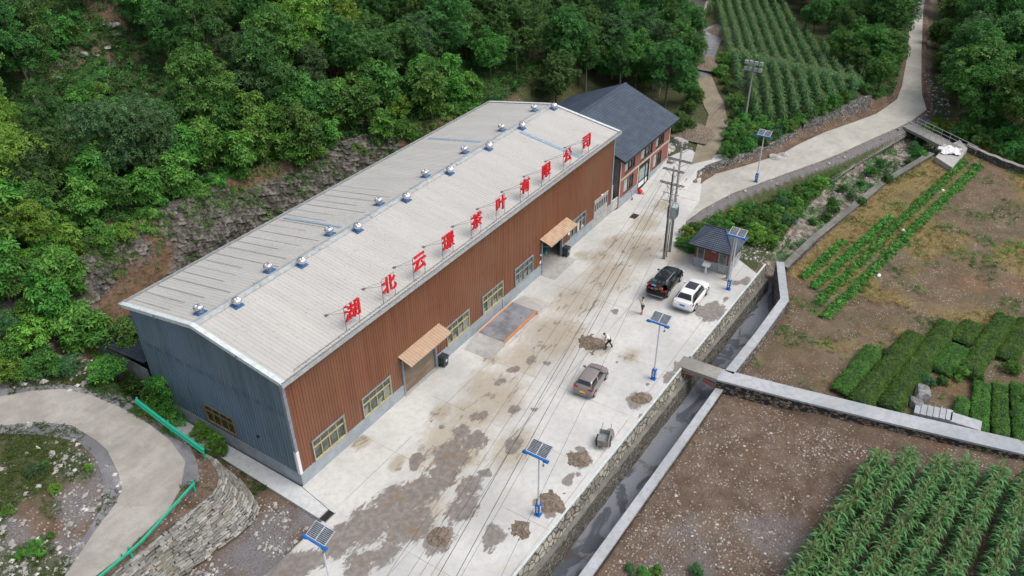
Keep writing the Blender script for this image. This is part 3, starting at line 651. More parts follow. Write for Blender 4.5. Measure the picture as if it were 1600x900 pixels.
def win(mbf, mbg, u0, u1, z0, z1, front=True, n=4, tr=.36):
    def bx(m, a, b, c, d, y0, y1):
        if front: m.box(a, y0, c, b, y1, d)
        else: m.box(y0, a, c, y1, b, d)
    t = .06
    bx(mbf, u0, u1, z0, z0 + t, -.07, .08); bx(mbf, u0, u1, z1 - t, z1, -.07, .08); bx(mbf, u0, u0 + t, z0 + t, z1 - t, -.07, .08); bx(mbf, u1 - t, u1, z0 + t, z1 - t, -.07, .08)
    zt = z1 - (z1 - z0) * tr
    bx(mbf, u0 + t, u1 - t, zt - .03, zt + .03, -.03, .05)
    for i in range(1, n):
        u = u0 + (u1 - u0) * i / n; bx(mbf, u - .03, u + .03, z0 + t, zt - .03, -.02, .05); bx(mbf, u - .02, u + .02, zt + .03, z1 - t, .0, .05)
    bx(mbg, u0 + t, u1 - t, z0 + t, z1 - t, .055, .075)
random.seed(11)
for i, (a, b) in enumerate(WIN):
    f, g = MB(), MB(); win(f, g, a, b, 1.085, 2.86)
    w_ = f.build('window', M['yellowframe'] if i < 4 else M['greyframe'], fac); g.build('glass', M['glass'], w_)
    c = MB()
    for k in range(4):
        if random.random() < (.75 if i else .3):
            u = a + .12 + k * (b - a) / 4; h = random.uniform(.3, 1.0); c.quad((u, .052, 1.16), (u + random.uniform(.3, .6), .052, 1.16), (u + random.uniform(.3, .6), .052, 1.16 + h), (u, .052, 1.16 + h * random.uniform(.6, 1)))
    if c.v: c.split('blind', simple('faded_blind_%d' % i, (.22, .24, .21) if i < 5 else (.55, .55, .42), .8), w_)
    tr_ = MB(); tr_.box(a - .06, -.09, 2.862, b + .06, -.02, 2.93); tr_.box(a - .06, -.085, 1.09, a - .002, -.02, 2.862); tr_.box(b + .002, -.085, 1.09, b + .06, -.02, 2.862); tr_.build('surround', M['greytrim'], w_)
f, g = MB(), MB(); win(f, g, gwin[0], gwin[1], gwin[2], gwin[3], False); w_ = f.build('window', M['brownframe'], fac); g.build('glass', simple('brown_glass', (.05, .04, .03), .2, var=.6), w_)
# doors
a, b, h = DOORS[0]
mb = MB(); k = 30
for i in range(k):
    z0, z1 = h * i / k, h * (i + 1) / k; mb.quad((a + .08, .10, z0), (b - .08, .10, z0), (b - .08, .06, z0 + (z1 - z0) * .5), (a + .08, .06, z0 + (z1 - z0) * .5)); mb.quad((a + .08, .06, z0 + (z1 - z0) * .5), (b - .08, .06, z0 + (z1 - z0) * .5), (b - .08, .10, z1), (a + .08, .10, z1))
mb.build('roller_door', M['roller'], fac)
for a, b, h in DOORS[:2]:
    mb = MB(); mb.box(a - .09, -.1, 0, a + .09, .12, h + .08); mb.box(b - .09, -.1, 0, b + .09, .12, h + .08); mb.split('door_frame', M['greytrim'], fac)
mb = MB(); mb.box(30.3, -1.6, .004, 34.5, .1, .03); mb.box(10.5, -.25, .004, 14.6, .05, .05); mb.split('threshold', M['ramp'], fac)
for a, b in ((10.25, 15.15), (30.15, 35.0)):
    mb = MB(); k = 18; W_ = (b - a) / k
    for i in range(k):
        x = a + i * W_
        for p, q, d, e in ((0, .75, 0, 0), (.75, .82, 0, .03), (.82, .93, .03, .03), (.93, 1, .03, 0)):
            mb.quad((x + p * W_, -1.25, 3.52 + d), (x + q * W_, -1.25, 3.52 + e), (x + q * W_, -.03, 3.92 + e), (x + p * W_, -.03, 3.92 + d))
    mb.quad((a, -1.25, 3.48), (b, -1.25, 3.48), (b, -.03, 3.88), (a, -.03, 3.88))
    aw = mb.build('awning', M['tan'], fac)
    br = MB()
    for x in (a + .1, (a + b) / 2, b - .1): br.tube([(x, -1.2, 3.46), (x, -.05, 3.1)], .03, 6); br.tube([(x, -1.22, 3.46), (x, -.05, 3.84)], .03, 6)
    br.box(a, -1.24, 3.42, b, -1.2, 3.475); br.build('bracket', M['greytrim'], aw)
a, b, h = DOORS[2]
mb = MB(); md = (a + b) / 2
mb.box(a, -.06, 0.03, md - .01, 0, 1.75); mb.box(md + .01, -.06, 0.03, b, 0, 1.75)
for x0, x1 in ((a, md - .01), (md + .01, b)):
    mb.box(x0, -.06, 2.62, x1, 0, 2.93); wd = (x1 - x0) / 3
    for i in range(4): xx = x0 + i * wd; mb.box(max(x0, xx - .05), -.06, 1.75, min(x1, xx + .05), 0, 2.62)
mb.box(a - .05, -.1, 2.93, b + .05, .0, 3.05)
sd_ = mb.build('sliding_door', simple('grey_door', (.36, .36, .34), .6), fac); g = MB(); g.box(a + .02, .004, 1.76, b - .02, .02, 2.9); g.build('door_glass', M['glass'], sd_)
mb = MB(); mb.box(35.35, -.075, 1.75, 35.75 - .08, -.04, 2.35); mb.build('notice', M['white'], fac)
mb = MB(); mb.box(30.08, -.09, 1.3, 30.32, -.06, 1.6); mb.box(30.1, -.2, 2.2, 30.3, -.06, 2.32); mb.split('wall_fitting', M['white'], fac)
mb = MB(); mb.tube([(23.95, -.1, .1), (23.95, -.1, 1.1)], .045, 6); mb.build('drainpipe', M['whitetrim'], fac)
mb = MB(); mb.box(42.0, -.16, 3.1, 42.3, -.06, 3.22); mb.build('door_lamp', M['white'], fac)
# turbine ventilators in pairs along the ridge
def vent_pts(px, py):
    p = G(px, py, 10.3); return round(p[0], 2), (6.72 if p[1] < 7.4 else 8.12)
VP = [(315, 490), (369, 477), (422, 424), (469, 414), (517, 367), (557, 360), (594, 320), (633, 313), (665, 276), (701, 271), (727, 239), (761, 233), (785, 204), (814, 201), (834, 173), (862, 170)]
mh = ml = mn = None
for q in VP:
    X, Y = vent_pts(*q); z = roofz(Y) + .03
    if mh is None:
        fl = MB(); fl.obox((0, 0, .03), (.44, 0, 0), (0, .40, 0), (0, 0, .03)); nk = MB(); nk.lathe([(.27, .02), (.27, .30)], seg=18)
        hd = MB(); ns = 18; prof = [(.27, .28), (.36, .34), (.42, .45), (.42, .54), (.36, .65), (.22, .73), (.06, .75)]; b0 = 0
        hd.lathe(prof, seg=18)
        o = fl.build('ventilator', M['ventblue'], fac); o2 = nk.build('neck', M['ventneck'], o, smooth=False); o3 = hd.build('turbine_head', M['chrome'], o, smooth=True)
        fins = MB()
        for k in range(18):
            th = 2 * math.pi * k / 18; pts = [(r * 1.012 * math.cos(th + .35 * i / 6), r * 1.012 * math.sin(th + .35 * i / 6), z_) for i, (r, z_) in enumerate(prof)]
            fins.tube(pts, .012, 4, False)
        # vanes join the head
        me = o3.data; fb = fins.build('vane_tmp', M['chrome'], None); bm = bmesh.new(); bm.from_mesh(me); bm.from_mesh(fb.data); bm.to_mesh(me); bm.free(); bpy.data.objects.remove(fb)
        mh, ml, mn = o3.data, o.data, o2.data
    else:
        o = link_copy = bpy.data.objects.new('ventilator', ml); COL.objects.link(o); o.parent = fac
        for n_, d_ in (('neck', mn), ('turbine_head', mh)):
            c_ = bpy.data.objects.new(n_, d_); COL.objects.link(c_); c_.parent = o
    sl = math.atan((HR - HE) / (RY + .3)) * (1 if Y < RY else -1)
    o.location = (X, Y, z); o.scale = (.8, .8, .8); o.rotation_euler = (sl * .9, 0, 0)

# ------------------------------------------------------------------ the nine big red characters on the eave
CH = '湖北云璟茶叶有限公司'
SX_ = [5.7, 9.35, 12.65, 16.05, 19.7, 23.1, 26.7, 30.15, 33.85, 37.35]
ORD = ['first', 'second', 'third', 'fourth', 'fifth', 'sixth', 'seventh', 'eighth', 'ninth', 'last']
LOOK = ['with three water strokes', 'of two upright halves', 'with two level bars', 'dense and many-stroked', 'under a grass-like top stroke', 'with a small square at left', 'with a long slanting stroke', 'tall and densely stroked', 'open, with two slanting legs', 'hooked, with a square inside']
for i, (c, X) in enumerate(zip(CH, SX_)):
    cu = bpy.data.curves.new('tmp', 'FONT'); cu.body = c; cu.size = 1.45; cu.extrude = .05; cu.offset = .014; cu.resolution_u = 3
    to = bpy.data.objects.new('tmp', cu); COL.objects.link(to); bpy.context.view_layer.update()
    dg = bpy.context.evaluated_depsgraph_get(); me = bpy.data.meshes.new_from_object(to.evaluated_get(dg)); bpy.data.objects.remove(to)
    v = np.empty(len(me.vertices) * 3, np.float32); me.vertices.foreach_get('co', v); v = v.reshape(-1, 3)
    mn_, mx_ = v.min(0), v.max(0)
    v = (v - mn_) / (mx_ - mn_) * [1.40, 1.25, .12]; nv = np.stack([v[:, 0], .06 - v[:, 2], v[:, 1]], -1)
    me.vertices.foreach_set('co', np.ascontiguousarray(nv, np.float32).ravel()); me.update()
    t = thing('sign_character', 'red sign character %s, %s along the factory roof edge' % (LOOK[i], ORD[i]), 'sign letter', (X, -.2, 9.86), group='red sign characters on the factory roof edge')
    link('character', me, M['red'], t)
    fr = MB()
    for xx in (.04, 1.3): fr.tube([(xx, .08, -.72), (xx, .08, 1.22)], .022, 5)
    for zz in (.02, .62, 1.2): fr.tube([(.04, .08, zz), (1.3, .08, zz)], .018, 5)
    fr.build('frame', M['steel'], t)
    br = MB(); br.tube([(.04, .08, .75), (.25, 2.05, -.29)], .013, 5); br.tube([(1.3, .08, .75), (.25, 2.05, -.29)], .013, 5); br.obox((.25, 2.05, -.31), (.1, 0, 0), (0, .1, 0), (0, 0, .03)); br.build('brace', M['steel'], t)
rl = MB(); rl.tube([(1.0, -.22, 9.3), (40.5, -.22, 9.3)], .025, 5)
for i in range(41): rl.tube([(1 + i * .985, -.22, 9.18), (1 + i * .985, -.22, 9.3)], .018, 4)
rl.build('sign_rail', M['steel'], fac)

# ------------------------------------------------------------------ brick house behind
bh = thing('brick_house', 'two storey red brick house with slate blue gabled roof behind the factory', 'house', (46, 0, 0))
X0, X1, Y0, Y1, EV, RG, RYB = 46.0, 58.7, -.2, 12.4, 5.75, 8.45, 6.05
UPW = [(47.1, 49.5, 3.45, 4.75), (51.0, 54.0, 3.35, 4.65), (54.95, 57.1, 3.35, 4.6)]; LOW = [(47.1, 49.4, 1.1, 2.75), (54.6, 56.8, .95, 2.65)]; DR = (50.7, 53.4, 0, 2.85)
ops = UPW + LOW + [DR]
xs = sorted({X0, X1, *[o[0] for o in ops], *[o[1] for o in ops]})
mb = MB()
for a, b in zip(xs[:-1], xs[1:]):
    mid = (a + b) / 2; segs = [(.92, EV)]
    for o in ops:
        if o[0] < mid < o[1]:
            ns = []
            for s0, s1 in segs:
                if o[3] <= s0 or o[2] >= s1: ns.append((s0, s1)); continue
                if o[2] > s0: ns.append((s0, o[2]))
                if o[3] < s1: ns.append((o[3], s1))
            segs = ns
    for s0, s1 in segs: mb.box(a, Y0, s0, b, Y0 + .25, s1)
mb.build('front_wall', M['brick'], bh, True)
mb = MB()
for a, b in ((X0, DR[0]), (DR[1], X1)): mb.box(a - .02, Y0 - .05, -.1, b + .02, Y0 + .25, .92)
mb.build('plinth', M['plinth'], bh, True)
mb = MB()
for X in (X0, X1 - .2):
    mb.prism([(Y0 + .25, 0), (Y1, 0), (Y1, EV), (RYB, RG - .1), (Y0 + .25, EV + .1)], X, X + .2)
mb.v = [(z, x, y) for x, y, z in mb.v]
mb.box(X0 + .2, Y1 - .2, 0, X1 - .2, Y1, EV); mb.build('side_wall', M['greyconc'], bh, True)
mb = MB(); mb.box(X0 - .03, Y0 - .06, 3.02, X1 + .03, Y0 - .002, 3.18); mb.box(X0 - .04, Y0 - .04, .93, X0 + .14, Y0 - .002, EV); mb.box(X1 - .14, Y0 - .04, .93, X1 + .04, Y0 - .002, EV); mb.box(DR[0] - .28, Y0 - .045, 0, DR[0] - .05, Y0 - .006, 2.98); mb.box(DR[1] + .05, Y0 - .045, 0, DR[1] + .28, Y0 - .006, 2.98); mb.split('trim_band', M['cream'], bh, True)
def tile_roof(corners, rows, mat, name, parent, cols=40, th=.05):
    """corners: eave-left, eave-right, ridge-right, ridge-left"""
    a, b, c, d = map(A_, [np.array(q, float) for q in corners]); V_, F_ = [], []
    nrm = np.cross(b - a, d - a); nrm = nrm / np.linalg.norm(nrm); nrm *= np.sign(nrm[2]); nc = cols * 4
    for r in range(rows):
        t0, t1 = r / rows, (r + 1) / rows
        for k, (t, h) in enumerate(((t0, th), (t1, .0))):
            p0, p1 = a + (d - a) * t, b + (c - b) * t
            for j in range(nc + 1): V_.append(p0 + (p1 - p0) * j / nc + nrm * (h + .03 * (.5 + .5 * math.cos(2 * math.pi * j / 4))))
        o = r * 2 * (nc + 1)
        for j in range(nc): F_.append((o + j, o + j + 1, o + nc + 2 + j, o + nc + 1 + j))
        if r:
            for j in range(nc): F_.append((o + j, o + j + 1, o - (nc + 1) + j + 1, o - (nc + 1) + j))
    return link(name, mesh_np(name, A_(V_), A_(F_)), mat, parent)
def shift(c, o=(46, 0, 0)): return [tuple(A_(q) - A_(o)) for q in c]
rf = tile_roof(shift([(45.4, -.95, 5.62), (59.35, -.95, 5.62), (59.35, RYB, RG), (45.4, RYB, RG)]), 24, M['tile'], 'roof', bh, 46)
tile_roof(shift([(59.35, 13.05, 5.6), (45.4, 13.05, 5.6), (45.4, RYB, RG), (59.35, RYB, RG)]), 24, M['tile_dark'], 'rear_slope', rf, 46)  # rear slope's shade is put into its colour with the darker tile copy
mb = MB(); mb.obox((52.4, RYB, RG + .03), (7.0, 0, 0), (0, .13, 0), (0, 0, .05)); mb.build('ridge_cap', M['tile'], rf, True)
mb = MB()
for X in (45.42, 59.33):
    for ya, yb in ((-.95, RYB), (RYB, 13.05)):
        za, zb = (5.55, RG - .05) if ya < 0 else (RG - .05, 5.55)
        mb.obox((X, (ya + yb) / 2, (za + zb) / 2), (.04, 0, 0), (0, (yb - ya) / 2, (zb - za) / 2), (0, 0, .11))
mb.box(45.46, -.97, 5.42, 59.29, -.9, 5.62); mb.build('fascia', simple('black_fascia', (.025, .028, .033), .5), rf, True)
mb = MB(); mb.quad((45.45, -.9, 5.5), (59.3, -.9, 5.5), (59.3, -.2, 5.74), (45.45, -.2, 5.74)); mb.build('soffit', M['dark'], rf, True)
curt = simple('window_curtain', (.36, .40, .36), .8, var=.3)
for k, (a, b, z0, z1) in enumerate(UPW + LOW):
    f, g = MB(), MB(); f.box(a, Y0 - .04, z0, b, Y0 + .02, z0 + .07)
    for xx in (a, a + (b - a) * .45, a + (b - a) * .75, b - .06): f.box(xx, Y0 + .05, z0 + .07, xx + .06, Y0 + .12, z1)
    f.box(a, Y0 + .04, z1 - .06, b, Y0 + .13, z1 - .002)
    w_ = f.build('window', simple('dark_frame_%d' % k, (.05, .05, .05), .5), bh, True); g.box(a, Y0 + .13, z0 + .01, b, Y0 + .15, z1 - .01); g.build('glass', M['glass'], w_, True)
    c = MB(); c.box(a + .08, Y0 + .11, z0 + .1, a + (b - a) * (.5 if k > 2 else .35), Y0 + .125, z1 - .1); c.build('curtain', curt, w_, True)
d = MB(); a, b = DR[0], DR[1]
d.box(a - .05, Y0 - .05, 0, a + .1, Y0 + .1, 2.8); d.box(b - .1, Y0 - .05, 0, b + .05, Y0 + .1, 2.8); d.box(a + .1, Y0 - .05, 2.5, b - .1, Y0 + .1, 2.8); d.box(a + .1, Y0 - .02, .02, b - .1, Y0 + .06, .12); d.box(a + .1, Y0, .8, b - .1, Y0 + .05, .88); d.box((a + b) / 2 + .5, Y0, .12, (a + b) / 2 + .56, Y0 + .05, 2.5)
dd = d.build('glass_door', M['black'], bh, True); g = MB(); g.box(a + .1, Y0 + .065, .88, b - .1, Y0 + .08, 2.5); g.build('door_glass', simple('pale_door_glass', (.25, .31, .31), .1), dd, True); g = MB(); g.box(a + .1, Y0 + .065, .12, b - .1, Y0 + .08, .8); g.build('door_panel', M['white'], dd, True)
g = MB(); g.box(a - .02, Y0 + .3, 0, b + .02, Y0 + .32, 2.9); g.build('dark_backing', M['dark'], bh, True)  # near-black board whose colour stands for the unlit room behind the door
# cream gate in the gap
gt = thing('gap_gate', 'low cream gate closing the gap between factory and brick house', 'gate', (44.75, -.12, 0))
mb = MB(); mb.box(0, 0, .06, 1.2, .05, 1.25); mb.build('panel', M['cream'], gt); mb = MB(); mb.box(0, -.03, 1.25, 1.2, .08, 1.33); mb.box(0, -.02, .55, 1.2, -.002, .62); mb.split('top_rail', M['whitetrim'], gt)
for x in (0, 1.14): mb = MB(); mb.box(x, .052, 0, x + .06, .1, 1.25); mb.build('gate_post', M['greytrim'], gt)
# lean-to shed at the back corner
shd = thing('lean_to_shed', 'dark blue ribbed lean-to roof behind the left rear corner of the factory', 'shed', (1.2, 18, 0))
mb = MB(); n = 24
for i in range(n):
    dx = 7.9 / n; x0 = -.1 + i * dx
    for p, q, a_, b_ in ((0, .7, 0, 0), (.7, .78, 0, .05), (.78, .92, .05, .05), (.92, 1, .05, 0)):
        mb.quad((x0 + p * dx, 15.1, 3.9 + a_), (x0 + q * dx, 15.1, 3.9 + b_), (x0 + q * dx, 22.2, 3.2 + b_), (x0 + p * dx, 22.2, 3.2 + a_))
mb.build('roof', simple('navy_roof', (.035, .045, .062), .5), shd, True)
mb = MB(); mb.box(0, 15.2, 0, .1, 21.9, 3.15); mb.box(.1, 21.8, 0, 7.4, 21.9, 3.15); mb.build('wall', M['greyconc'], shd, True)
# ------------------------------------------------------------------ stone walls
M['mossy'] = yardmat('mossy_cap', (.12, .118, .105), (.20, .195, .175), False)
M['st_pale'] = stone_mat('pale_rubble_wall', ((.30, .285, .235), (.52, .485, .41), (.24, .225, .20)), (.085, .078, .066), 2.1, .09, (1, 1, 1.35))
M['st_low'] = stone_mat('low_rubble_wall', ((.15, .14, .12), (.29, .27, .23), (.12, .115, .11)), (.05, .046, .04), 3.2, .08, (1, 1, 1.35), 1, (.09, .075, .055), .6)
M['st_dark'] = stone_mat('dark_mortar_wall', ((.18, .15, .115), (.40, .36, .29), (.30, .17, .08)), (.034, .034, .038), 3.6, .10, (1, 1, 1.8), .62)
M['st_grey'] = stone_mat('grey_rubble_wall', ((.19, .19, .18), (.42, .40, .37), (.16, .15, .14)), (.055, .053, .05), 3.0, .10, (1, 1, 1.2))
M['st_old'] = stone_mat('old_rubble_wall', ((.10, .10, .09), (.22, .21, .185), (.08, .08, .075)), (.028, .028, .026), 3.0, .09, (1, 1, 1.4))
def loft(name, rows, mat, parent=None, close=False):
    """rows of equal-length polylines"""
    n = len(rows[0]); V_ = A_([p for r_ in rows for p in r_], float); F_ = []
    for i in range(len(rows) - 1):
        for j in range(n - 1): F_.append((i * n + j, i * n + j + 1, (i + 1) * n + j + 1, (i + 1) * n + j))
    q = parent
    if q is not None: V_ = V_ - A_(q.location)
    me = mesh_np(name, V_, A_(F_)); bm = bmesh.new(); bm.from_mesh(me); bmesh.ops.recalc_face_normals(bm, faces=bm.faces); bm.to_mesh(me); bm.free()
    return link(name, me, mat, parent)
def jit(P, a, seed): 
    P = A_(P, float); s = P * 1.7; P = P.copy(); P[:, 1] += a * (fbm(s[:, 0], s[:, 2] * 2, s[:, 1], seed) - .5); return P
xs = np.arange(-24, 43.4, .35)
cw = thing('channel_retaining_wall', 'long pale rubble retaining wall with a ledge under the concrete yard edge', 'wall', (0, -16, 0))
up = []; lo = []
eN = np.interp(xs, EX, EY); hl = np.interp(xs, [-24, 8, 25, 41], [-1.15, -1.2, -1.15, -1.45])
r0 = np.column_stack([xs, eN - .02, np.full_like(xs, -.08)])
rows = [r0 + [0, -.28 * t, 0] + np.outer(np.full(len(xs), 1), [0, 0, 0]) for t in (0, .33, .66, 1)]
for i, t in enumerate((0, .33, .66, 1)): rows[i][:, 2] = -.08 + (hl + .08) * t; rows[i] = jit(rows[i], .07, 50)
loft('upper_face', rows, M['st_pale'], cw)
l0 = rows[-1]; l1 = l0 + [0, -.3, -.03]; loft('ledge', [l0, l1], M['mossy'], cw)
lr = [jit(np.column_stack([xs, l1[:, 1] - .22 * t, l1[:, 2] + (-2.75 - l1[:, 2]) * t]), .08, 51) for t in (0, .33, .66, 1)]
lr[0] = l1; loft('lower_face', lr, M['st_low'], cw)
mb = MB()
for a, b in zip(xs[:-1], xs[1:]):
    if 24.7 < (a + b) / 2 < 26.4: continue
    mb.prism([(a, ED(a) - .13), (b, ED(b) - .13), (b, ED(b) + .0), (a, ED(a) + .0)], -.07, .045)
mb.build('kerb', M['whitetrim'], cw, True)
mb = MB(); mb.box(33.6, ED(34) - .5, -1.5, 36.8, ED(35) - .12, -.72); 
# right wall of the lower channel, with its concrete cap
def capped(name, label, path, z, wl, wr, capmat, stonemat, zbot, capth=.16, step=.5):
    t = thing(name, label, 'wall', (*path[0][:2], 0)); pts = []
    P = A_([p[:2] for p in path], float); Z = z if hasattr(z, '__len__') else [z] * len(P); Q = []; zz = []
    for i in range(len(P) - 1):
        n = max(1, int(np.linalg.norm(P[i + 1] - P[i]) / step))
        for k in range(n): Q.append(P[i] + (P[i + 1] - P[i]) * k / n); zz.append(Z[i] + (Z[i + 1] - Z[i]) * k / n)
    Q.append(P[-1]); zz.append(Z[-1]); Q = A_(Q); zz = A_(zz)
    T = np.gradient(Q, axis=0); T /= np.linalg.norm(T, axis=1)[:, None]; N = np.column_stack([-T[:, 1], T[:, 0]])
    wl_ = wl if hasattr(wl, '__len__') else np.full(len(Q), wl); wl_ = np.interp(np.linspace(0, 1, len(Q)), np.linspace(0, 1, len(wl_)), wl_)
    a = Q + N * wl_[:, None]; b = Q - N * wr
    c = lambda p, z_: np.column_stack([p, z_])
    loft('cap', [c(a, zz - capth), c(a, zz), c(b, zz), c(b, zz - capth)], capmat, t)
    a2, b2 = a - N * .04, b + N * .05; zb = np.full(len(Q), zbot) if np.isscalar(zbot) else np.interp(np.linspace(0, 1, len(Q)), np.linspace(0, 1, len(zbot)), zbot)
    f1 = [jit(c(b2 - N * .12 * k, zz - capth + .01 + (zb - zz + capth) * k), .06, 61) for k in (0, .5, 1)]; loft('stone_face', f1, stonemat, t)
    f2 = [jit(c(a2 + N * .05 * k, zz - capth + .01 + (zb - zz + capth) * k), .06, 62) for k in (0, .5, 1)]; loft('inner_face', f2, stonemat, t)
    e = [c(a[-1:], zz[-1:]), c(b[-1:], zz[-1:]), c(b[-1:], zb[-1:]), c(a[-1:], zb[-1:])]; mb_ = MB(); mb_.quad(*[q[0] for q in e]); e = [c(a[:1], zz[:1]), c(b[:1], zz[:1]), c(b[:1], zb[:1]), c(a[:1], zb[:1])]; mb_.quad(*[q[0] for q in e]); mb_.build('end_face', stonemat, t, True)
    return t
capped('field_wall', 'low stone wall with light concrete cap along the gravel field side of channel', [(-12, -18.3), (4.6, -18.85), (15, -19.2), (25.1, -19.5)], -.82, [.34, .34, .24], .32, M['cap'], M['st_low'], -2.7)
capped('cross_wall', 'concrete capped dark stone wall crossing the channel and dividing the fields', [(25.55, -19.1), (26.45, -24.7), (27.7, -31.7), (29.3, -39.75), (31.5, -50)], [.0, .0, 0, 0, 0], .72, .72, M['cap'], M['st_dark'], [-1.7, -1.6, -1.4, -1.2])
capped('stream_wall', 'tall stone wall with broad pale cap bending along the upper channel', [(26.2, -19.72), (32.2, -20.12), (38.4, -20.35), (44.4, -18.1)], 0, .36, .36, M['cap'], M['st_grey'], -2.8, .14)
capped('old_stream_wall', 'old dark stone wall with weathered grey top between stream bed and bean field', [(44.6, -18.5), (51, -19.4), (60, -21.1), (68, -22.6), (79, -25.9)], [-.5, -.35, -.35, -.3, -.2], .35, .35, M['mossy'], M['st_old'], -2.0, .12)
capped('bank_wall', 'mossy stone wall on the road side of the stream bed', [(61, -16.75), (65, -17.1), (71, -18.4), (78, -20.4), (84.2, -22.2)], [-.85, -.75, -.7, -.6, -.4], .25, .25, M['mossy'], M['st_old'], -2.1, .08)
bm_ = thing('channel_beam', 'old concrete slab bridging the channel at the end of the cross wall', 'footbridge', (25.5, -17.5, 0))
mb = MB(); mb.prism([(24.78, -15.95), (26.2, -15.95), (26.3, -19.2), (24.86, -19.2)], -.28, .02); mb.build('slab', M['oldcap'], bm_, True)
mb = MB(); mb.obox((24.95, -18.6, -.62), (.12, 0, 0), (0, .45, .1), (0, -.05, .16)); mb.obox((24.85, -16.9, -.4), (.1, 0, .02), (0, .6, -.08), (0, 0, .05)); mb.build('broken_formwork', simple('pinkish_brick', (.30, .12, .10), .8), bm_, True)
# roadside walls above the valley road
def facewall(name, label, path, ztop, mat, tw=.5, sub=.5, topmat=None):
    t = thing(name, label, 'wall', (*path[0], 0)); P = A_(path, float); L_ = np.concatenate([[0], np.cumsum(np.linalg.norm(np.diff(P, axis=0), axis=1))]); n = int(L_[-1] / sub)
    s_ = np.linspace(0, L_[-1], n + 1); Q = np.column_stack([np.interp(s_, L_, P[:, 0]), np.interp(s_, L_, P[:, 1])]); zt = np.interp(s_, L_, ztop)
    T = np.gradient(Q, axis=0); T /= np.linalg.norm(T, axis=1)[:, None]; N = np.column_stack([-T[:, 1], T[:, 0]])
    zb = H(Q[:, 0], Q[:, 1] - .6) - .3; zt = zt + .12 * (fbm(s_ * 1.3, s_ * 0, 0, 71) - .5)
    rows = [jit(np.column_stack([Q + N * .14 * k, zb + (zt - zb) * k]), .12, 72) for k in (0, .25, .5, .75, 1)]
    loft('stone_face', rows, mat, t); tp = rows[-1]; loft('top', [tp, tp + np.column_stack([N * tw, np.full(len(N), -.02)])], topmat or mat, t); return t
US = lambda X, o: (X, float(np.interp(X, UX, UY)) + o)
facewall('roadside_wall', 'low rough stone wall beside the road below the planted slope', [US(57.4, .5), US(58.9, .1), US(62, .12), US(66, .15), US(70, .15), US(73.6, .15)], [.5, .9, 1.0, 1.1, 1.2, 1.25], M['st_grey'])
facewall('terrace_wall', 'pale cobble retaining wall holding up the far maize field', [US(75.0, .2), US(79, .2), US(83, .2), US(87.2, .2), (88.2, -15.6), (89.4, -13.8)], [1.75, 2.1, 2.45, 2.7, 2.75, 2.8], M['st_grey'], .7)
mb = thing('field_edge_wall', 'dark dry stone wall along the far edge of the bean field', 'wall', (79.5, -28.6, 0))
P = hits([(1508, 236), (1540, 252), (1575, 266), (1620, 280), (1680, 296)]); Q = A_([p[:2] for p in P]); s_ = np.linspace(0, len(Q) - 1, 40); Qx = np.column_stack([np.interp(s_, range(len(Q)), Q[:, 0]), np.interp(s_, range(len(Q)), Q[:, 1])]); zb = H(Qx[:, 0], Qx[:, 1]) - .2
rows = [jit(np.column_stack([Qx + [k * .15, 0], zb + k * (1.0 + .15 * (fbm(s_ * 3, s_ * 0, 0, 3) - .5))]), .2, 75) for k in (0, .33, .66, 1)]; loft('stone_face', rows, M['st_old'], mb); loft('top', [rows[-1], rows[-1] + [.7, 0, 0]], M['oldcap'], mb)

# dry stone wall of the hill road: every stone laid
rng = np.random.default_rng(5)
ds = thing('dry_stone_wall', 'tall curved dry stone wall of thin grey blocks carrying the hill road', 'wall', (-4, 1, 0))
base = A_([(-16, .9), (-12, 1.0), (-8.9, 1.0), (-6.6, .75), (-4.8, .5), (-3.7, .55), (-3.0, 1.0), (-2.6, 1.9), (-2.3, 3.2), (-2.0, 5.0), (-1.8, 6.2)]); top = A_([(-16, 2.1), (-12, 2.0), (-9, 2.05), (-6.6, 2.05), (-5.1, 2.1), (-4.4, 2.4), (-3.9, 2.8), (-3.6, 3.4), (-3.3, 4.2), (-2.9, 5.4), (-2.6, 6.4)])
ztop = A_([2.85, 2.85, 2.8, 2.78, 2.75, 2.75, 2.72, 2.7, 2.6, 2.3, 1.6])
lb_ = np.concatenate([[0], np.cumsum(np.linalg.norm(np.diff(base, axis=0), axis=1))])
def wallpt(s, k):
    b_ = [np.interp(s, lb_, base[:, i]) for i in (0, 1)]; t_ = [np.interp(s, lb_, top[:, i]) for i in (0, 1)]; z = np.interp(s, lb_, ztop) * k
    return A_([b_[0] + (t_[0] - b_[0]) * k, b_[1] + (t_[1] - b_[1]) * k, z])
rows = [[wallpt(s, k) + A_([0, .10, -.05]) for s in np.linspace(0, lb_[-1], 50)] for k in np.linspace(0, 1, 7)]
loft('core', rows, M['dark'], ds)
mb = MB(); nc = 19
for c in range(nc):
    s = -rng.uniform(0, .3)
    while s < lb_[-1]:
        l = rng.uniform(.22, .62); k0 = (c + .5) / nc; p = wallpt(s + l / 2, k0); q = wallpt(s + l / 2 + .05, k0); u_ = wallpt(s + l / 2, k0 + .04)
        T = q - p; T /= np.linalg.norm(T) + 1e-9; Uv_ = u_ - p; Uv_ /= np.linalg.norm(Uv_) + 1e-9; N = np.cross(T, Uv_)
        hh = np.interp(s, lb_, ztop) / nc * .5 * rng.uniform(.82, .98); tilt = rng.normal(0, .06); T = T + Uv_ * tilt
        pr_ = rng.normal(0, .055); b0 = len(mb.v); mb.obox(p + N * (.02 + pr_), T * l * .48, Uv_ * hh, N * .11)
        for i in range(b0, len(mb.v)): mb.v[i] = tuple(A_(mb.v[i]) + rng.normal(0, .02, 3))
        s += l
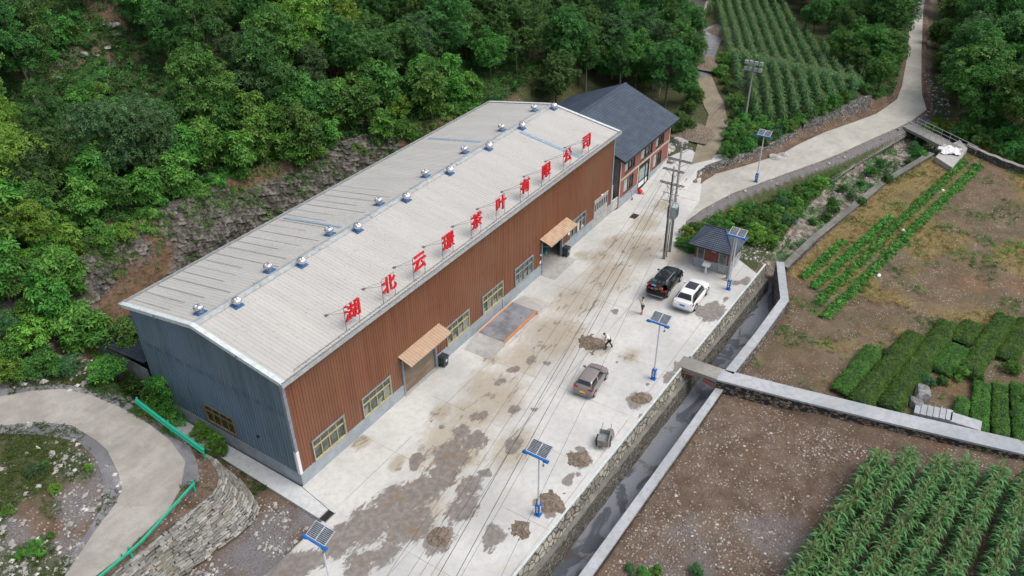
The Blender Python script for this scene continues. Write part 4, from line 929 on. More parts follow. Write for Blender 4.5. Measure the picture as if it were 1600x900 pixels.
def drystone():
    s = NT('dry_stone'); g = s.n('ShaderNodeNewGeometry'); c = s.mix(s.ramp(g.outputs['Random Per Island'], 0, 1), (.185, .18, .165), (.41, .40, .375)); c = s.mix(s.math('GREATER_THAN', g.outputs['Random Per Island'], .9), c, (.30, .26, .21))
    c = s.mix(s.math('MULTIPLY', s.ramp(s.noise(5, 6, .7), .42, .7), .6), c, (.13, .125, .11)); c = s.mix(s.math('MULTIPLY', s.ramp(s.noise(.5, 4), .5, .7), .4), c, (.10, .11, .06)); s.bump(s.noise(16, 4), .6, .02); return s.fin(c, .92, 0, .2)
M['drystone'] = drystone(); mb.build('stones', M['drystone'], ds, True)
tl = [wallpt(s, 1.0) for s in np.linspace(0, lb_[-1], 60)]; t2 = []
for i, p in enumerate(tl):
    dd = tl[min(i + 1, 59)] - tl[max(i - 1, 0)]; dd = dd[:2] / np.linalg.norm(dd[:2]); q = A_([p[0] - dd[1] * 1.1, p[1] + dd[0] * 1.1]); t2.append(A_([*q, max(float(H(*q)) + .03, p[2] - .55)]))
loft('backfill', [[p + A_([0, 0, .02]) for p in tl], [(p + q) / 2 + A_([0, 0, .04]) for p, q in zip(tl, t2)], t2], M['earth'], ds)

# ------------------------------------------------------------------ the rock cut behind the factory
def cliff():
    xs = np.arange(-1.5, 50.01, .14); ts = np.linspace(0, 1, 74); X, T = np.meshgrid(xs, ts, indexing='ij')
    yt = np.interp(X, XK, yt_); wd = np.interp(X, XK, wd_); hc = np.interp(X, XK, hc_)
    b = fbm(X * .12, T * 1.5, 0, 80, 3) - .5
    Y = yt - wd + wd * (T ** 1.15) - .75 + 1.6 * b * np.sin(math.pi * T); Z = -.2 + (hc + .45) * (T ** .92)
    dip = Z + .22 * X + .5 * fbm(X * .3, Z * .3, 0, 84, 2)
    lay = dip / .27 + .8 * fbm(X * .8, Z * .8, 0, 86, 2); fr = lay - np.floor(lay); band = np.floor(lay)
    jx = X / .62 + _h(band, band * 0, band * 0, 5) * 7 + .4 * fbm(X, Z, 0, 83, 2); cell = _h(band, np.floor(jx), band * 0, 9); jf = jx - np.floor(jx)
    crack = np.minimum(np.minimum(fr, 1 - fr) * .27, np.minimum(jf, 1 - jf) * .62); cr = sst(0, .06, crack)
    rough = sst(.56, .68, fbm(X * .16 + 3, T * 2.2, 0, 81, 3) + .10 * sst(.75, 1, T))
    Y = Y - (.30 * (cell - .5) + .12 * cr) * (.35 + .65 * (1 - rough)) - .22 * (fbm(X * 1.7, Z * 1.7, 0, 82, 4) - .5)
    soil = rough; n, m = X.shape; I = np.arange(n * m).reshape(n, m); F_ = np.stack([I[:-1, :-1], I[1:, :-1], I[1:, 1:], I[:-1, 1:]], -1).reshape(-1, 4)
    return mesh_np('rock_cut', np.stack([X, Y, Z], -1).reshape(-1, 3), F_, dict(soil=soil.ravel(), cell=cell.ravel(), crack=(1 - cr).ravel(), high=T.ravel()))
def rockmat():
    s = NT('rock_cut'); c = s.mix(s.attr('cell'), (.092, .083, .070), (.215, .20, .175)); c = s.mix(s.ramp(s.noise(6, 7, .75), .5, .72), c, (.31, .295, .275)); c = s.mix(s.ramp(s.noise(1.0, 6, .7, s.co((1.8, 1, .3))), .40, .58), s.mix(.75, c, (.03, .028, .027)), c)
    c = s.mix(s.math('MULTIPLY', s.attr('crack'), .6), c, (.035, .03, .026)); so_ = s.mix(s.ramp(s.noise(2.5, 6, .7), .35, .65), (.095, .058, .034), (.185, .108, .062))
    c = s.mix(s.math('MULTIPLY', s.attr('soil'), .85), c, so_); gm = s.math('MULTIPLY', s.ramp(s.noise(.8, 6, .7), .52, .64), .75); c = s.mix(gm, c, (.045, .055, .022)); s.bump(s.noise(9, 6, .7), .8, .06); return s.fin(c, .92, 0, .2)
ckm = cliff(); tag(link('rock_cut', ckm, rockmat()), kind='structure')

# ------------------------------------------------------------------ solar street lamps
M['cell'] = simple('solar_cell', (.075, .09, .105), .25, var=.2)
def solar_lamp(label, base, z, rz=0.0, tilt=0.0, h=5.6, second=None):
    t = thing('solar_street_lamp', label, 'street lamp', (base[0], base[1], z), rz, 'solar street lamps'); 
    mb = MB(); mb.tube([(0, 0, 0), (0, 0, h)], [.075, .05], 10); p = mb.build('pole', M['lamp_pole'], t)
    mb = MB(); mb.obox((0, 0, .02), (.2, 0, 0), (0, .2, 0), (0, 0, .02)); mb.tube([(0, 0, .04), (0, 0, 1.0)], .13, 8); mb.obox((0, 0, .62), (.155, 0, 0), (0, .155, 0), (0, 0, .36)); mb.build('battery_box', M['blue'], t)
    mb = MB()
    for zz in (.4, .6, .8): mb.obox((-.16, 0, zz), (.006, 0, 0), (0, .06, 0), (0, 0, .05)); mb.obox((0, -.16, zz), (.06, 0, 0), (0, .006, 0), (0, 0, .05))
    mb.build('white_mark', M['white'], t)
    mb = MB(); mb.obox((-.42, 0, h - .02), (.075, 0, 0), (0, .82, .0), (0, 0, .05)); mb.obox((-.42, -.72, h - .06), (.11, 0, 0), (0, .17, 0), (0, 0, .05)); mb.obox((-.42, .72, h - .06), (.11, 0, 0), (0, .17, 0), (0, 0, .05)); mb.tube([(0, 0, h - .25), (-.4, 0, h - .03)], .035, 6); mb.build('lamp_arm', M['blue'], t)
    mb = MB(); mb.obox((-.42, -.55, h - .5), (.05, 0, 0), (0, .05, 0), (0, 0, .06)); mb.tube([(-.42, -.55, h - .05), (-.42, -.55, h - .45)], .015, 5); mb.build('camera', M['greytrim'], t)
    sl = R(20); ux = A_([math.cos(sl), 0, math.sin(sl)]); nz = A_([-math.sin(sl), 0, math.cos(sl)]); c0 = A_([.06, 0, h + .18])
    mb = MB(); mb.obox(c0, ux * .46, (0, .70, 0), nz * .02); pn = mb.build('solar_panel', M['silver'], t)
    for sgn in (-1, 1):
        mb = MB(); nx_, ny_ = 9, 3
        for i in range(nx_):
            for j in range(ny_):
                c = c0 + nz * .024 + ux * (-.42 + (i + .5) * .84 / nx_) + A_([0, sgn * .345 + (-.31 + (j + .5) * .62 / ny_), 0]); mb.obox(c, ux * .034, (0, .1, 0), nz * .004)
        mb.build('cells', M['cell'], pn)
    mb = MB(); mb.tube([(0, 0, h - .05), (.04, 0, h + .18)], .03, 6); mb.build('bracket', M['greytrim'], t); return t
tilt_axis = None
solar_lamp('solar lamp beside the round gravel pile, near the middle of the yard edge', G(841, 804), 0)
solar_lamp('solar lamp standing between the grey hatchback and the channel wall', G(1021, 592), 0)
l3 = solar_lamp('solar lamp right behind the white car beside the guard hut', G(1138, 452), 0, 0, 0, 5.7)
l4 = solar_lamp('solar lamp beside the valley road above the weedy bank', G(1181, 285), .12)
l5 = solar_lamp('solar lamp cut by the bottom of the photo at the gravel corner', G(522, 938), 0)
# ------------------------------------------------------------------ power poles
def insul(mb, p): mb.lathe([(.03, 0), (.06, .03), (.035, .07), (.06, .11), (.03, .16)], p, 8)
PB = [G(1037, 404), G(1046, 393)]
pts_top = []
for i, (b, h) in enumerate(zip(PB, (9.6, 11.3))):
    t = thing('utility_pole', ['shorter concrete utility pole with the grey transformer box, nearer the black car', 'taller concrete utility pole standing just behind the transformer pole'][i], 'utility pole', (b[0], b[1], 0), 0, 'pair of utility poles')
    mb = MB(); mb.tube([(0, 0, -.1), (0, 0, h)], [.145, .085], 12); mb.build('pole', M['pole_conc'], t, smooth=True)
    for zz, L_ in ((h - .35, 1.0), (h - 1.7, 1.15)):
        mb = MB(); mb.obox((0, -.12, zz), (0.0, .04, 0), (.04, 0, 0), (0, 0, .04)); mb.obox((-.13, 0, zz), (.03, 0, 0), (0, L_, 0), (0, 0, .04)); mb.obox((.13, 0, zz), (.03, 0, 0), (0, L_, 0), (0, 0, .04))
        for s in (-1, 1): mb.tube([(.1, s * L_ * .8, zz), (0, 0, zz - .7)], .02, 5)
        cr = mb.build('crossarm', M['steel'], t); mb = MB()
        for yy in (-.95, -.5, .5, .95): insul(mb, (-.13, yy * L_, zz + .04))
        mb.build('insulators', simple('porcelain', (.42, .44, .46), .25), cr)
    if i == 0:
        mb = MB(); mb.box(.16, -.55, 4.3, .95, .25, 5.5); tb = mb.build('transformer_box', simple('transformer_grey', (.34, .39, .40), .5), t); mb = MB()
        for k in range(6): mb.box(.22 + k * .12, -.62, 4.45, .25 + k * .12, -.55, 5.35)
        mb.build('cooling_fins', M['greytrim'], tb); mb = MB()
        for k in range(3): insul(mb, (.35 + k * .2, -.15, 5.5))
        mb.build('bushings', M['silver'], tb)
        mb = MB(); mb.tube([(.15, -.2, 3.9), (.5, -.2, 4.3)], .04, 6); mb.tube([(0, -.2, 4.25), (1.0, -.2, 4.25)], .05, 6); mb.build('support_arm', M['silver'], t)
        mb = MB(); mb.tube([(-.2, -.02, .9), (-.2, 0, 5), (-.16, 0, 9)], .05, 6); mb.tube([(.1, -.2, .2), (.1, -.2, 4)], .045, 6); mb.build('cable_conduit', M['wire'], t)
        mb = MB()
        for k, zz in enumerate((6.2, 7.0)):
            for yy in (-.6, 0, .6): mb.tube([(-.13, yy, zz), (-.3, yy, zz - .3)], .04, 6)
        mb.obox((-.13, 0, 6.2), (.03, 0, 0), (0, .8, 0), (0, 0, .04)); mb.obox((-.13, 0, 7.0), (.03, 0, 0), (0, .8, 0), (0, 0, .04)); mb.build('fuse_cutout', M['silver'], t)
        mb = MB()
        for k in range(4): mb.tube([(.3 + k * .15, -.15, 5.6), (.1, -.3 + .2 * k, 6.6), (-.13, -.5 + .3 * k, 7.9)], .015, 4)
        mb.build('jumper_cable', M['wire'], t)
pb = PB[0]
mt = thing('utility_mast', 'tall grey mast topped by a cluster of grey fittings on the planted slope', 'mast', tuple(hit(1163, 193)))  # utility mast with insulator-like grey fittings, carries no floodlights
mb = MB(); mb.tube([(0, 0, -.2), (0, 0, 7.6)], [.16, .09], 10); mb.build('pole', M['pole_conc'], mt); mb = MB(); mb.obox((0, 0, 7.5), (.06, 0, 0), (0, 1.0, 0), (0, 0, .04)); mb.obox((0, 0, 6.7), (.06, 0, 0), (0, 1.0, 0), (0, 0, .04)); mb.obox((0, 0, 7.2), (.9, 0, 0), (0, .05, 0), (0, 0, .04)); mb.build('crossarm', M['steel'], mt)
for yy in (-.9, -.3, .3, .9):
    for zz in (6.75, 7.55):
        mb = MB(); mb.obox((-.12, yy, zz + .2), (.13, 0, 0), (0, .2, 0), (0, 0, .2)); mb.build('fitting', M['gutter'], mt)
mb = MB(); mb.tube([(-.3, 5.2, -1.2), (0, .1, 6.2)], .02, 4); mb.build('guy_wire', M['steel'], mt)
# conductors: down the yard past the camera, and up the valley
def wire(name, label, a, b, sag, r=.012):
    a, b = A_(a, float), A_(b, float); pts = [a + (b - a) * t - A_([0, 0, sag * 4 * t * (1 - t)]) for t in np.linspace(0, 1, 24)]
    mb = MB(); mb.tube(pts, r, 4); return tag(mb.build(name, M['wire']), label, 'cable', 'overhead cables across the yard')
WZ = [(598, 900, 9.2), (632, 900, 9.2), (655, 900, 8.9), (672, 900, 8.9), (683, 900, 7.6), (712, 900, 7.6), (745, 838, 7.4), (820, 800, 7.0)]
for i, (a, b, z) in enumerate(WZ):
    g = G(a, b, z); y_end = -8.5 - 1.1 + [2.05, 1.45, .6, .15, 1.9, 1.35, .25, -.55][i]; e = A_([pb[0], pb[1] + [1.0, .5, -.5, -.95, .9, .3, -.4, -.9][i], [9.35, 9.35, 9.35, 9.35, 8.0, 8.0, 7.0, 6.3][i]])
    d = (g - e); far = e + d * 2.2; far[2] = e[2]
    wire('overhead_cable', 'thin black cable over the yard, %s counted from the factory side' % ORD[i], e, far, .5, .009 if i not in (4, 5) else .016)
for i, yy in enumerate((-.95, -.5, .5, .95)):
    e = A_([PB[1][0], PB[1][1] + yy, 11.0]); m_ = hit(1163, 193); wire('overhead_cable', 'thin black cable running up the valley from the poles, %s from the hill side' % ORD[3 - i], e, (m_[0], m_[1] + yy * .9, m_[2] + 7.6), .8)
# ------------------------------------------------------------------ guard rails
def guardrail(label, pts, posts, hs=1.0, tl=.45):
    t = thing('guard_rail', label, 'guard rail', tuple(pts[0]), 0, 'green guard rails of the hill road'); P = A_(pts, float); n = 20
    s_ = np.linspace(0, len(P) - 1, n); Q = np.column_stack([np.interp(s_, range(len(P)), P[:, i]) for i in range(3)]); T = np.gradient(Q, axis=0); T /= np.linalg.norm(T, axis=1)[:, None]; N = np.column_stack([-T[:, 1], T[:, 0], T[:, 2] * 0])
    rows = []
    sg = 1 if (N[0] @ (CAM - Q[0])) > 0 else -1
    for dz, o in ((-.16, -.07), (-.12, .06), (-.05, .06), (0, -.06), (.05, .06), (.12, .06), (.16, -.07)): rows.append(Q + N * (o * .9 * hs - dz * tl) * sg + [0, 0, dz * hs])
    rows += [r_ - N * .025 * sg for r_ in rows[::-1]]; rows.append(rows[0]); loft('rail', rows, M['green_rail'], t)
    for k in posts:
        i = int(k * (n - 1)); p = Q[i] - P[0]; g = float(H(Q[i][0], Q[i][1])) - P[0][2] - .3; mb = MB(); mb.tube([(p[0] - N[i][0] * .16 * sg, p[1] - N[i][1] * .16 * sg, g - .1), (p[0] - N[i][0] * .16 * sg, p[1] - N[i][1] * .16 * sg, p[2] + .18)], .075, 8); mb.build('post', M['green_rail'], t)
    return t
guardrail('green guard rail on the road edge facing the blue gable wall', [tuple(G(211, 626, 3.5)), tuple(G(262, 665, 3.5)), tuple(G(318, 706, 3.45))], (.02, .5, .98), .8, .4)
guardrail('green guard rail running along the top of the dry stone wall', [tuple(G(304, 755, 3.5)), tuple(G(220, 848, 3.5)), tuple(G(160, 898, 3.5)), tuple(G(90, 960, 3.5))], (.02, .45, .9), .62, -.1)
# ------------------------------------------------------------------ foot bridge
br = thing('footbridge', 'small concrete footbridge with thin white railings over the stream bed', 'footbridge', (82.5, -24.5, 0))
A0, A1 = G(1414, 199, .35), G(1480, 232, .35); dv = A1 - A0; dl = np.linalg.norm(dv); dv /= dl; nv = A_([-dv[1], dv[0], 0]) * -1
if nv @ A_([1, 0, 0]) < 0: nv = -nv
mb = MB(); c = (A0 + A1) / 2 + nv * .95; mb.obox(c - [0, 0, .18], dv * (dl / 2 + .5), nv * .95, (0, 0, .16)); mb.build('deck', M['oldcap'], br, True)
mb = MB(); mb.obox(A0 + nv * .9 - [0, 0, 1.3], dv * .35, nv * .9, (0, 0, 1.0)); mb.obox(A1 + nv * .9 - [0, 0, 1.3], dv * .35, nv * .9, (0, 0, 1.0)); mb.split('abutment', M['st_old'], br, True)
for o, L_ in ((.06, 1.0), (1.82, 1.35)):
    mb = MB(); n = 7
    for i in range(n + 1): q = A0 + dv * dl * L_ * i / n + nv * o; mb.tube([q, q + [0, 0, .95]], .022, 5)
    for zz in (.5, .95): mb.tube([A0 + nv * o + [0, 0, zz], A0 + dv * dl * L_ + nv * o + [0, 0, zz]], .03, 5)
    mb.build('railing', M['silver'], br, True)
sl = thing('landing_slab', 'concrete landing slab at the field end of the footbridge', 'slab', tuple(G(1495, 240, .2)))
mb = MB(); q0 = G(1478, 233, .2); mb.prism([tuple(G(*p, .2)[:2]) for p in ((1478, 228), (1500, 219), (1512, 232), (1488, 262), (1462, 245))], -1.2, .2); mb.build('slab', M['ramp'], sl, True)
# ------------------------------------------------------------------ guard hut
gh = thing('guard_hut', 'small guard hut with red walls, grey base and dark tiled hip roof', 'hut', (40.9, -13.0, 0), 0)
hx, hy = 1.45, 1.6
def hutwall():
    m, g = MB(), MB()
    m.box(-hx, -hy, .95, hx, hy, 2.55); g.box(-hx - .05, -hy - .05, -.05, hx + .05, hy + .05, .95); return m, g
m, g = hutwall(); m.build('wall', M['brickred'], gh); g.build('plinth', M['plinth'], gh)
E_ = 2.05; ez = 2.5; rz_ = 3.75; rr = .45
cs = [(-E_, -E_ - .1, ez), (E_, -E_ - .1, ez), (E_, E_ + .1, ez), (-E_, E_ + .1, ez)]; r1, r2 = (0, -rr, rz_), (0, rr, rz_)
def hipface(a, b, c, d, nm, par, rows=12, cols=14):
    a, b, c, d = [A_(q, float) for q in (a, b, c, d)]; V_, F_ = [], []; nrm = np.cross(b - a, (c + d) / 2 - a); nrm /= np.linalg.norm(nrm); nrm *= np.sign(nrm[2]); nc = cols * 4
    for r in range(rows):
        for t, h in ((r / rows, .05), ((r + 1) / rows, 0)):
            p0, p1 = a + (d - a) * t, b + (c - b) * t; w_ = np.linalg.norm(b - a)
            for j in range(nc + 1): p = p0 + (p1 - p0) * j / nc; ph = np.linalg.norm((a + (b - a) * .5) - p) * 0 + ((p - a) @ (b - a)) / w_ / .22; V_.append(p + nrm * (h + .03 * (.5 + .5 * math.cos(2 * math.pi * ph))))
        o = r * 2 * (nc + 1)
        for j in range(nc): F_.append((o + j, o + j + 1, o + nc + 2 + j, o + nc + 1 + j))
        if r:
            for j in range(nc): F_.append((o + j, o + j + 1, o - nc + j, o - nc - 1 + j))
    return link(nm, mesh_np(nm, A_(V_), A_(F_)), M['tile'], par)
rf = hipface(cs[3], cs[0], r1, r2, 'roof', gh)
for k, (a, b, c, d) in enumerate(((cs[0], cs[1], r1, r1), (cs[1], cs[2], r2, r1), (cs[2], cs[3], r2, r2))): hipface(a, b, c, d, 'roof_slope', rf)
mb = MB()
for a, b in ((cs[0], r1), (cs[1], r1), (cs[2], r2), (cs[3], r2), (r1, r2)): mb.tube([A_(a) + [0, 0, .06], A_(b) + [0, 0, .06]], .07, 6)
mb.build('ridge_cap', M['tile_dark'], rf); mb = MB(); mb.quad(*cs); mb.obox((0, 0, ez - .05), (E_, 0, 0), (0, E_ + .1, 0), (0, 0, .045)); mb.build('eave', simple('dark_eave', (.03, .035, .045), .6), rf)
mb = MB(); y = hy
for (y0, y1, z0, z1) in ((.75, 1.35, 1.0, 2.2),): mb.box(-hx - .06, y0 - .06, z0 - .06, -hx - .01, y1 + .06, z1 + .06)
w_ = mb.build('window', M['greyframe'], gh); mb = MB(); mb.box(-hx - .075, .78, 1.03, -hx - .062, 1.32, 2.17); mb.build('glass', M['glass'], w_)
mb = MB(); mb.box(-hx - .07, -1.45, .02, -hx - .005, -.65, 2.15); d_ = mb.build('door', M['greyframe'], gh); mb = MB(); mb.box(-hx - .085, -1.33, 1.1, -hx - .072, -.77, 2.02); mb.build('door_glass', M['glass'], d_); mb = MB()
for k in range(7): mb.box(-hx - .09, -1.36 + k * .09, .1, -hx - .072, -1.33 + k * .09, 1.0)
mb.build('door_bars', M['silver'], d_); mb = MB(); mb.box(-hx - .16, -.35, 2.1, -hx - .055, .05, 2.28); mb.build('wall_lamp', M['white'], gh)
mb = MB(); mb.box(-hx * .3, -hy - .05, 1.05, hx * .6, -hy - .02, 2.15); mb.build('side_window', M['glass'], gh)
mb = MB()
for k in range(8): mb.tube([(-1.2 + k * .35, -hy - .25, 0), (-1.2 + k * .35, -hy - .25, 1.25)], .02, 4)
for zz in (.3, .75, 1.25): mb.tube([(-1.3, -hy - .25, zz), (1.3, -hy - .25, zz)], .025, 4)
tag(mb.build('side_gate', M['silver'], None), 'silver bar gate against the side of the guard hut', 'gate'); bpy.data.objects['side_gate'].location = gh.location
wb = thing('washbasin', 'white pedestal washbasin standing in front of the guard hut', 'washbasin', tuple(G(1102, 426)))
mb = MB(); mb.lathe([(.17, 0), (.11, .12), (.09, .7), (.16, .8)], seg=12); mb.build('pedestal', M['white'], wb, smooth=True); mb = MB(); mb.obox((0, 0, .86), (.26, 0, 0), (0, .34, 0), (0, 0, .07)); mb.obox((.2, 0, .97), (.05, 0, 0), (0, .34, 0), (0, 0, .06)); mb.build('bowl', M['white'], wb)
sp = thing('hut_pole', 'grey concrete post standing beside the solar lamp near the guard hut', 'post', tuple(G(1136, 437)))
mb = MB(); mb.tube([(0, 0, 0), (0, 0, 5.3)], [.15, .10], 10); mb.build('post', M['pole_conc'], sp); mb = MB(); mb.obox((0, 0, .06), (.25, 0, 0), (0, .25, 0), (0, 0, .06)); mb.build('footing', M['ramp'], sp)
# ------------------------------------------------------------------ weighbridge
wbg = thing('weighbridge', 'steel truck weighbridge with orange edges between two concrete ramps', 'weighbridge', (22, -1.7, 0))
mb = MB(); mb.box(19.65, -2.95, .26, 24.75, -.55, .36); dk = mb.build('deck', M['deck'], wbg, True); mb = MB(); mb.box(19.65, -3.03, .2, 24.75, -2.952, .40); mb.box(19.65, -.548, .2, 24.75, -.47, .40); mb.build('edge_beam', M['orange_edge'], dk, True)
mb = MB()
for x_, y_ in ((20.8, -2.5), (20.9, -1.0), (23.2, -2.4), (23.3, -1.0), (22.0, -1.7)): mb.lathe([(.10, .361), (.10, .366)], (x_, y_, 0), 10)
mb.split('bolt_cover', M['steel'], dk, True)
mb = MB(); mb.box(19.9, -2.9, .02, 24.5, -.6, .255); mb.build('pit_frame', M['dark'], wbg, True)
for x0, x1, h0, h1 in ((17.5, 19.62, .02, .36), (24.78, 26.6, .36, .02)):
    mb = MB(); mb.prism([(x0, -3.1), (x1, -3.1), (x1, -.5), (x0, -.5)], -.02, [h0, h1, h1, h0]); mb.build('ramp', M['ramp'], wbg, True)
# ------------------------------------------------------------------ bins, table, grate, cart, broom, lantern
def bin_(label, p, rz):
    t = thing('wheeled_bin', label, 'bin', (p[0], p[1], 0), rz, 'dark wheeled bins'); mb = MB(); mb.add([(-.22, -.24, .08), (.22, -.24, .08), (.22, .24, .08), (-.22, .24, .08), (-.29, -.30, .95), (.29, -.30, .95), (.29, .30, .95), (-.29, .30, .95)], [(0, 3, 2, 1), (4, 5, 6, 7), (0, 1, 5, 4), (1, 2, 6, 5), (2, 3, 7, 6), (3, 0, 4, 7)]); mb.build('body', M['plastic_dark'], t)
    mb = MB(); mb.obox((0, 0, .99), (.32, 0, 0), (0, .33, 0), (0, 0, .035)); mb.obox((.02, 0, 1.03), (.22, 0, 0), (0, .22, 0), (0, 0, .02)); mb.build('lid', M['plastic_dark'], t)
    for s in (-1, 1): mb = MB(); mb.lathe([(.1, -.03), (.1, .03)], (.24, s * .27, .1), 12, 'y'); mb.build('wheel', M['black'], t)
    mb = MB(); mb.tube([(.34, -.25, .9), (.38, -.2, .95), (.38, .2, .95), (.34, .25, .9)], .02, 5); mb.build('handle', M['black'], t)
    mb = MB(); mb.box(-.295, -.1, .55, -.27, .1, .78); mb.build('sticker', M['silver'], t)
bin_('dark wheeled bin against the plinth beside the closed roller door', (14.95, -.42), R(90)); bin_('dark wheeled bin against the plinth beside the open doorway', (34.5, -.42), R(90))
tb = thing('teal_cart', 'teal flat table standing inside the open factory doorway', 'table', (32.6, 1.9, .03), R(8))
mb = MB(); mb.obox((0, 0, .62), (1.15, 0, 0), (0, .85, 0), (0, 0, .05)); mb.build('tabletop', M['teal'], tb); 
for sx in (-1, 1):
    for sy in (-1, 1): mb = MB(); mb.tube([(sx * 1.0, sy * .7, 0), (sx * 1.0, sy * .7, .57)], .045, 6); mb.build('leg', M['silver'], tb)
mb = MB(); mb.obox((0, 0, .2), (1.0, 0, 0), (0, .03, 0), (0, 0, .03)); mb.build('stretcher', M['teal'], tb)
gr = thing('drain_grate', 'dark iron drain grate set in the concrete before the brick house', 'grate', tuple(G(991, 338)))
mb = MB()
for k in range(9): mb.box(-.5 + k * .12, -.28, .006, -.44 + k * .12, .28, .03)
mb.box(-.56, -.33, .006, .56, -.285, .034); mb.box(-.56, .285, .006, .56, .33, .034); mb.build('bars', M['black'], gr)
g2 = thing('corner_drain', 'dark open drain box at the end of the side path', 'drain', tuple(G(512, 805)))
mb = MB(); mb.box(-.5, -.28, .008, .35, .22, .02); mb.build('pit_shade', M['dark'], g2); mb = MB(); mb.box(-.55, -.33, .005, .4, -.285, .05); mb.box(-.55, .225, .005, .4, .27, .05); mb.split('rim', M['oldcap'], g2)  # flat near-black plate, its colour stands for the shade down the drain
hc = thing('handcart', 'grey two wheeled box handcart parked by the channel wall', 'handcart', tuple(G(943, 694)), R(18))
mb = MB()
for a in ((-.55, -.36, .42, .55, .36, .46), (-.55, -.40, .42, .55, -.36, .85), (-.55, .36, .42, .55, .40, .85), (.55, -.40, .42, .6, .40, .85)): mb.box(*a)
mb.build('box', M['greyframe'], hc); mb = MB(); mb.obox((-.62, 0, .62), (.03, 0, -.02), (0, .36, 0), (0.06, 0, .2)); mb.build('tailboard', M['wood'], hc)
for s in (-1, 1):
    mb = MB(); ns = 18; mb.tube([(.36 * math.cos(2 * math.pi * k / ns), s * .48, .36 + .36 * math.sin(2 * math.pi * k / ns)) for k in range(ns + 1)], .035, 6, False); w_ = mb.build('wheel', M['black'], hc); mb = MB()
    for k in range(8): th = math.pi * k / 4; mb.tube([(0, s * .48, .36), (.34 * math.cos(th), s * .48, .36 + .34 * math.sin(th))], .012, 4)
    mb.lathe([(.06, -.05), (.06, .05)], (0, s * .48, .36), 8, 'y'); mb.build('spokes', M['silver'], w_)
    mb = MB(); mb.tube([(.5, s * .34, .5), (1.5, s * .3, .62)], .025, 5); mb.build('handle', M['steel'], hc)
mb = MB(); mb.tube([(0, -.48, .36), (0, .48, .36)], .03, 6); mb.build('axle', M['steel'], hc)
lt = thing('red_lantern', 'round red lantern lying on the ground by the brick house doorway', 'lantern', (50.3, -.75, 0)); lt.scale = (.75, .75, .75)
mb = MB(); mb.lathe([(.08, .04), (.24, .1), (.36, .24), (.38, .36), (.32, .5), (.2, .6), (.08, .64)], seg=16); mb.build('globe', M['red'], lt, smooth=True)
for k, q in enumerate(((-.35, -.3), (.3, -.55), (-.1, -.6))): mb = MB(); mb.tube([(q[0] * .6, q[1] * .6, .1), (q[0], q[1], .06)], [.06, .1], 7); mb.build('tassel', simple('pink_tassel_%d' % k, (.50, .26, .22), .8), lt)
bm2 = thing('broom', 'broom leaning against the grey plinth of the brick house', 'broom', (48.5, -.55, 0)); mb = MB(); mb.tube([(0, -.1, .25), (.05, .26, 1.35)], .02, 5); mb.build('handle', M['wood'], bm2); mb = MB(); mb.add([(-.05, -.1, .28), (.05, -.1, .28), (.16, -.2, .0), (-.16, -.2, .0), (-.05, -.06, .28), (.05, -.06, .28), (.16, -.1, .0), (-.16, -.1, .0)], [(0, 1, 2, 3), (4, 7, 6, 5), (0, 4, 5, 1), (1, 5, 6, 2), (2, 6, 7, 3), (3, 7, 4, 0)]); mb.build('brush', M['steel'], bm2)
# ------------------------------------------------------------------ heaps of earth on the yard
M['heapstone'] = simple('heap_stone', (.24, .20, .155), .9, var=.4)
def heap(label, p, r, h, seed, stones=14):
    t = thing('earth_heap', label, 'earth heap', (p[0], p[1], 0), 0, 'small earth heaps on the yard'); n = 26; xs_ = np.linspace(-1.5, 1.5, n); X, Y = np.meshgrid(xs_, xs_, indexing='ij'); q = np.hypot(X, Y) * (1 + 1.1 * (fbm(X * 1.6 + seed, Y * 1.6, 0, seed) - .5)); Z = h * np.clip(1 - q, 0, 1) ** .8 * (.75 + .5 * fbm(X * 3, Y * 3, 0, seed + 1)) + .004 - .05 * (q > 1)
    I = np.arange(n * n).reshape(n, n); F_ = np.stack([I[:-1, :-1], I[1:, :-1], I[1:, 1:], I[:-1, 1:]], -1).reshape(-1, 4); V_ = np.stack([X * r, Y * r, Z], -1).reshape(-1, 3); F_ = F_[(V_[F_][:, :, 2].max(1) > 0)]
    link('earth', mesh_np('earth', V_, F_), M['soilpile'], t); mb = MB(); rg = np.random.default_rng(seed)
    for k in range(stones):
        a = rg.uniform(0, 6.3); d = rg.uniform(0, .75) * r; s = rg.uniform(.025, .065); z = h * max(0, 1 - d / r) * .85
        v1, v2, v3 = np.linalg.qr(rg.normal(size=(3, 3)))[0]; mb.obox((d * math.cos(a), d * math.sin(a), z + s * .4), v1 * s, v2 * s * .8, v3 * s * .6)
    mb.split('stone', M['heapstone'], t)
for a in (('round heap of gravelly earth at the foot of the middle solar lamp', (862, 786), .95, .16, 3, 34), ('small heap of stony earth beside the channel wall below the round heap', (816, 828), .62, .14, 5, 20), ('low heap of earth inside the dark puddle by the upper channel wall', (1003, 622), .75, .16, 7, 30),
          ('flat heap of brown earth in front of the shovelling man', (925, 537), 1.0, .14, 9, 10), ('brown earth heap in the dark stain nearest the bottom of the yard', (686, 838), .85, .10, 11, 22), ('flat heap of dark gravel beside the puddle left of the handcart', (905, 718), .8, .09, 13, 26),):
    heap(a[0], G(*a[1]), *a[2:])
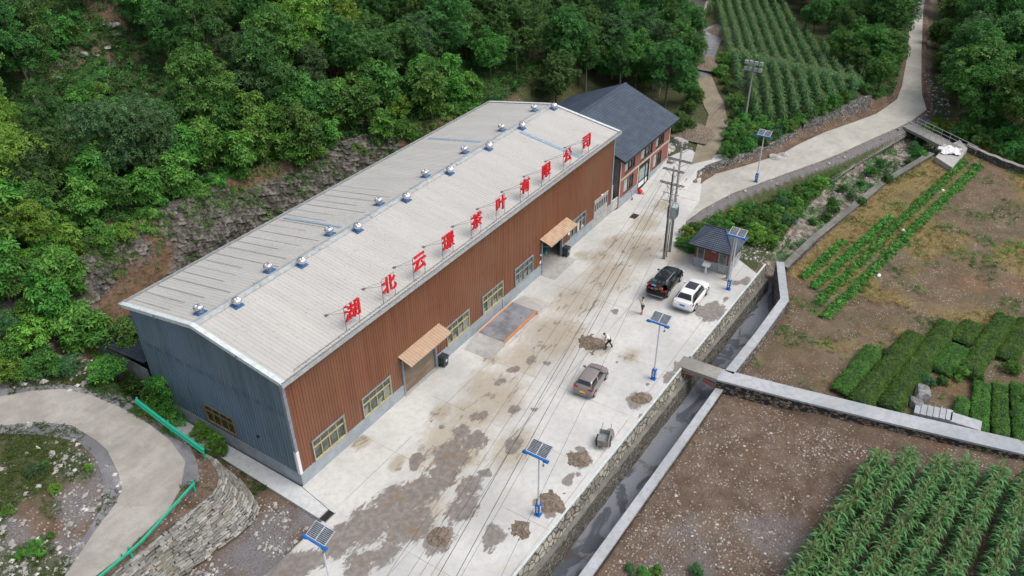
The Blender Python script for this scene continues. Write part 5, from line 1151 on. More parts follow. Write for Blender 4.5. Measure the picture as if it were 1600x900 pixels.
# ------------------------------------------------------------------ small field things
def bag(label, p, s, seed):
    rg = np.random.default_rng(seed); bm = bmesh.new(); bmesh.ops.create_icosphere(bm, subdivisions=3, radius=1)
    for v in bm.verts: v.co = Vector((v.co.x * s, v.co.y * s * .7, max(-.1, v.co.z) * s * .6)) * (1 + .5 * (float(fbm(v.co.x * 2 + seed, v.co.y * 2, v.co.z * 2, seed)) - .5))
    me = bpy.data.meshes.new('bag'); bm.to_mesh(me); bm.free(); o = link('bag', me, M['bag']); o.location = (p[0], p[1], float(H(p[0], p[1])) + .03); tag(o, label, 'bag', 'white bags on the bean field')
bag('white bag lying right of the lowest bean row', hit(1373, 431), .26, 3); bag('white bag lying between two bean rows, middle of the field', hit(1411, 361), .26, 4); bag('white bag nearest the footbridge between two bean rows', hit(1473, 298), .24, 5)
n = 34; xs_ = np.linspace(-1.5, 1.5, n); X, Y = np.meshgrid(xs_, xs_ * .85, indexing='ij'); Z = .05 + .9 * np.abs(fbm(X * 1.6, Y * 1.6, 0, 90) - .5) + .3 * np.clip(1 - np.hypot(X, Y) / 1.4, 0, 1); I = np.arange(n * n).reshape(n, n); F_ = np.stack([I[:-1, :-1], I[1:, :-1], I[1:, 1:], I[:-1, 1:]], -1).reshape(-1, 4)
X2 = X + .3 * (fbm(X, Y, 0, 91) - .5); V_ = np.stack([X2, Y + .3 * (fbm(X + 5, Y, 0, 92) - .5), Z], -1).reshape(-1, 3); k = np.hypot(X, Y).ravel() < 1.45 + .3 * np.sin(np.arctan2(Y, X).ravel() * 5); F_ = F_[k[F_].all(1)]; tp = tag(link('white_sheet', mesh_np('white_sheet', V_, F_, smooth=True), M['bag']), 'crumpled white plastic sheet heaped on the footbridge landing', 'plastic sheet'); tp.location = tuple(G(1483, 236, .22))
st = thing('stone_steps', 'short flight of grey stone steps beside the cross wall', 'steps', tuple(G(1458, 650, -.4)))
q0, q1 = G(1425, 650, -.7), G(1485, 660, -.2); dv = (q1 - q0); 
for k in range(6):
    c = q0 + dv * (k + .5) / 6; mb = MB(); hv = A_([dv[0], dv[1], 0]); hv /= np.linalg.norm(hv); pv = A_([-hv[1], hv[0], 0]); z = -.30 + k * .06; c = c + A_([.55, 0, 0])
    mb.obox((c[0], c[1], z - .25), hv * np.linalg.norm(dv) / 12 * .93, pv * .62, (0, 0, .28)); mb.build('step', M['cap'], st, True)
c = q1 + hv * .9 + A_([.4, 0, 0]); mb = MB(); mb.obox((c[0], c[1], -.22), hv * 1.0, pv * .55, (0, 0, .25)); mb.build('landing', M['cap'], st, True)
def rock(label, p, s, seed, mat='rock', flat=.7, group='boulders', ang=0):
    rg = np.random.default_rng(seed); bm = bmesh.new(); bmesh.ops.create_icosphere(bm, subdivisions=3, radius=1); ca, sa = math.cos(ang), math.sin(ang); pl = [(rg.normal(size=3), rg.uniform(.55, .9)) for _ in range(9)]
    for v in bm.verts:
        q = A_(v.co)
        for nrm, dd in pl:
            nn = nrm / np.linalg.norm(nrm); e = q @ nn - dd
            if e > 0: q = q - nn * e
        q = q * (1 + .25 * (float(fbm(q[0] * 2 + seed, q[1] * 2, q[2] * 2, seed)) - .5)); q = q * [s * 1.25, s * .85, s * flat]; v.co = Vector((q[0] * ca - q[1] * sa, q[0] * sa + q[1] * ca, q[2]))
    me = bpy.data.meshes.new('boulder'); bm.to_mesh(me); bm.free(); o = link('boulder', me, M[mat]); o.location = (p[0], p[1], float(H(p[0], p[1])) + s * flat * .25); return tag(o, label, 'boulder', group)
rock('tall jagged grey boulder above the stone steps', hit(1436, 622), .85, 1, flat=1.1); rock('smaller pointed grey boulder left of the jagged one by the steps', hit(1428, 632), .6, 2, flat=1.2, ang=1); rock('pale grey boulder at the upper end of the guard rail facing the gable', hit(197, 622), .75, 3, 'rubble_white')
for i, (px, py, s, l) in enumerate(((172, 42, 1.6, 'pale slab rock highest on the bare hillside patch'), (186, 52, 1.3, 'pale slab rock just under the highest one on the bare patch'), (168, 75, 1.0, 'pale rock in the middle of the bare hillside patch'), (128, 85, 1.2, 'long grey rock left of the hillside tea rows'), (148, 88, .8, 'small grey rock above the hillside tea rows'), (96, 102, .7, 'small white rock left of the bare hillside patch'), (150, 200, 1.4, 'grey slab rock below the hillside tea rows'), (172, 193, 1.2, 'flat grey rock right of the slab below the tea rows'), (140, 213, 1.5, 'broad flat grey rock lowest on the hillside clearing'),
                                    (92, 122, .7, 'white rock at the left end of the hillside tea rows'))): rock(l, hit(px, py), s * .62, 10 + i, 'rock' if i % 2 else 'rubble_white', .3, 'rocks on the hillside clearing', .5 * i)
for i, (px, py, s, l) in enumerate(((1036, 240, 1.0, 'pale rock at the corner of the brick house'), (1045, 232, .8, 'pale rock heaped behind the brick house corner'), (1062, 222, .9, 'flat pale rock beside the foot of the track'), (1050, 252, .7, 'small pale rock below the others by the brick house'), (1210, 248, .7, 'pale boulder at the foot of the roadside wall'), (1222, 243, .6, 'tan boulder lying on the verge by the roadside wall'))): rock(l, hit(px, py), s, 30 + i, 'rubble_white', .6, 'rocks along the valley road', i)
fh = thing('far_house', 'pale farmhouse half hidden by trees at the end of the track', 'house', tuple(hit(1075, 22)), R(15)); mb = MB(); mb.box(-4, -3, -1, 4, 3, 3.6); mb.build('wall', M['cream'], fh); mb = MB(); mb.prism([(-4.5, -3.6), (4.5, -3.6), (4.5, 0), (-4.5, 0)], [3.4, 3.4, 4.9, 4.9], [3.5, 3.5, 5.0, 5.0]); mb.prism([(-4.5, 0.004), (4.5, 0.004), (4.5, 3.6), (-4.5, 3.6)], [4.9, 4.9, 3.4, 3.4], [5.0, 5.0, 3.5, 3.5]); mb.build('roof', M['tile'], fh); mb = MB(); mb.box(-4.06, -.6, -.9, -4.002, .5, 1.4); mb.build('door', M['wood'], fh); mb = MB(); mb.box(-4.05, 1.2, .3, -4.002, 2.3, 1.6); mb.box(-2.6, -3.05, .4, -1.4, -3.002, 1.6); mb.box(1.0, -3.05, .4, 2.2, -3.002, 1.6); mb.build('window', M['glass'], fh)
fp = thing('timber_pole', 'thin grey pole standing at the bend of the upper track', 'pole', tuple(hit(1096, 24))); mb = MB(); mb.tube([(0, 0, -.2), (0, 0, 6)], [.10, .07], 8); mb.build('shaft', M['pole_conc'], fp); mb = MB(); mb.obox((0, 0, 5.7), (0, .5, 0), (.03, 0, 0), (0, 0, .04)); mb.build('crossarm', M['steel'], fp)
def soilheap(label, p, r, h, seed):
    n = 22; xs_ = np.linspace(-1.3, 1.3, n); X, Y = np.meshgrid(xs_, xs_, indexing='ij'); Z = h * np.clip(1 - np.hypot(X, Y) * (1 + .6 * (fbm(X * 1.5, Y * 1.5, 0, seed) - .5)), -.15, 1) * (.7 + .6 * fbm(X * 3, Y * 3, 0, seed + 1)); I = np.arange(n * n).reshape(n, n); F_ = np.stack([I[:-1, :-1], I[1:, :-1], I[1:, 1:], I[:-1, 1:]], -1).reshape(-1, 4)
    o = link('soil_heap', mesh_np('soil_heap', np.stack([X * r, Y * r, Z], -1).reshape(-1, 3), F_), M['soilpile']); o.location = (p[0], p[1], p[2] + .1); tag(o, label, 'soil heap', 'soil heaps by the track')
soilheap('red brown soil heap blocking the middle of the track', hit(1102, 98), 2.4, .9, 5); soilheap('red brown soil heap on the upper track by the maize', hit(1128, 52), 2.6, 1.1, 6); soilheap('rubbly brown soil heap at the foot of the track', hit(1082, 205), 2.2, 1.0, 7)
# ------------------------------------------------------------------ cars
def pch(x, xk, yk):
    xk, yk = A_(xk, float), A_(yk, float); h = np.diff(xk); d = np.diff(yk) / h; m = np.zeros(len(xk)); m[0], m[-1] = d[0], d[-1]
    for i in range(1, len(xk) - 1): m[i] = 0 if d[i - 1] * d[i] <= 0 else 2 * d[i - 1] * d[i] / (d[i - 1] + d[i])
    i = np.clip(np.searchsorted(xk, x) - 1, 0, len(xk) - 2); t = (x - xk[i]) / h[i]
    return (2 * t ** 3 - 3 * t ** 2 + 1) * yk[i] + (t ** 3 - 2 * t ** 2 + t) * h[i] * m[i] + (-2 * t ** 3 + 3 * t ** 2) * yk[i + 1] + (t ** 3 - t ** 2) * h[i] * m[i + 1]
def wcar_split(): pass
def car(label, p, rz, paint, S, wr, wb, open_gate=False, sunroof=True, plate=(.02, .16, .55), rails=None, lights='red', sc=1.0):
    t = thing('parked_car', label, 'car', (p[0], p[1], 0.02), rz, 'cars parked on the yard'); t.scale = (sc, sc, sc)
    S = A_(S, float); xk = S[:, 0]; Xs = []; sid = []
    for i in range(len(xk) - 1):
        for k in range(4): Xs.append(xk[i] + (xk[i + 1] - xk[i]) * k / 4); sid.append(i)
    Xs.append(xk[-1]); Xs = A_(Xs); q = [pch(Xs, xk, S[:, j]) for j in range(1, 7)]; zb, w_, be, wbt, ro, wr_ = q
    K = []
    half = lambda i: [(0, zb[i]), (.8 * w_[i], zb[i]), (.96 * w_[i], zb[i] + .07), (w_[i], zb[i] + .35 * (be[i] - zb[i])), (w_[i] * 1.0, zb[i] + .62 * (be[i] - zb[i])), (.5 * (w_[i] + wbt[i]) , be[i] - .06), (wbt[i], be[i]), (.5 * (wbt[i] + wr_[i]) + .01, .5 * (be[i] + ro[i]) + .01), (wr_[i] + .0, ro[i] - .07), (wr_[i] - .08, ro[i] - .012), (.74 * wr_[i], ro[i] + .004), (0, ro[i] + .012)]
    rows = []
    for i in range(len(Xs)):
        h = half(i); rows.append([(Xs[i], -y, z) for y, z in h] + [(Xs[i], y, z) for y, z in h[::-1]][1:])
    n = len(rows[0]); V_ = [p_ for r_ in rows for p_ in r_]; nk = 11
    def kk(j): return j if j < nk else n - 2 - j
    G_ = {'body': [], 'windscreen': [], 'rear_window': [], 'side_window': [], 'sunroof': []}; iR, iS0, iS1, iW = S_IDX
    for i in range(len(rows) - 1):
        s = sid[i]
        for j in range(n - 1):
            k = kk(j); f = (i * n + j, i * n + j + 1, (i + 1) * n + j + 1, (i + 1) * n + j); nm = 'body'
            if k >= 8 and s == iW and not (k == 8): nm = 'windscreen'
            elif k >= 9 and s == iR and i % 4 > 0: nm = 'rear_window'
            elif k in (6, 7) and iS0 <= s <= iS1 and not (s == iS0 and i % 4 == 0 and k == 7) and not (s == iS1 and i % 4 >= 2): nm = 'side_window'
            elif sunroof and k >= 10 and (s == SUN[1] and i % 4 < 4 or s == SUN[0] and i % 4 >= 3): nm = 'sunroof'
            if nm == 'side_window' and s == PIL and i % 4 == 0 and not sunroof: nm = 'body'
            if open_gate and s <= iR and k >= 6: continue
            G_[nm].append(f)
    G_['body'].append(tuple(range(n))); G_['body'].append(tuple((len(rows) - 1) * n + j for j in range(n))[::-1])
    if open_gate: G_['body'].remove(tuple(range(n))); G_['body'].append(tuple([j for j in range(n) if kk(min(j, n - 2)) <= 6]))
    for nm, fs in G_.items():
        if not fs: continue
        used = sorted({a for f in fs for a in f}); mp = {a: b for b, a in enumerate(used)}; mb = MB(); mb.v = [V_[a] for a in used]; mb.f = [tuple(mp[a] for a in f) for f in fs]
        mb.split(nm, M['carglass'], t) if nm == 'side_window' else mb.build(nm, paint if nm == 'body' else M['carglass'], t, smooth=(nm == 'body'))
    W = S[:, 2].max(); wx = (S[0, 0] + .80, S[-1, 0] - .86) if wb is None else wb
    for x in wx:
        for s in (-1, 1):
            mb = MB(); mb.lathe([(wr * .62, -.11), (wr * .93, -.115), (wr, -.07), (wr, .07), (wr * .93, .115), (wr * .62, .11)], (x, s * (W - .10), wr), 20, 'y'); wh = mb.build('wheel', M['black'], t, smooth=False); mb = MB()
            mb.lathe([(wr * .6, -.01), (wr * .6, .01)], (x, s * (W + .005), wr), 18, 'y')
            rm = mb.build('rim_face', M['greytrim'], wh); mb = MB()
            for k in range(5): th = 2 * math.pi * k / 5; mb.obox((x + .3 * wr * math.cos(th), s * (W + .02), wr + .3 * wr * math.sin(th)), (.3 * wr * math.cos(th), 0, .3 * wr * math.sin(th)), (0, .012, 0), (-.05 * math.sin(th), 0, .05 * math.cos(th)))
            mb.build('spokes', M['silver'], wh); mb = MB()
            n_ = 16; pts = [(x + (wr + .045) * math.cos(math.pi * k / n_), s * (W - .012), wr + (wr + .045) * math.sin(math.pi * k / n_)) for k in range(n_ + 1)]; mb.tube(pts, .035, 5); mb.build('wheel_arch', M['black'], t)
    mb = MB(); mb.box(S[0, 0] + .3, -W + .15, .16, S[-1, 0] - .3, W - .15, .34); mb.build('underbody', M['black'], t)
    xr = S[0, 0]; 
    for s in (-1, 1):
        mb = MB(); zl = LZ; xa = LX_; mb.obox((xa, s * (W - .24), zl), (.07, 0, .02), (.06 * -s * 0, .2, 0), (0, 0, .075)); mb.obox((xa + .12, s * (W - .06), zl + .01), (.12, 0, 0), (0, .05, 0), (0, 0, .065)); mb.build('tail_light', M['taillight'], t)
        xf = S[-1, 0] - .22; mb = MB(); mb.obox((xf, s * (W - .26), .72), (.12, s * -.06, 0), (0.0, .16, 0), (0, 0, .07)); mb.build('headlight', M['headlight'], t)
        mb = MB(); mb.obox((MX, s * (W + .08), 1.0 * MZ), (.06, 0, 0), (0, .11, 0), (0, 0, .075)); mb.build('mirror', paint, t)
        if rails: mb = MB(); mb.tube([(-1.55, s * .62, ROOF + .0), (-1.4, s * .62, ROOF + .05), (.2, s * .63, ROOF + .06), (.42, s * .63, ROOF)], .02, 5); mb.build('roof_rail', rails, t)
    mb = MB(); mb.box(xr + .05, -W + .2, .34, xr - .025, W - .2, .45); mb.build('bumper_strip', M['greytrim'], t)
    if not open_gate: mb = MB(); mb.obox((PX, 0, PZ), (.012, 0, .002), (0, .23, 0), (0, 0, .075)); mb.build('licence_plate', simple('plate', plate, .4), t)
    return t
M['carglass'] = simple('car_glass', (.018, .022, .026), .06, var=.3, spec=.7); M['taillight'] = simple('tail_light_red', (.34, .012, .02), .2); M['headlight'] = simple('headlight_lens', (.55, .57, .6), .1)
SUV = [(-2.33, .48, .62, .78, .58, .82, .42), (-2.25, .34, .86, .98, .82, 1.02, .70), (-2.12, .28, .925, 1.05, .87, 1.10, .76), (-1.62, .24, .94, 1.08, .87, 1.60, .60), (-.60, .23, .94, 1.06, .87, 1.66, .645), (.30, .23, .94, 1.03, .87, 1.62, .63), (1.08, .23, .94, 1.01, .86, 1.08, .72), (1.70, .26, .92, .93, .82, 1.00, .62), (2.18, .32, .86, .80, .72, .86, .52), (2.33, .42, .62, .66, .52, .70, .36)]
S_IDX = (2, 2, 5, 5); SUN = (3, 4); PIL = 4; LZ = .95; LX_ = -2.17; MX = .82; MZ = 1.05; ROOF = 1.60; PX, PZ = -2.345, .80
pw = NT('white_car_paint').fin((.78, .78, .77), .18, 0, .5); pk = NT('black_car_paint').fin((.008, .009, .010), .22, 0, .3); pg = NT('grey_car_paint').fin((.27, .235, .225), .25, .3, .5)
c1 = G(1065, 484, .35); c2 = G(1021, 462, .35); c3 = G(909, 618, .35)
car('white car with dark sunroof and blue plate parked nearest the guard hut', (c1[0] + 2.33, c1[1] + .05), R(1), pw, SUV, .37, (-1.45, 1.40), rails=M['silver'])
BK = [(a - .06 if i == 0 else a * 1.02, *r_) for i, (a, *r_) in enumerate(SUV)]
bc = car('black car with its tailgate open and cargo inside', (c2[0] + 2.4, c2[1] - .05), R(1), pk, BK, .38, (-1.45, 1.46), open_gate=True, sunroof=True, rails=M['silver']); bc.scale = (1, 1, .94)
mb = MB(); mb.box(-2.2, -.72, .62, -1.0, .72, .66); mb.box(-1.02, -.75, .66, -.98, .75, 1.15); mb.build('boot_floor', M['dark'], bc)
mb = MB(); ux = A_([-.95, 0, .16]); ux = ux / np.linalg.norm(ux); nz = A_([.16, 0, .95]); nz = nz / np.linalg.norm(nz); c0 = A_([-1.62, 0, 1.64])
mb.obox(c0 + ux * .62, ux * .62, (0, .66, 0), nz * .035); tg = mb.build('tailgate', pk, bc); mb = MB(); mb.obox(c0 + ux * .32 + nz * .04, ux * .27, (0, .55, 0), nz * .008); mb.build('tailgate_glass', M['carglass'], tg); mb = MB(); e = c0 + ux * 1.255
mb.obox(e, ux * .012, (0, .2, 0), nz * .06); mb.build('licence_plate', simple('pale_blue_plate', (.25, .45, .75), .4), tg); mb = MB(); mb.obox(e + A_([0, -.46, 0]), ux * .014, (0, .16, 0), nz * .045); mb.obox(e + A_([0, .46, 0]), ux * .014, (0, .16, 0), nz * .045); mb.split('tailgate_light', M['taillight'], tg)
mb = MB()
for s in (-1, 1): mb.tube([(-1.75, s * .66, 1.45), (-2.1, s * .6, 1.68)], .015, 5)
mb.build('gas_strut', M['steel'], bc)
rg = np.random.default_rng(2)
for k, (x, y, z, s, m_) in enumerate(((-1.85, .1, .78, .13, 'tan'), (-1.7, -.3, .8, .14, 'tan'), (-1.95, .4, .74, .09, 'white'))):
    mb = MB(); v1, v2, v3 = np.linalg.qr(rg.normal(size=(3, 3)) * .4 + np.eye(3))[0]; mb.obox((x, y, z), v1 * s, v2 * s * 1.2, v3 * s * .8); tag(mb.build('carton', M[m_]), ['tan carton nearest the tailgate in the black car boot', 'tan carton deeper in the open black car boot', 'small white box beside the cartons in the black car boot'][k], 'carton', 'cargo in the open boot'); bpy.data.objects[-1] if False else None
    o = [q for q in COL.objects if q.name.startswith('carton')][-1]; o.location = (bc.location.x, bc.location.y, bc.location.z)
HB = [(-1.80, .50, .60, .80, .56, .84, .42), (-1.75, .34, .78, .98, .74, 1.02, .62), (-1.66, .28, .82, 1.02, .77, 1.10, .68), (-1.40, .24, .83, 1.04, .77, 1.49, .57), (-.60, .23, .83, 1.02, .77, 1.56, .60), (.20, .23, .83, .99, .77, 1.52, .58), (.95, .23, .83, .96, .76, 1.02, .64), (1.40, .26, .81, .88, .72, .94, .55), (1.70, .32, .76, .76, .62, .80, .45), (1.80, .42, .58, .64, .46, .68, .32)]
LX_ = -1.70; MX = .70; LZ = .98; ROOF = 1.5; PX, PZ = -1.83, .66
car('grey hatchback with yellow plate standing alone in the middle of the yard', (c3[0] + 1.80, c3[1] + .15), R(5), pg, HB, .30, (-1.18, 1.18), sunroof=False, plate=(.75, .42, .01), sc=.96)

# ------------------------------------------------------------------ people
def skin(name, J, Eg, mat, parent, sub=2, root=0):
    names = list(J); me = bpy.data.meshes.new('t'); me.from_pydata([J[k][:3] for k in names], [(names.index(a), names.index(b)) for a, b in Eg], []); o = bpy.data.objects.new('t', me); COL.objects.link(o)
    o.modifiers.new('s', 'SKIN'); sv = me.skin_vertices[0].data
    for i, k in enumerate(names): r_ = J[k][3]; sv[i].radius = (r_, r_) if np.isscalar(r_) else r_; sv[i].use_root = (i == root)
    s = o.modifiers.new('u', 'SUBSURF'); s.levels = sub; s.render_levels = sub; bpy.context.view_layer.update()
    m2 = bpy.data.meshes.new_from_object(o.evaluated_get(bpy.context.evaluated_depsgraph_get())); bpy.data.objects.remove(o); m2.name = name
    m2.materials.clear(); m2.polygons.foreach_set('use_smooth', [True] * len(m2.polygons)); return link(name, m2, mat, parent)
M['skin'] = simple('skin', (.42, .25, .17), .55, var=.06); M['hair'] = simple('black_hair', (.015, .013, .012), .6)
def person(label, p, rz, pose, shirt, pants, shoe, shorts):
    t = thing('person', label, 'person', (p[0], p[1], 0.01), rz); L_ = lambda a, b, k: tuple(A_(a) + (A_(b) - A_(a)) * k)
    J = {}; P_ = {k: A_(v, float) for k, v in pose.items()}
    J['pelvis'] = (*P_['pelvis'], .125); J['spine'] = (*L_(P_['pelvis'], P_['chest'], .5), .115); J['chest'] = (*P_['chest'], .13); J['neck'] = (*P_['neck'], .052); hd = P_['head'] - P_['neck']; hd /= np.linalg.norm(hd); J['jaw'] = (*(P_['neck'] + hd * .10), .07); J['skull'] = (*(P_['neck'] + hd * .20), .092); J['crown'] = (*(P_['neck'] + hd * .27), .06)
    Eg = [('pelvis', 'spine'), ('spine', 'chest'), ('chest', 'neck'), ('neck', 'jaw'), ('jaw', 'skull'), ('skull', 'crown')]
    for s in ('l', 'r'):
        J['sh' + s] = (*P_['sh' + s], .055); J['el' + s] = (*P_['el' + s], .04); J['wr' + s] = (*P_['wr' + s], .027); d = P_['wr' + s] - P_['el' + s]; d /= np.linalg.norm(d); J['pa' + s] = (*(P_['wr' + s] + d * .07), .036); Eg += [('chest', 'sh' + s), ('sh' + s, 'el' + s), ('el' + s, 'wr' + s), ('wr' + s, 'pa' + s)]
        pv = np.cross(d, [0, 0, 1.]); pv = pv / (np.linalg.norm(pv) + 1e-6); up_ = np.cross(pv, d); pa = P_['wr' + s] + d * .07
        for i in range(4):
            b_ = pa + d * .045 + pv * (-.027 + .018 * i); ln = [.065, .08, .085, .07][i]; J['f%d%s' % (i, s)] = (*b_, .0095); J['g%d%s' % (i, s)] = (*(b_ + d * ln * .5 + up_ * .008), .0088); J['h%d%s' % (i, s)] = (*(b_ + d * ln * .7 - up_ * .03), .0075); Eg += [('pa' + s, 'f%d%s' % (i, s)), ('f%d%s' % (i, s), 'g%d%s' % (i, s)), ('g%d%s' % (i, s), 'h%d%s' % (i, s))]
        J['t1' + s] = (*(P_['wr' + s] + d * .05 + pv * .045), .012); J['t2' + s] = (*(P_['wr' + s] + d * .10 + pv * .055 - up_ * .02), .009); Eg += [('pa' + s, 't1' + s), ('t1' + s, 't2' + s)]
        J['hip' + s] = (*P_['hip' + s], .085); J['kn' + s] = (*P_['kn' + s], .055); J['ca' + s] = (*L_(P_['kn' + s], P_['an' + s], .3), .056); J['an' + s] = (*P_['an' + s], .036); J['to' + s] = (*P_['to' + s], .034); Eg += [('pelvis', 'hip' + s), ('hip' + s, 'kn' + s), ('kn' + s, 'ca' + s), ('ca' + s, 'an' + s), ('an' + s, 'to' + s)]
    skin('body', J, Eg, M['skin'], t)
    C_ = {'pelvis': (*(P_['pelvis'] + [0, 0, .03]), .145), 'spine': (*L_(P_['pelvis'], P_['chest'], .5), .14), 'chest': (*P_['chest'], .15), 'nk': (*L_(P_['chest'], P_['neck'], .75), .075)}; Ec = [('pelvis', 'spine'), ('spine', 'chest'), ('chest', 'nk')]
    for s in ('l', 'r'): C_['sh' + s] = (*P_['sh' + s], .075); C_['ua' + s] = (*L_(P_['sh' + s], P_['el' + s], .75), .065); Ec += [('chest', 'sh' + s), ('sh' + s, 'ua' + s)]
    skin('shirt', C_, Ec, shirt, t)
    T_ = {'pelvis': (*P_['pelvis'], .143)}; Et = []
    for s in ('l', 'r'):
        T_['hip' + s] = (*P_['hip' + s], .105); e = P_['kn' + s]; T_['kn' + s] = (*L_(P_['hip' + s], e, .95 if shorts else 1), .085 if shorts else .072); Et += [('pelvis', 'hip' + s), ('hip' + s, 'kn' + s)]
        if not shorts: T_['an' + s] = (*L_(P_['kn' + s], P_['an' + s], .92), .058); Et.append(('kn' + s, 'an' + s))
    skin('shorts' if shorts else 'trousers', T_, Et, pants, t)
    for s in ('l', 'r'): a, b = P_['an' + s], P_['to' + s]; skin('shoe', {'a': (a[0] - .03, a[1], max(.045, a[2] - .03), .05), 'b': (*L_(a, b, .5), .046), 'c': (b[0], b[1], b[2], .04)}, [('a', 'b'), ('b', 'c')], shoe, t)
    hc_ = P_['neck'] + hd * .225; fw_ = A_(pose['look'], float); fw_ /= np.linalg.norm(fw_)
    bm = bmesh.new(); bmesh.ops.create_icosphere(bm, subdivisions=3, radius=.112)
    for v in list(bm.verts):
        q = A_(v.co)
        if q @ fw_ > .045 and q @ hd < .055 or q @ hd < -.05: bm.verts.remove(v)
        else: v.co = Vector(hc_ + q + hd * .012 - fw_ * .008)
    me = bpy.data.meshes.new('hair'); bm.to_mesh(me); bm.free(); link('hair', me, M['hair'], t)
    sd_ = np.cross(fw_, hd); f0 = hc_ - hd * .03 + fw_ * .088
    mb = MB(); mb.lathe([(.004, 0), (.014, .02), (.004, .03)], tuple(f0 - [0, 0, .02]), 6); mb.build('nose', M['skin'], t)
    for s in (-1, 1): mb = MB(); mb.obox(f0 + sd_ * s * .034 + hd * .02, sd_ * .012, hd * .006, fw_ * .006); mb.build('eye', M['black'], t); mb = MB(); mb.obox(hc_ - hd * .03 + sd_ * s * .092, sd_ * .01, hd * .03, fw_ * .02); mb.build('ear', M['skin'], t)
    mb = MB(); mb.obox(f0 - hd * .055 - fw_ * .006, sd_ * .022, hd * .005, fw_ * .005); mb.build('mouth', simple('lip', (.3, .12, .1), .5), t); return t
q1 = G(1003, 491); ANG = math.atan2(.84, -.54)
person('person in pale shirt and dark shorts holding a phone to the face behind black car', q1, ANG, dict(pelvis=(0, 0, .95), chest=(.0, 0, 1.30), neck=(.02, 0, 1.47), head=(.05, 0, 1.72), look=(1, 0, -.15), shl=(0, .18, 1.40), shr=(0, -.18, 1.40), ell=(.18, .24, 1.20), elr=(.18, -.24, 1.20), wrl=(.30, .09, 1.50), wrr=(.30, -.09, 1.50), hipl=(0, .09, .92), hipr=(0, -.09, .92), knl=(.02, .10, .50), knr=(.03, -.10, .50), anl=(0, .11, .07), anr=(.0, -.11, .07), tol=(.17, .13, .04), tor=(.17, -.13, .04)), simple('pale_green_shirt', (.50, .58, .52), .8, var=.06), simple('charcoal_shorts', (.06, .065, .07), .8), simple('orange_shoe', (.38, .10, .05), .6), True)
ph = MB(); ph.obox((.345, 0, 1.60), (.006, 0, 0), (0, .04, 0), (0, 0, .075)); o = tag(ph.build('phone', M['black']), 'dark phone held up by the person behind the black car', 'phone'); o.location = (q1[0], q1[1], 0); o.rotation_euler = (0, 0, ANG)
q2 = G(950, 545); q2 = q2 + A_([0, 0, 0])
person('person in white shirt and black trousers bending over a shovel by an earth heap', q2, ANG + R(8), dict(pelvis=(-.05, 0, .92), chest=(.12, 0, 1.24), neck=(.24, 0, 1.38), head=(.42, 0, 1.56), look=(.8, 0, -.6), shl=(.16, .18, 1.32), shr=(.16, -.18, 1.32), ell=(.32, .22, 1.06), elr=(.18, -.26, 1.05), wrl=(.56, .10, .86), wrr=(.30, -.06, 1.02), hipl=(-.05, .09, .90), hipr=(-.05, -.09, .90), knl=(.24, .11, .52), knr=(-.16, -.11, .50), anl=(.20, .12, .08), anr=(-.40, -.12, .08), tol=(.37, .14, .04), tor=(-.24, -.14, .04)), simple('white_shirt', (.76, .76, .76), .8, var=.04), simple('black_trousers', (.018, .018, .02), .8), simple('dark_shoe', (.05, .045, .04), .6), False)
sv = thing('shovel', 'long handled shovel held low by the person in the white shirt', 'shovel', (q2[0], q2[1], 0), ANG + R(8)); mb = MB(); mb.tube([(.10, -.16, 1.16), (.38, -.02, .98), (.62, .10, .80), (1.15, .30, .26)], .017, 6); mb.build('shaft', M['wood'], sv); mb = MB(); mb.add([(1.12, .20, .28), (1.16, .40, .28), (1.40, .34, .05), (1.46, .46, .02), (1.36, .20, .02)], [(0, 1, 3, 2), (0, 2, 4)]); mb.build('blade', M['steel'], sv)
# ------------------------------------------------------------------ vegetation
def sprays(C_, N_, size, nl=5, wid=.42, seed=0, tint=None, jitter=.55, droop=.18, fan=2 * math.pi):
    """leaf sprays: nl leaves radiating in a tilted plane round every centre"""
    rg = np.random.default_rng(seed); n = len(C_); N = N_ + rg.normal(0, jitter, (n, 3)); N /= np.linalg.norm(N, axis=1)[:, None] + 1e-9
    a = np.cross(N, rg.normal(size=(n, 3))); a /= np.linalg.norm(a, axis=1)[:, None] + 1e-9; b = np.cross(N, a); sz = np.broadcast_to(size, (n,)) * rg.uniform(.7, 1.3, n)
    if tint is None: tint = rg.uniform(0, 1, n)
    Vs, Ts = [], []; ph = rg.uniform(0, 6.28, n)
    for i in range(nl):
        th = ph + fan * i / nl + rg.normal(0, .2, n); d = a * np.cos(th)[:, None] + b * np.sin(th)[:, None]; s = np.cross(N, d); l = (sz * rg.uniform(.75, 1.15, n))[:, None]
        p0 = C_ + d * l * .08; p1 = C_ + d * l * .55 + N * l * .05; p2 = C_ + d * l - N * l * droop; w_ = l * wid * .5
        Vs.append(np.stack([p0, p1 + s * w_, p2, p1 - s * w_], 1)); tt = np.clip(tint + rg.normal(0, .10, n), 0, 1); Ts.append(np.repeat(tt[:, None], 4, 1))
    V_ = np.stack(Vs, 1).reshape(-1, 3); T_ = np.stack(Ts, 1).reshape(-1); return V_, np.arange(len(V_)).reshape(-1, 4), T_
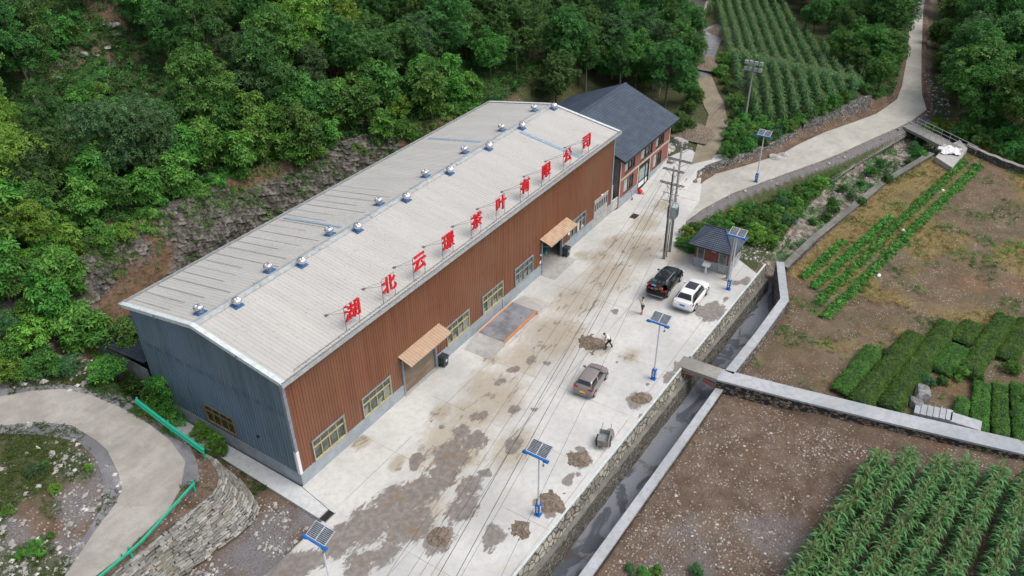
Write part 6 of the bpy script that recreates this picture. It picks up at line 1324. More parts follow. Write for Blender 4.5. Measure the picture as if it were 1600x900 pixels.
def crown_mesh(seed, Rr, Hc, zc, nlobe, nspray, ls, flat=.75, wid=.42):
    rg = np.random.default_rng(seed); lob = []
    for i in range(nlobe):
        u = (i + .5) / nlobe; zz = 1 - 1.75 * u; ph = i * 2.39996 + rg.normal(0, .35); rr = math.sqrt(max(0, 1 - zz * zz)) * rg.uniform(.55, 1.0)
        lob.append((A_([rr * Rr * math.cos(ph) * .74, rr * Rr * math.sin(ph) * .74, zz * Hc * .40 + rg.normal(0, .05) * Hc]), Rr * rg.uniform(.30, .50)))
    wts = A_([r_ ** 2 for _, r_ in lob]); wts = wts / wts.sum(); C_, N_, T_ = [], [], []
    for (c, r_), w_ in zip(lob, wts):
        k = max(8, int(nspray * w_)); d = rg.normal(size=(k, 3)); d[:, 2] += .35; d /= np.linalg.norm(d, axis=1)[:, None]
        rad = r_ * (.45 + .6 * rg.uniform(0, 1, k) ** .5) * (1 + .25 * (fbm(d[:, 0] * 3 + c[0], d[:, 1] * 3 + c[1], d[:, 2] * 3, seed) - .5) * 2)
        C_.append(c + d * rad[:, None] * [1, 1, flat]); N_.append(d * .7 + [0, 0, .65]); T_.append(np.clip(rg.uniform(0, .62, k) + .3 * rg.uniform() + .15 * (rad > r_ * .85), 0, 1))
    V_, F_, T = sprays(np.concatenate(C_) + [0, 0, zc], np.concatenate(N_), ls, 5, wid, seed, np.concatenate(T_)); return mesh_np('crown', V_, F_, dict(tint=T)), lob
def trunk_mesh(seed, lob, zc, r0):
    rg = np.random.default_rng(seed + 99); mb = MB(); top = A_([rg.normal(0, .15), rg.normal(0, .15), zc * .85]); mid = A_([rg.normal(0, .1), rg.normal(0, .1), zc * .45])
    mb.tube([(0, 0, -.6), mid * [1, 1, .3], mid, top, top + [0, 0, zc * .3]], [r0 * 1.3, r0, r0 * .85, r0 * .6, r0 * .25], 7)
    for c, r_ in lob[::2]:
        q = A_(c) + [0, 0, zc]; b_ = mid + (top - mid) * rg.uniform(.1, 1); mb.tube([b_, (b_ + q) / 2 + [0, 0, .15], q], [r0 * .42, r0 * .28, r0 * .1], 5)
    o = mb.build('trunk', M['trunk']); me = o.data; bpy.data.objects.remove(o); me.materials.clear(); return me
PROTO = {}
def proto(key, seed, Rr, Ht, Hc, nl, ns, ls, lm, flat=.75, r0=.14, wid=.42, bark='trunk'):
    zc = Ht - Hc * .5; cm, lob = crown_mesh(seed, Rr, Hc, zc, nl, ns, ls, flat, wid); tm = trunk_mesh(seed, lob, zc, r0); cm.materials.append(M[lm]); tm.materials.append(M[bark]); PROTO[key] = (tm, cm)
proto('dark1', 1, 2.9, 8.6, 6.4, 22, 1785, 0.304, 'leaf_dark'); proto('dark2', 2, 3.3, 9.4, 6.6, 26, 2125, 0.304, 'leaf_dark', .65)
proto('mid1', 3, 3.1, 8.6, 6.0, 24, 1955, 0.319, 'leaf_mid', .6); proto('mid2', 4, 2.7, 7.6, 5.6, 20, 1615, 0.334, 'leaf_mid', .8)
proto('tall1', 5, 2.0, 10.6, 8.6, 20, 1530, 0.274, 'leaf_dark', .9, .13, .42, 'stem_pale'); proto('tall2', 6, 2.3, 9.8, 7.4, 20, 1615, 0.274, 'leaf_blue', .8, .13, .42, 'stem_pale')
proto('lime1', 7, 2.9, 7.8, 5.6, 26, 2040, 0.274, 'leaf_lime', .6); proto('lime2', 8, 2.4, 7.0, 5.2, 22, 1615, 0.274, 'leaf_lime', .7)
proto('blue1', 9, 3.0, 7.6, 5.6, 24, 2125, 0.258, 'leaf_blue', .75)
proto('sap1', 10, 1.9, 5.2, 4.2, 14, 780, 0.380, 'leaf_mid', .7, .07); proto('sap2', 11, 1.7, 4.6, 3.8, 12, 690, 0.395, 'leaf_bright', .7, .07)
proto('bush1', 12, 1.25, 1.7, 1.7, 9, 390, 0.258, 'leaf_bright', .8, .04); proto('bush2', 13, 1.5, 2.1, 2.0, 11, 495, 0.258, 'leaf_mid', .8, .04); proto('bush3', 14, 1.1, 1.5, 1.5, 8, 345, 0.213, 'leaf_dark', .8, .04); proto('bush4', 15, 1.35, 2.2, 2.1, 10, 450, 0.228, 'leaf_lime', .8, .04); proto('bush5', 16, 1.3, 1.5, 1.5, 9, 630, 0.152, 'leaf_blue', .8, .04)
DESC = dict(dark1='dark green rounded', dark2='dark green broad', mid1='mid green layered', mid2='mid green bushy', tall1='dark tall slender', tall2='bluish tall slender', lime1='yellow green spreading', lime2='yellow green light', blue1='blue green fine leaved', sap1='mid green young', sap2='bright green young', bush1='bright green', bush2='mid green', bush3='dark green', bush4='yellow green', bush5='fine leaved bluish')
trees = []
def tree(key, p, s, zone, cat='tree', group=None, rot=None):
    trees.append([key, A_(p, float), s, zone, cat, group]); 
rng = np.random.default_rng(17)
def inview(p, m=70, h=6):
    q = proj(A_(p)); r_ = proj(A_(p) + [0, 0, h]); return -m < q[0] < 1600 + m and (r_[1] < 940) and (q[1] > -20)
def fill(zone, xr, yfun, step, keys, s0, s1, skip=None, group=None, rank=None):
    X = xr[0]
    while X < xr[1]:
        y0, y1 = yfun(X); Y = y0 + rng.uniform(0, step * .6)
        while Y < y1:
            x_, y_ = X + rng.uniform(-.38, .38) * step, Y + rng.uniform(-.3, .3) * step; p = A_([x_, y_, float(H(x_, y_))]); Y += step * rng.uniform(.85, 1.15)
            if not inview(p): continue
            if skip is not None and skip(p): continue
            tree(keys[rng.integers(len(keys))], p, rng.uniform(s0, s1), zone if rank is None else rank(p), 'tree', group)
        X += step
CLR = [(60, 20), (215, 20), (235, 75), (190, 140), (225, 190), (205, 245), (120, 245), (75, 160)]
def clearing(p):
    for h in (0, 2.5, 5): 
        q = proj(p + A_([0, 0, h]))
        if inpoly(A_([q[0]]), A_([q[1]]), CLR)[0]: return True
    return False
ytf = lambda X: float(np.interp(X, XK, yt_))
RK = ['just above the rock cut', 'in second rank above rock cut', 'half way up the hillside', 'high on the wooded hillside', 'near the hillside top edge', 'farthest up the hillside', 'on the hillside crest']
fill(None, (-14, 62), lambda X: (ytf(X) + 3.2, ytf(X) + 44), 4.3, ['dark1', 'dark2', 'mid1', 'mid2', 'tall1', 'tall2', 'blue1', 'dark1', 'dark2', 'mid1', 'sap1', 'lime2'], .72, 1.12, clearing, 'trees of the hillside wood', lambda p: RK[min(6, int((p[1] - ytf(p[0]) - 2) / 6.5))])
for (px, py, k, s) in ((36, 330, 'lime1', 1.05), (70, 400, 'lime2', .8), (20, 250, 'lime2', .9), (490, 130, 'lime1', 1.2), (545, 110, 'lime2', 1.1), (440, 160, 'mid1', 1.1), (190, 300, 'blue1', 1.05), (240, 295, 'blue1', .9), (330, 230, 'mid1', 1.05)): tree(k, hit(px, py), s, 'standing out from the hillside', 'tree', 'trees of the hillside wood')
trk = lambda X: np.interp(X, [58, 64, 72, 80, 86, 102, 112], [1.5, 2.5, 4.2, 7.5, 10.5, 15.5, 18])
fill('behind brick house beside track', (60.5, 100), lambda X: (float(trk(X)) + .6, ytf(X) + 30), 4.2, ['dark1', 'dark2', 'tall1', 'tall2', 'mid2', 'dark1'], .8, 1.15, lambda p: p[0] < 66 and p[1] < 15.5, 'trees behind the brick house')
def nearroad(p): return np.interp(p[0], LX, LY) - 3.4 < p[1] < np.interp(p[0], UX, UY) + 2.2
fill('in wood right of valley road', (87, 150), lambda X: (-75, float(np.interp(X, LX, LY)) - 3.6), 4.9, ['dark2', 'mid1', 'dark1', 'mid1', 'blue1'], 1.0, 1.45, lambda p: nearroad(p) or (p[0] < 90 and p[1] > -29), 'trees right of the valley road')
fill('between maize field and road', (90, 112), lambda X: (float(np.interp(X, UX, UY)) + 2.6, float(np.interp(X, [90, 100, 112], [-14.5, -9.5, -3.5]))), 3.2, ['dark1', 'mid2', 'mid1', 'sap1'], .6, .85, nearroad, 'trees between maize and road')
fill('in wood beyond maize field', (112, 175), lambda X: (float(np.interp(X, UX, UY)) + 3, float(np.interp(X, [112, 130, 175], [-4, 8, 45]))), 5.2, ['dark1', 'dark2', 'mid1', 'blue1'], .8, 1.15, nearroad, 'trees of the far wood')
fill('in wood above maize field', (131, 175), lambda X: (float(np.interp(X, [112, 130, 175], [-4, 8, 45])), 60), 6, ['dark1', 'dark2', 'mid1', 'tall1'], .8, 1.15, None, 'trees of the far wood')
for (px, py, k, s) in ((905, 134, 'dark2', .8), (932, 122, 'mid2', .8), (962, 112, 'tall1', .95), (995, 122, 'dark1', .8), (1020, 138, 'tall2', .8), (945, 130, 'sap1', 1.0), (978, 118, 'sap2', .9), (1008, 145, 'sap1', .9), (1068, 165, 'dark1', .6), (1072, 130, 'dark1', .8), (1070, 95, 'dark2', .8), (1062, 70, 'mid2', .8), (1045, 110, 'tall1', .9), (1030, 145, 'tall2', .9), (1055, 45, 'mid1', .7), (1035, 60, 'dark1', .8)): tree(k, hit(px, py), s, 'beside the track bend', 'tree', 'trees behind the brick house')
for (px, py, k, s) in ((1268, 62, 'dark1', .8), (1296, 52, 'mid1', .8), (1325, 72, 'dark2', .75), (1285, 28, 'mid2', .9), (1318, 30, 'dark1', .8), (1350, 52, 'mid1', .8), (1378, 62, 'dark1', .7), (1395, 34, 'mid2', .75), (1362, 22, 'dark2', .8), (1335, 98, 'mid2', .6), (1362, 98, 'dark1', .6), (1385, 92, 'mid1', .6), (1250, 20, 'dark2', .8), (1230, 5, 'mid1', .9), (1405, 60, 'dark1', .6), (1352, 120, 'mid2', .6), (1380, 125, 'mid1', .65), (1398, 105, 'dark1', .55)): tree(k, hit(px, py), s, 'at upper corner of maize field', 'tree', 'trees between maize and road')
for (px, py, k, s) in ((1472, 30, 'mid1', .9), (1478, 62, 'dark1', .9), (1482, 98, 'mid2', .9), (1492, 135, 'mid1', .85), (1510, 165, 'dark2', .8), (1466, 8, 'dark1', 1.0), (1500, 60, 'dark2', .9), (1462, 75, 'sap1', .9), (1468, 112, 'sap2', .8), (1485, 160, 'sap1', .8)): tree(k, hit(px, py), s, 'at right verge of valley road', 'tree', 'trees right of the valley road')
# bushes
def bush(zone, l, keys, s0, s1, group):
    for p in l: tree(keys[rng.integers(len(keys))], p, rng.uniform(s0, s1), zone, 'bush', group)
def onT(x, y): return A_([x, y, float(H(x, y))])
bush('on the brink of the rock cut', [onT(X + rng.uniform(-.4, .4), ytf(X) + rng.uniform(-1.3, 1.6)) for X in np.arange(-2, 48, .95)], ['bush1', 'bush2', 'bush4', 'sap2', 'sap1', 'bush1', 'sap2'], .75, 1.15, 'bushes along the rock cut')
bush('above the brink of the rock cut', [onT(X + rng.uniform(-.4, .4), ytf(X) + rng.uniform(2, 4)) for X in np.arange(-2, 50, 1.5)], ['sap2', 'sap1', 'bush2'], .85, 1.25, 'bushes along the rock cut')
bush('on the bank above the hill road', hits([(15, 440), (45, 420), (80, 405), (20, 480), (60, 460), (100, 440), (15, 520), (50, 500), (85, 480), (20, 560), (60, 545), (100, 525), (130, 545), (30, 590), (75, 585), (115, 580), (150, 570), (110, 480), (140, 560), (5, 600), (165, 590), (45, 380), (95, 370), (130, 350), (10, 400), (150, 330), (60, 350), (185, 585)]), ['bush1', 'bush4', 'bush2', 'sap2', 'bush5'], .8, 1.3, 'bushes above the hill road')
bush('between guard rail and blue gable', hits([(205, 575), (235, 590), (225, 610), (255, 615), (262, 635), (280, 650), (195, 560), (240, 565), (270, 610)]), ['bush1', 'bush2', 'bush5'], .9, 1.35, 'bushes beside the blue gable')
bush('at rear corner of blue gable', hits([(222, 585), (252, 612), (200, 560), (275, 636), (180, 545)]), ['sap2', 'sap1', 'bush2'], .7, .95, 'bushes beside the blue gable')
bush('below the blue gable window', hits([(318, 688), (335, 700), (345, 712), (325, 672)]), ['bush4', 'bush1'], .5, .72, 'bushes beside the blue gable')
bush('growing on the face of the rock cut', hits([(165, 445), (125, 400), (230, 405), (300, 340), (480, 290), (380, 300), (560, 240)]), ['bush1', 'bush4'], .35, .6, 'bushes on the rock face')
L6 = []
for _ in range(400):
    x, y = rng.uniform(42, 66), rng.uniform(-18, -8)
    if np.interp(x, SX, SY) + .3 < y < np.interp(x, LX, LY) - np.interp(x, [48, 58, 66], [1.4, 3.2, 2.4]) and not (38.5 < x < 43.4 and -15.6 < y < -10.6) and not (x < 47.5 and y < -13.2): L6.append(onT(x, y))
sel = []
for p in L6:
    if all(np.hypot(*(p - q)[:2]) > .85 for q in sel): sel.append(p)
bush('on bank between road and stream', sel[:90], ['bush1', 'bush1', 'bush2', 'bush4', 'bush5'], .45, .8, 'bushes of the weedy bank')
sel = []
for _ in range(600):
    x = rng.uniform(58.5, 90); y = float(np.interp(x, UX, UY)) + rng.uniform(.9, 5.0)
    if x > 74 and y > np.interp(x, UX, UY) + 1.4 - (x > 88) * -3: continue
    if y > np.interp(x, [58, 62, 68, 74], [-4.5, -6.2, -4.6, -3]): continue
    p = onT(x, y)
    if all(np.hypot(*(p - q)[:2]) > .9 for q in sel): sel.append(p)
bush('on slope above roadside wall', sel[:60], ['bush1', 'bush2', 'bush3', 'bush5'], .5, .9, 'bushes of the planted slope')
bush('beside track below maize field', hits([(1128, 118), (1135, 130), (1140, 145), (1146, 165), (1150, 185), (1132, 100), (1145, 205), (1140, 225), (1150, 215), (1160, 195), (1142, 90), (1175, 190), (1190, 200)]), ['bush1', 'bush2', 'bush3'], .7, 1.1, 'bushes beside the track')
bush('growing in the sandy stream bed', hits([(1375, 262), (1360, 275), (1345, 290), (1385, 285), (1330, 310), (1315, 300), (1425, 235), (1432, 250), (1420, 262), (1300, 330), (1290, 345), (1345, 320), (1270, 350), (1440, 225)]), ['bush5', 'bush3', 'bush2'], .45, .75, 'bushes in the stream bed')
bush('at wood edge behind footbridge', hits([(1452, 215), (1478, 210), (1505, 222), (1530, 232), (1555, 240), (1580, 250), (1600, 255), (1520, 205), (1550, 215), (1590, 225), (1465, 200), (1570, 232), (1540, 225)]), ['bush1', 'bush4', 'bush2', 'bush3'], .8, 1.3, 'bushes at the wood edge')
bush('left of the track foot', hits([(1060, 190), (1075, 175), (1085, 160), (1070, 205), (1050, 205), (1080, 140)]), ['bush2', 'bush3', 'sap1'], .8, 1.2, 'bushes left of the track')
bush('on rubble inside road bend', hits([(58, 740), (72, 728), (60, 862), (15, 800), (90, 770), (30, 870), (140, 735), (80, 840)]), ['bush5', 'bush4', 'bush3', 'bush1'], .22, .5, 'bushes inside the road bend')
bush('among the tea hedges on the right', hits([(1578, 580), (1470, 600), (1445, 600), (1525, 595), (1580, 655), (1500, 590), (1385, 560), (1590, 630)]), ['bush1', 'bush5', 'bush3'], .4, .6, 'bushes among the tea hedges')
bush('at bottom of gravel field', hits([(985, 893), (1005, 897), (1025, 896), (1088, 897)]), ['bush5', 'bush1'], .3, .45, 'weeds of the gravel field')
bush('among rocks of hillside clearing', hits([(90, 75), (70, 55), (110, 65), (40, 60), (50, 85), (75, 95), (120, 40), (20, 95), (140, 180), (160, 165), (120, 170), (190, 180)]), ['bush5', 'bush3', 'bush2', 'bush1'], .7, 1.3, 'bushes of the hillside clearing')
# link them, sorted so that each label can say which one
byz = {}
for t_ in trees: byz.setdefault((t_[3], t_[0]), []).append(t_)
NUM = ['', 'second ', 'third ', 'fourth ', 'fifth ', 'sixth ', 'seventh ', 'eighth ', 'ninth ', 'tenth ', 'eleventh ', 'twelfth ', 'thirteenth ', 'fourteenth ', 'fifteenth ', 'sixteenth ', 'seventeenth ', 'eighteenth ', 'nineteenth ', 'twentieth ']
for (zone, key), l in byz.items():
    l.sort(key=lambda t_: proj(t_[1])[0])
    for i, (k, p, s, z, cat, group) in enumerate(l):
        pos = '' if len(l) == 1 else ', %ssuch from the right' % NUM[len(l) - 1 - i] if i > len(l) / 2 and 0 < len(l) - 1 - i < 20 else (', leftmost such' if i == 0 else ', rightmost such' if i == len(l) - 1 else ', %ssuch from the left' % NUM[min(i, 19)])
        nm = {'tree': 'broadleaf_tree', 'bush': 'bush'}[cat]
        lab = '%s %s %s%s' % (DESC[k], cat, z, pos)
        t = thing(nm, lab, cat, tuple(p - [0, 0, .05]), rng.uniform(0, 6.28), group); t.scale = (s * rng.uniform(.9, 1.1), s * rng.uniform(.9, 1.1), s * rng.uniform(.88, 1.1))
        tm, cm = PROTO[k]
        for n_, d_ in (('trunk', tm), ('crown', cm)):
            if cat == 'bush': n_ = {'trunk': 'stem', 'crown': 'foliage'}[n_]
            c_ = bpy.data.objects.new(n_, d_); COL.objects.link(c_); c_.parent = t
print('TREES', len(trees))
def scatter(name, region, n, size, lm, hgt, seed, wid=.42, nl=5, jit_=.6, upn=1.0, kind='stuff', droop=.18, box=None):
    """ground cover: region(x, y) -> keep probability"""
    rg = np.random.default_rng(seed); x0, x1, y0, y1 = box; x = rg.uniform(x0, x1, n); y = rg.uniform(y0, y1, n); k = rg.uniform(0, 1, n) < region(x, y); x, y = x[k], y[k]; z = H(x, y)
    q = proj(np.stack([x, y, z], -1)); k = (q[:, 0] > -40) & (q[:, 0] < 1640) & (q[:, 1] > -30) & (q[:, 1] < 930); x, y, z = x[k], y[k], z[k]
    C_ = np.stack([x, y, z + rg.uniform(.2, 1, len(x)) * hgt], -1); N_ = np.tile([0, 0, upn], (len(x), 1)); V_, F_, T = sprays(C_, N_, size, nl, wid, seed, np.clip(fbm(x * .5, y * .5, 0, seed) * 1.3 - .25 + rg.normal(0, .12, len(x)), 0, 1), jit_, droop)
    print(name, len(x)); return tag(link(name, mesh_np(name, V_, F_, dict(tint=T)), M[lm]), kind=kind)
hillr = lambda x, y: np.where((y > np.interp(x, XK, yt_) - .3), np.where(fbm(x * .2, y * .2, 0, 31) > .32, 1, .35), 0)
scatter('undergrowth', hillr, 42000, .34, 'leaf_dark', .7, 41, box=(-16, 75, 17, 64))
scatter('undergrowth', lambda x, y: hillr(x, y) * .9, 16000, .38, 'leaf_mid', .8, 42, box=(-16, 75, 17, 64))
scatter('bank_weeds', lambda x, y: ((np.interp(x, SX, SY) + .1 < y) & (y < np.interp(x, LX, LY) - np.interp(x, [48, 58, 66], [1.2, 2.8, 2.0])) & ~((x < 47.5) & (y < -13.2)) & ~((x < 43.3) & (y > -15.2)) & ~((x < 44) & (y < -16))) * 1.0, 9000, .34, 'leaf_bright', .45, 43, box=(42, 84, -23, -8))
scatter('slope_weeds', lambda x, y: ((y > np.interp(x, UX, UY) + .7) & (y < np.interp(x, UX, UY) + 9) & (y < np.interp(x, [58, 62, 68, 74, 80, 100], [-4.5, -6.2, -4.6, -3, 2, 8])) & ((x < 74) | (y > np.interp(x, UX, UY) + 4) | (x > 89))) * 1.0, 8000, .36, 'leaf_mid', .45, 44, box=(58, 112, -20, 8))
scatter('stream_weeds', lambda x, y: ((y < np.interp(x, SX, SY)) & (y > np.interp(x, WX, WY))) * sst(.48, .6, fbm(x * .28, y * .4, 0, 45)), 5000, .26, 'leaf_mid', .35, 45, box=(46, 88, -28, -16))
scatter('plateau_grass', lambda x, y: ((x < -2.6) & (y > 2.2) & ~inpoly(x, y, [tuple(p[:2]) for p in hits(hr)])) * sst(.47, .6, fbm(x * .35, y * .35, 0, 33)), 15000, .17, 'moss', .14, 46, .3, 5, .9, box=(-18, 1, 1, 26))
scatter('verge_grass', lambda x, y: sst(.42, .6, fbm(x * .6, y * .6, 0, 34)) * ((x < -1.3) & (x > -3.3)), 2400, .2, 'moss', .2, 47, .3, 5, .9, box=(-4, -1.2, 2, 18))
scatter('dry_grass', lambda x, y: np.where((y < np.interp(x, WX, WY) - .5), sst(.45, .6, fbm(x * .14, y * .22, 0, 41) + .16 * sst(8, 0, np.interp(x, WX, WY) - y)) * (x > 43) + .5 * sst(.5, .66, fbm(x * .2, y * .22, 0, 42)) * (x > 34) * (x <= 43), 0), 9000, .24, 'dry', .16, 48, .22, 6, .9, box=(34, 82, -52, -18))
scatter('field_weeds', lambda x, y: np.where((y < np.interp(x, WX, WY) - .5), sst(.50, .66, fbm(x * .4, y * .4, 0, 49)), 0), 14000, .24, 'leaf_bright', .2, 49, .3, 5, .7, box=(28, 82, -52, -18))
scatter('corn_margin_weeds', lambda x, y: np.where((x < 24) & (y < -20), sst(.62, .7, fbm(x * .4, y * .4, 0, 50)), 0), 1200, .14, 'moss', .1, 50, .3, 5, .9, box=(0, 25, -45, -20))
scatter('path_weeds', lambda x, y: np.where(np.abs(x + 1.5 - .04 * y) < .35, 1, 0) * sst(.4, .6, fbm(x, y, 0, 52)) + np.where((np.abs(y + 3.15) < .25) & (x < -.6), .5, 0), 1500, .16, 'moss', .12, 52, .3, 5, .9, box=(-12, -.8, -3.6, 16))
cv = np.empty(len(ckm.vertices) * 3, np.float32); ckm.vertices.foreach_get('co', cv); cv = cv.reshape(-1, 3); rg = np.random.default_rng(77); pk_ = np.where(rg.uniform(0, 1, len(cv)) < .22 * sst(.52, .66, fbm(cv[:, 0] * .5, cv[:, 2] * .6, 0, 78) + .12 * sst(5, 8, cv[:, 2])))[0]
V_, F_, T = sprays(cv[pk_] - [0, .08, 0], np.tile([0, -.8, .6], (len(pk_), 1)), .24, 5, .45, 79); tag(link('cliff_growth', mesh_np('cliff_growth', V_, F_, dict(tint=T)), M['leaf_mid']), kind='stuff'); print('cliff', len(pk_))
# tea hedges: a dark core under a clipped skin of leaves
def hedge(label, a, b, w_, h, seed, group, mat='tea', ls=.14, dens=120, name='tea_hedge', cat='hedge'):
    a, b = A_(a), A_(b); L_ = np.linalg.norm((b - a)[:2]); d = (b - a)[:2] / L_; n = A_([-d[1], d[0]]); t = thing(name, label, cat, tuple(a), 0, group); rg = np.random.default_rng(seed)
    S_ = np.linspace(-.05, 1.05, max(6, int(L_ * 2.5))); A2 = np.linspace(0, math.pi, 13); rows = []
    def surf(s, al):
        e = np.clip(np.minimum(s + .05, 1.05 - s) * L_ / .5, 0, 1) ** .5; ww = w_ * .5 * (.85 + .15 * e) * (1 + .16 * (fbm(s * L_ * .9, al * 0 + seed, 0, seed) - .5) * 2); c = np.sign(np.cos(al)) * np.abs(np.cos(al)) ** .6; z = np.abs(np.sin(al)) ** .45 * h * (.55 + .45 * e) * (1 + .14 * (fbm(s * L_ * 1.2, al, 0, seed + 2) - .5))
        x = a[0] + d[0] * L_ * s + n[0] * ww * c; y = a[1] + d[1] * L_ * s + n[1] * ww * c; return np.stack([x, y, H(a[0] + d[0] * L_ * s, a[1] + d[1] * L_ * s) + z - .03], -1)
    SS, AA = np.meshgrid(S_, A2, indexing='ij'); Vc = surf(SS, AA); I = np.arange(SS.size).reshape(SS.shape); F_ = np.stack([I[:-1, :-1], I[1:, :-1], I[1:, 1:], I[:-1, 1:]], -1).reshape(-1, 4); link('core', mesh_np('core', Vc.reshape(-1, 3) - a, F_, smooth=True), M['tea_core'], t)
    k = int(dens * L_ * (w_ + 1.2 * h)); s = rg.uniform(-.04, 1.04, k); al = np.arccos(np.clip(rg.uniform(-1, 1, k), -1, 1)) if True else 0; P_ = surf(s, al); Nn = np.stack([n[0] * np.cos(al), n[1] * np.cos(al), .6 + np.sin(al)], -1); V_, F_, T = sprays(P_ - a + [0, 0, .02], Nn, ls, 4, .5, seed, np.clip(fbm(s * L_ * 1.5, al * 1.5, 0, seed) * .9 + rg.normal(0, .18, k), 0, 1), .5)
    link('foliage', mesh_np('foliage', V_, F_, dict(tint=T)), M[mat], t); return t
TEA = [((1368, 543), (1314, 606), 1.55, 'leftmost and lowest of the tea hedges on the right'), ((1430, 522), (1347, 622), 1.75, 'second long tea hedge from the left'), ((1482, 506), (1394, 628), 1.8, 'third long tea hedge from the left'), ((1523, 503), (1500, 530), 1.8, 'short tea hedge right of the third long one, upper piece'), ((1502, 541), (1470, 576), 1.8, 'short tea hedge right of the third long one, lower piece'), ((1574, 494), (1516, 576), 1.75, 'long tea hedge right of the two short pieces'), ((1608, 500), (1574, 556), 1.7, 'tea hedge cut by the right edge of the photo'),
       ((1506, 622), (1500, 655), .9, 'small narrow tea hedge just right of the stone steps'), ((1536, 598), (1530, 674), 1.15, 'second tea hedge right of the stone steps'), ((1563, 600), (1565, 682), 1.1, 'third tea hedge right of the stone steps'), ((1592, 600), (1600, 692), 1.1, 'fourth tea hedge right of the stone steps, at the photo edge')]
for i, (a, b, w_, lab) in enumerate(TEA): hedge(lab, hit(*a, .5), hit(*b, .5), w_, .62, 200 + i, 'tea hedges of the right field')
for i, (a, b, w_, lab) in enumerate((((108, 138), (158, 99), 1.5, 'upper of the two tea rows on the hillside clearing'), ((116, 150), (166, 116), 1.5, 'lower of the two tea rows on the hillside clearing'), ((5, 20), (120, 8), 1.8, 'tea row along the top left corner of the hillside'))): hedge(lab, hit(*a), hit(*b), w_, .8, 230 + i, 'tea rows on the hillside', 'leaf_mid', .2, 45)
# bean rows
for i, (a, b, lab) in enumerate((((1318, 378), (1254, 436), 'shortest bean row, nearest the old stream wall'), ((1392, 340), (1268, 452), 'second bean row from the old stream wall'), ((1507, 252), (1276, 476), 'long bean row starting at the footbridge landing'), ((1530, 259), (1287, 498), 'long bean row farthest from the stream'))):
    p, q = hit(*a), hit(*b); L_ = np.linalg.norm(q - p); n_ = int(L_ * 60); rg = np.random.default_rng(300 + i); s = rg.uniform(0, 1, n_); d = (q - p)[:2] / L_; nn = A_([-d[1], d[0]]); o = rg.normal(0, .23, n_); k = fbm(s * L_ * .8, s * 0 + i, 0, 60) > .12; s, o = s[k], o[k]
    xy = p[:2] + d * (s * L_)[:, None] + nn * o[:, None]; C_ = np.column_stack([xy, H(xy[:, 0], xy[:, 1]) + .10 + .32 * rg.uniform(0, 1, len(s)) * np.exp(-(o / .36) ** 2)]); V_, F_, T = sprays(C_ - p, np.tile([0, 0, 1.], (len(s), 1)), .19, 5, .6, 310 + i); t = tag(link('bean_row', mesh_np('bean_row', V_, F_, dict(tint=T)), M['leaf_bright']), lab, 'crop row', 'bean rows of the right field'); t.location = tuple(p)
# maize
def maize(seed, hgt=2.1, nleaf=13, fine=True):
    rg = np.random.default_rng(seed); V_, F_, T_ = [], [], []; 
    def strip(pts, ws, side, tt):
        b_ = len(V_)
        for p, w_ in zip(pts, ws): V_.append(p - side * w_); V_.append(p + side * w_); T_.extend([tt, tt])
        for i in range(len(pts) - 1): F_.append((b_ + 2 * i, b_ + 2 * i + 1, b_ + 2 * i + 3, b_ + 2 * i + 2))
    for a_ in (0, math.pi / 2): strip([A_([0, 0, 0.]), A_([0, 0, hgt * .95])], [.02, .012], A_([math.cos(a_), math.sin(a_), 0]), .2)
    for i in range(nleaf):
        z = hgt * (.22 + .70 * i / (nleaf - 1)); ph = (i % 2) * math.pi + rg.normal(0, .45) + seed; d = A_([math.cos(ph), math.sin(ph), 0]); sd = A_([-d[1], d[0], 0]); L_ = rg.uniform(.52, .84) * (1.1 - .35 * abs(i / nleaf - .45)); pts, ws = [], []
        for u, hh, w_ in ((0, 0, .03), (.3, .26, .052), (.62, .30, .044), (.86, .14, .027), (1.0, -.06, .004)): pts.append(A_([0, 0, z]) + d * L_ * u + A_([0, 0, hh * L_])); ws.append(w_)
        strip(pts, ws, sd, np.clip(.25 + .5 * i / nleaf + rg.normal(0, .15), 0, 1))
    nl_ = len(F_)
    for k in range(6):
        ph = k * 1.05 + rg.uniform(0, .4); d = A_([math.cos(ph), math.sin(ph), 0]) * (.12 if k else 0.01); strip([A_([0, 0, hgt * .94]), A_([0, 0, hgt * 1.03]) + d, A_([0, 0, hgt * 1.08]) + d * 1.7], [.012, .014, .006], A_([-math.sin(ph), math.cos(ph), 0]), .5)
    return A_(V_), A_(F_), A_(T_), nl_
MZ_ = [maize(s) for s in range(5)]
def mz_mesh(i, part):
    V_, F_, T_, nl_ = MZ_[i]; F2 = F_[:nl_] if part == 0 else F_[nl_:]; us = np.unique(F2); mp = np.full(len(V_), -1); mp[us] = np.arange(len(us)); me = mesh_np('maize', V_[us], mp[F2], dict(tint=T_[us])); me.materials.append(M['corn' if part == 0 else 'tassel']); return me
MM = [(mz_mesh(i, 0), mz_mesh(i, 1)) for i in range(5)]
def mz_stuff(name, P_, rot, sc, seed):
    rg = np.random.default_rng(seed); Vs, Fs, Ts, Ms, off = [], [], [], [], 0
    for p, r_, s in zip(P_, rot, sc):
        V_, F_, T_, nl_ = MZ_[rg.integers(5)]; c, s_ = math.cos(r_), math.sin(r_); W_ = np.stack([V_[:, 0] * c - V_[:, 1] * s_, V_[:, 0] * s_ + V_[:, 1] * c, V_[:, 2]], -1) * s + p; Vs.append(W_); Fs.append(F_ + off); off += len(V_); Ts.append(T_); m_ = np.zeros(len(F_), np.int32); m_[nl_:] = 1; Ms.append(m_)
    me = mesh_np(name, np.concatenate(Vs), np.concatenate(Fs), dict(tint=np.concatenate(Ts))); o = link(name, me, [M['corn'], M['tassel']]); me.polygons.foreach_set('material_index', np.concatenate(Ms)); return tag(o, kind='stuff')
ZT = .75
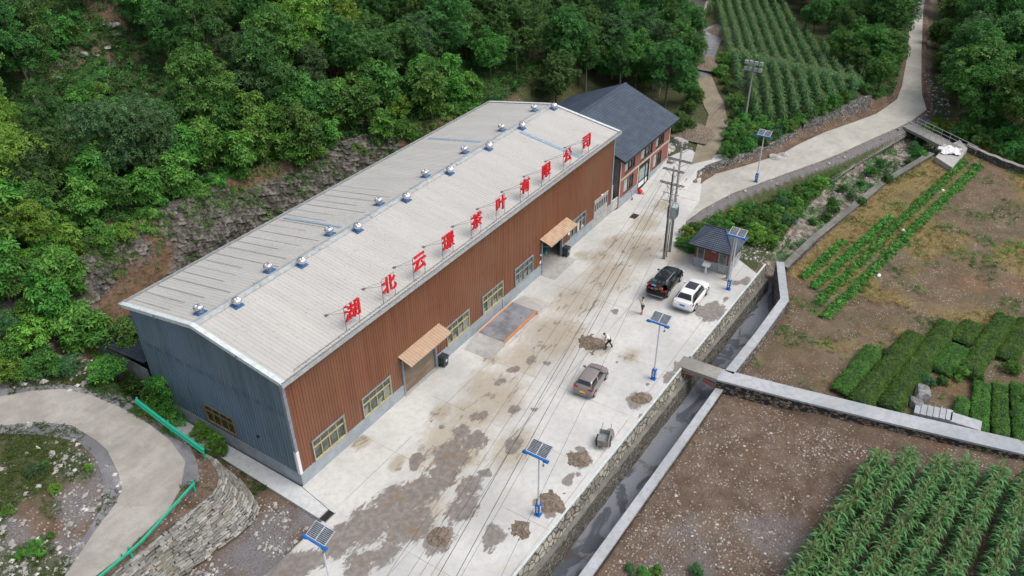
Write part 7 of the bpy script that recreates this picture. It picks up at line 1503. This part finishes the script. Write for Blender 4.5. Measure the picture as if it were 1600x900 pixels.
T0, B0, T5, B5 = G(1381, 708, ZT), G(1246, 898, ZT), G(1606, 752, ZT), G(1560, 898, ZT)
rows = [((1381, 706), (1240, 905)), ((1428, 704), (1293, 905)), ((1477, 712), (1352, 905)), ((1520, 719), (1412, 905)), ((1566, 727), (1478, 905)), ((1612, 735), (1550, 905)), ((1650, 745), (1615, 905))]
PL = []
for a, b in rows:
    p, q = G(*a, ZT)[:2], G(*b, ZT)[:2]; L_ = np.linalg.norm(q - p); d = (q - p) / L_; n_ = A_([-d[1], d[0]])
    for o in (-.16, .16):
        for s in np.arange(0, L_ + 1.5, .22): xy = p + d * s + n_ * (o + rng.normal(0, .06)); PL.append((*xy, float(H(*xy)) - .02))
PL = A_(PL); qq = proj(PL + [0, 0, 1.5]); PL = PL[(qq[:, 0] < 1625) & (qq[:, 1] < 935)]; PL = PL[np.argsort(np.linalg.norm(PL - CAM, axis=1))]
print('MAIZE', len(PL)); qq = proj(PL + [0, 0, 1.0]); vis = (qq[:, 0] < 1598) & (qq[:, 1] < 898); near = np.where(vis)[0][:300]; far = np.setdiff1d(np.arange(len(PL)), near)
for k in near:
    t = thing('maize_plant', 'tall green maize plant with pale tassel in the near maize field below the cross wall', 'maize', tuple(PL[k]), rng.uniform(0, 6.28), 'maize plants of the near field'); s = rng.uniform(.9, 1.1); t.scale = (s, s, s); i = int(rng.integers(5))
    for n_, d_ in (('leaves', MM[i][0]), ('tassel', MM[i][1])): c_ = bpy.data.objects.new(n_, d_); COL.objects.link(c_); c_.parent = t
if len(far): mz_stuff('maize_crop', PL[far], rng.uniform(0, 6.28, len(far)), rng.uniform(.9, 1.1, len(far)), 3)
FP = hits([(1178, 198), (1215, 200), (1250, 190), (1302, 172), (1350, 146), (1340, 118), (1290, 88), (1240, 45), (1215, 10), (1195, -15), (1100, -20), (1108, 25), (1135, 75), (1145, 120), (1160, 160)]); FPp = [tuple(p[:2]) for p in FP]
a, b = hit(1262, 185)[:2], hit(1185, 0)[:2]; d = (b - a) / np.linalg.norm(b - a); n_ = A_([-d[1], d[0]]); PF = []
for i in range(-14, 28):
    for s in np.arange(-15, 75, .30):
        PF.append(a + n_ * i * 1.62 + d * s + rng.normal(0, .07, 2))
PF = A_(PF); PF = PF[inpoly(PF[:, 0], PF[:, 1], FPp)]; print('FAR MAIZE', len(PF)); PF = np.column_stack([PF, H(PF[:, 0], PF[:, 1]) - .02]); mz_stuff('maize_field', PF, rng.uniform(0, 6.28, len(PF)), rng.uniform(.9, 1.12, len(PF)), 4)
# loose stones: pebbles of the bare field, rubble inside the road bend
def stones(name, region, n, s0, s1, seed, box, mat):
    rg = np.random.default_rng(seed); x = rg.uniform(box[0], box[1], n); y = rg.uniform(box[2], box[3], n); k = rg.uniform(0, 1, n) < region(x, y); x, y = x[k], y[k]; m = len(x); s = s0 * (s1 / s0) ** (rg.uniform(0, 1, m) ** 2.2)
    b_ = A_([(1, 0, 0), (0, 1, 0), (-1, 0, 0), (0, -1, 0), (0, 0, .8), (0, 0, -.5)], float); V_ = b_[None] * s[:, None, None] * rg.uniform(.6, 1.3, (m, 6, 1)); th = rg.uniform(0, 6.28, m)[:, None]; X = V_[:, :, 0] * np.cos(th) - V_[:, :, 1] * np.sin(th); Y = V_[:, :, 0] * np.sin(th) + V_[:, :, 1] * np.cos(th); V_ = np.stack([X + x[:, None], Y + y[:, None], V_[:, :, 2] + (H(x, y) + s * .2)[:, None]], -1).reshape(-1, 3)
    f = A_([(0, 1, 4), (1, 2, 4), (2, 3, 4), (3, 0, 4), (1, 0, 5), (2, 1, 5), (3, 2, 5), (0, 3, 5)]); F_ = (f[None] + (np.arange(m) * 6)[:, None, None]).reshape(-1, 3); return tag(link(name, mesh_np(name, V_, F_), mat), kind='stuff')
def pebm(name, a, b, c3):
    s = NT(name); g = s.n('ShaderNodeNewGeometry'); r_ = g.outputs['Random Per Island']; c = s.mix(r_, a, b); c = s.mix(s.math('GREATER_THAN', r_, .86), c, c3); return s.fin(c, .9, 0, .2)
pm = pebm('pebbles', (.19, .15, .12), (.44, .39, .33), (.52, .49, .45)); rm = pebm('rubble', (.20, .19, .18), (.46, .44, .41), (.55, .53, .50))
scr = [tuple(p[:2]) for p in hits(hr)]
stones('gravel', lambda x, y: (.25 + .75 * sst(.4, .6, fbm(x * .25, y * .25, 0, 37))) * (y < -19.6), 24000, .028, .13, 1, (1, 25.2, -46, -19.8), pm)
stones('rubble', lambda x, y: sst(.42, .55, fbm(x * .5, y * .5, 0, 35)) * ((x < -5.5) & ~inpoly(x, y, scr)), 2600, .05, .26, 2, (-17, -5, 4, 19), rm)
stones('rubble', lambda x, y: .8 * sst(.4, .6, fbm(x * .7, y * .5, 0, 38)), 1500, .05, .22, 3, (-13, -1.6, -3.0, .9), rm)
stones('rubble', lambda x, y: .8 * ~inpoly(x, y, scr), 500, .06, .35, 4, (-9, 0, 17, 24), rm)
stones('gravel', lambda x, y: 1.0 * ((y < np.interp(x, WX, WY) - .6)) * sst(.4, .6, fbm(x * .3, y * .3, 0, 39)), 4500, .03, .10, 5, (27, 70, -48, -19), pm)
stones('rubble', lambda x, y: 1.0 * ((y < np.interp(x, LX, LY) - .1) & (y > np.interp(x, LX, LY) - 1.3)), 1600, .05, .25, 6, (50, 92, -26, -8), rm)
stones('rubble', lambda x, y: .8 * ((y < -11) & (y > -17)), 420, .05, .22, 9, (43.2, 48, -17, -11), rm)
stones('rubble', lambda x, y: 1.0 * ((y < np.interp(x, SX, SY)) & (y > np.interp(x, WX, WY) + .3)), 700, .06, .3, 7, (43, 84, -26, -16), rm)
stones('rubble', lambda x, y: 1.0 * ((y < np.interp(x, LX, LY) - .2) & (y > np.interp(x, LX, LY) - 3.5)), 900, .06, .3, 8, (88, 110, -30, -18), rm)
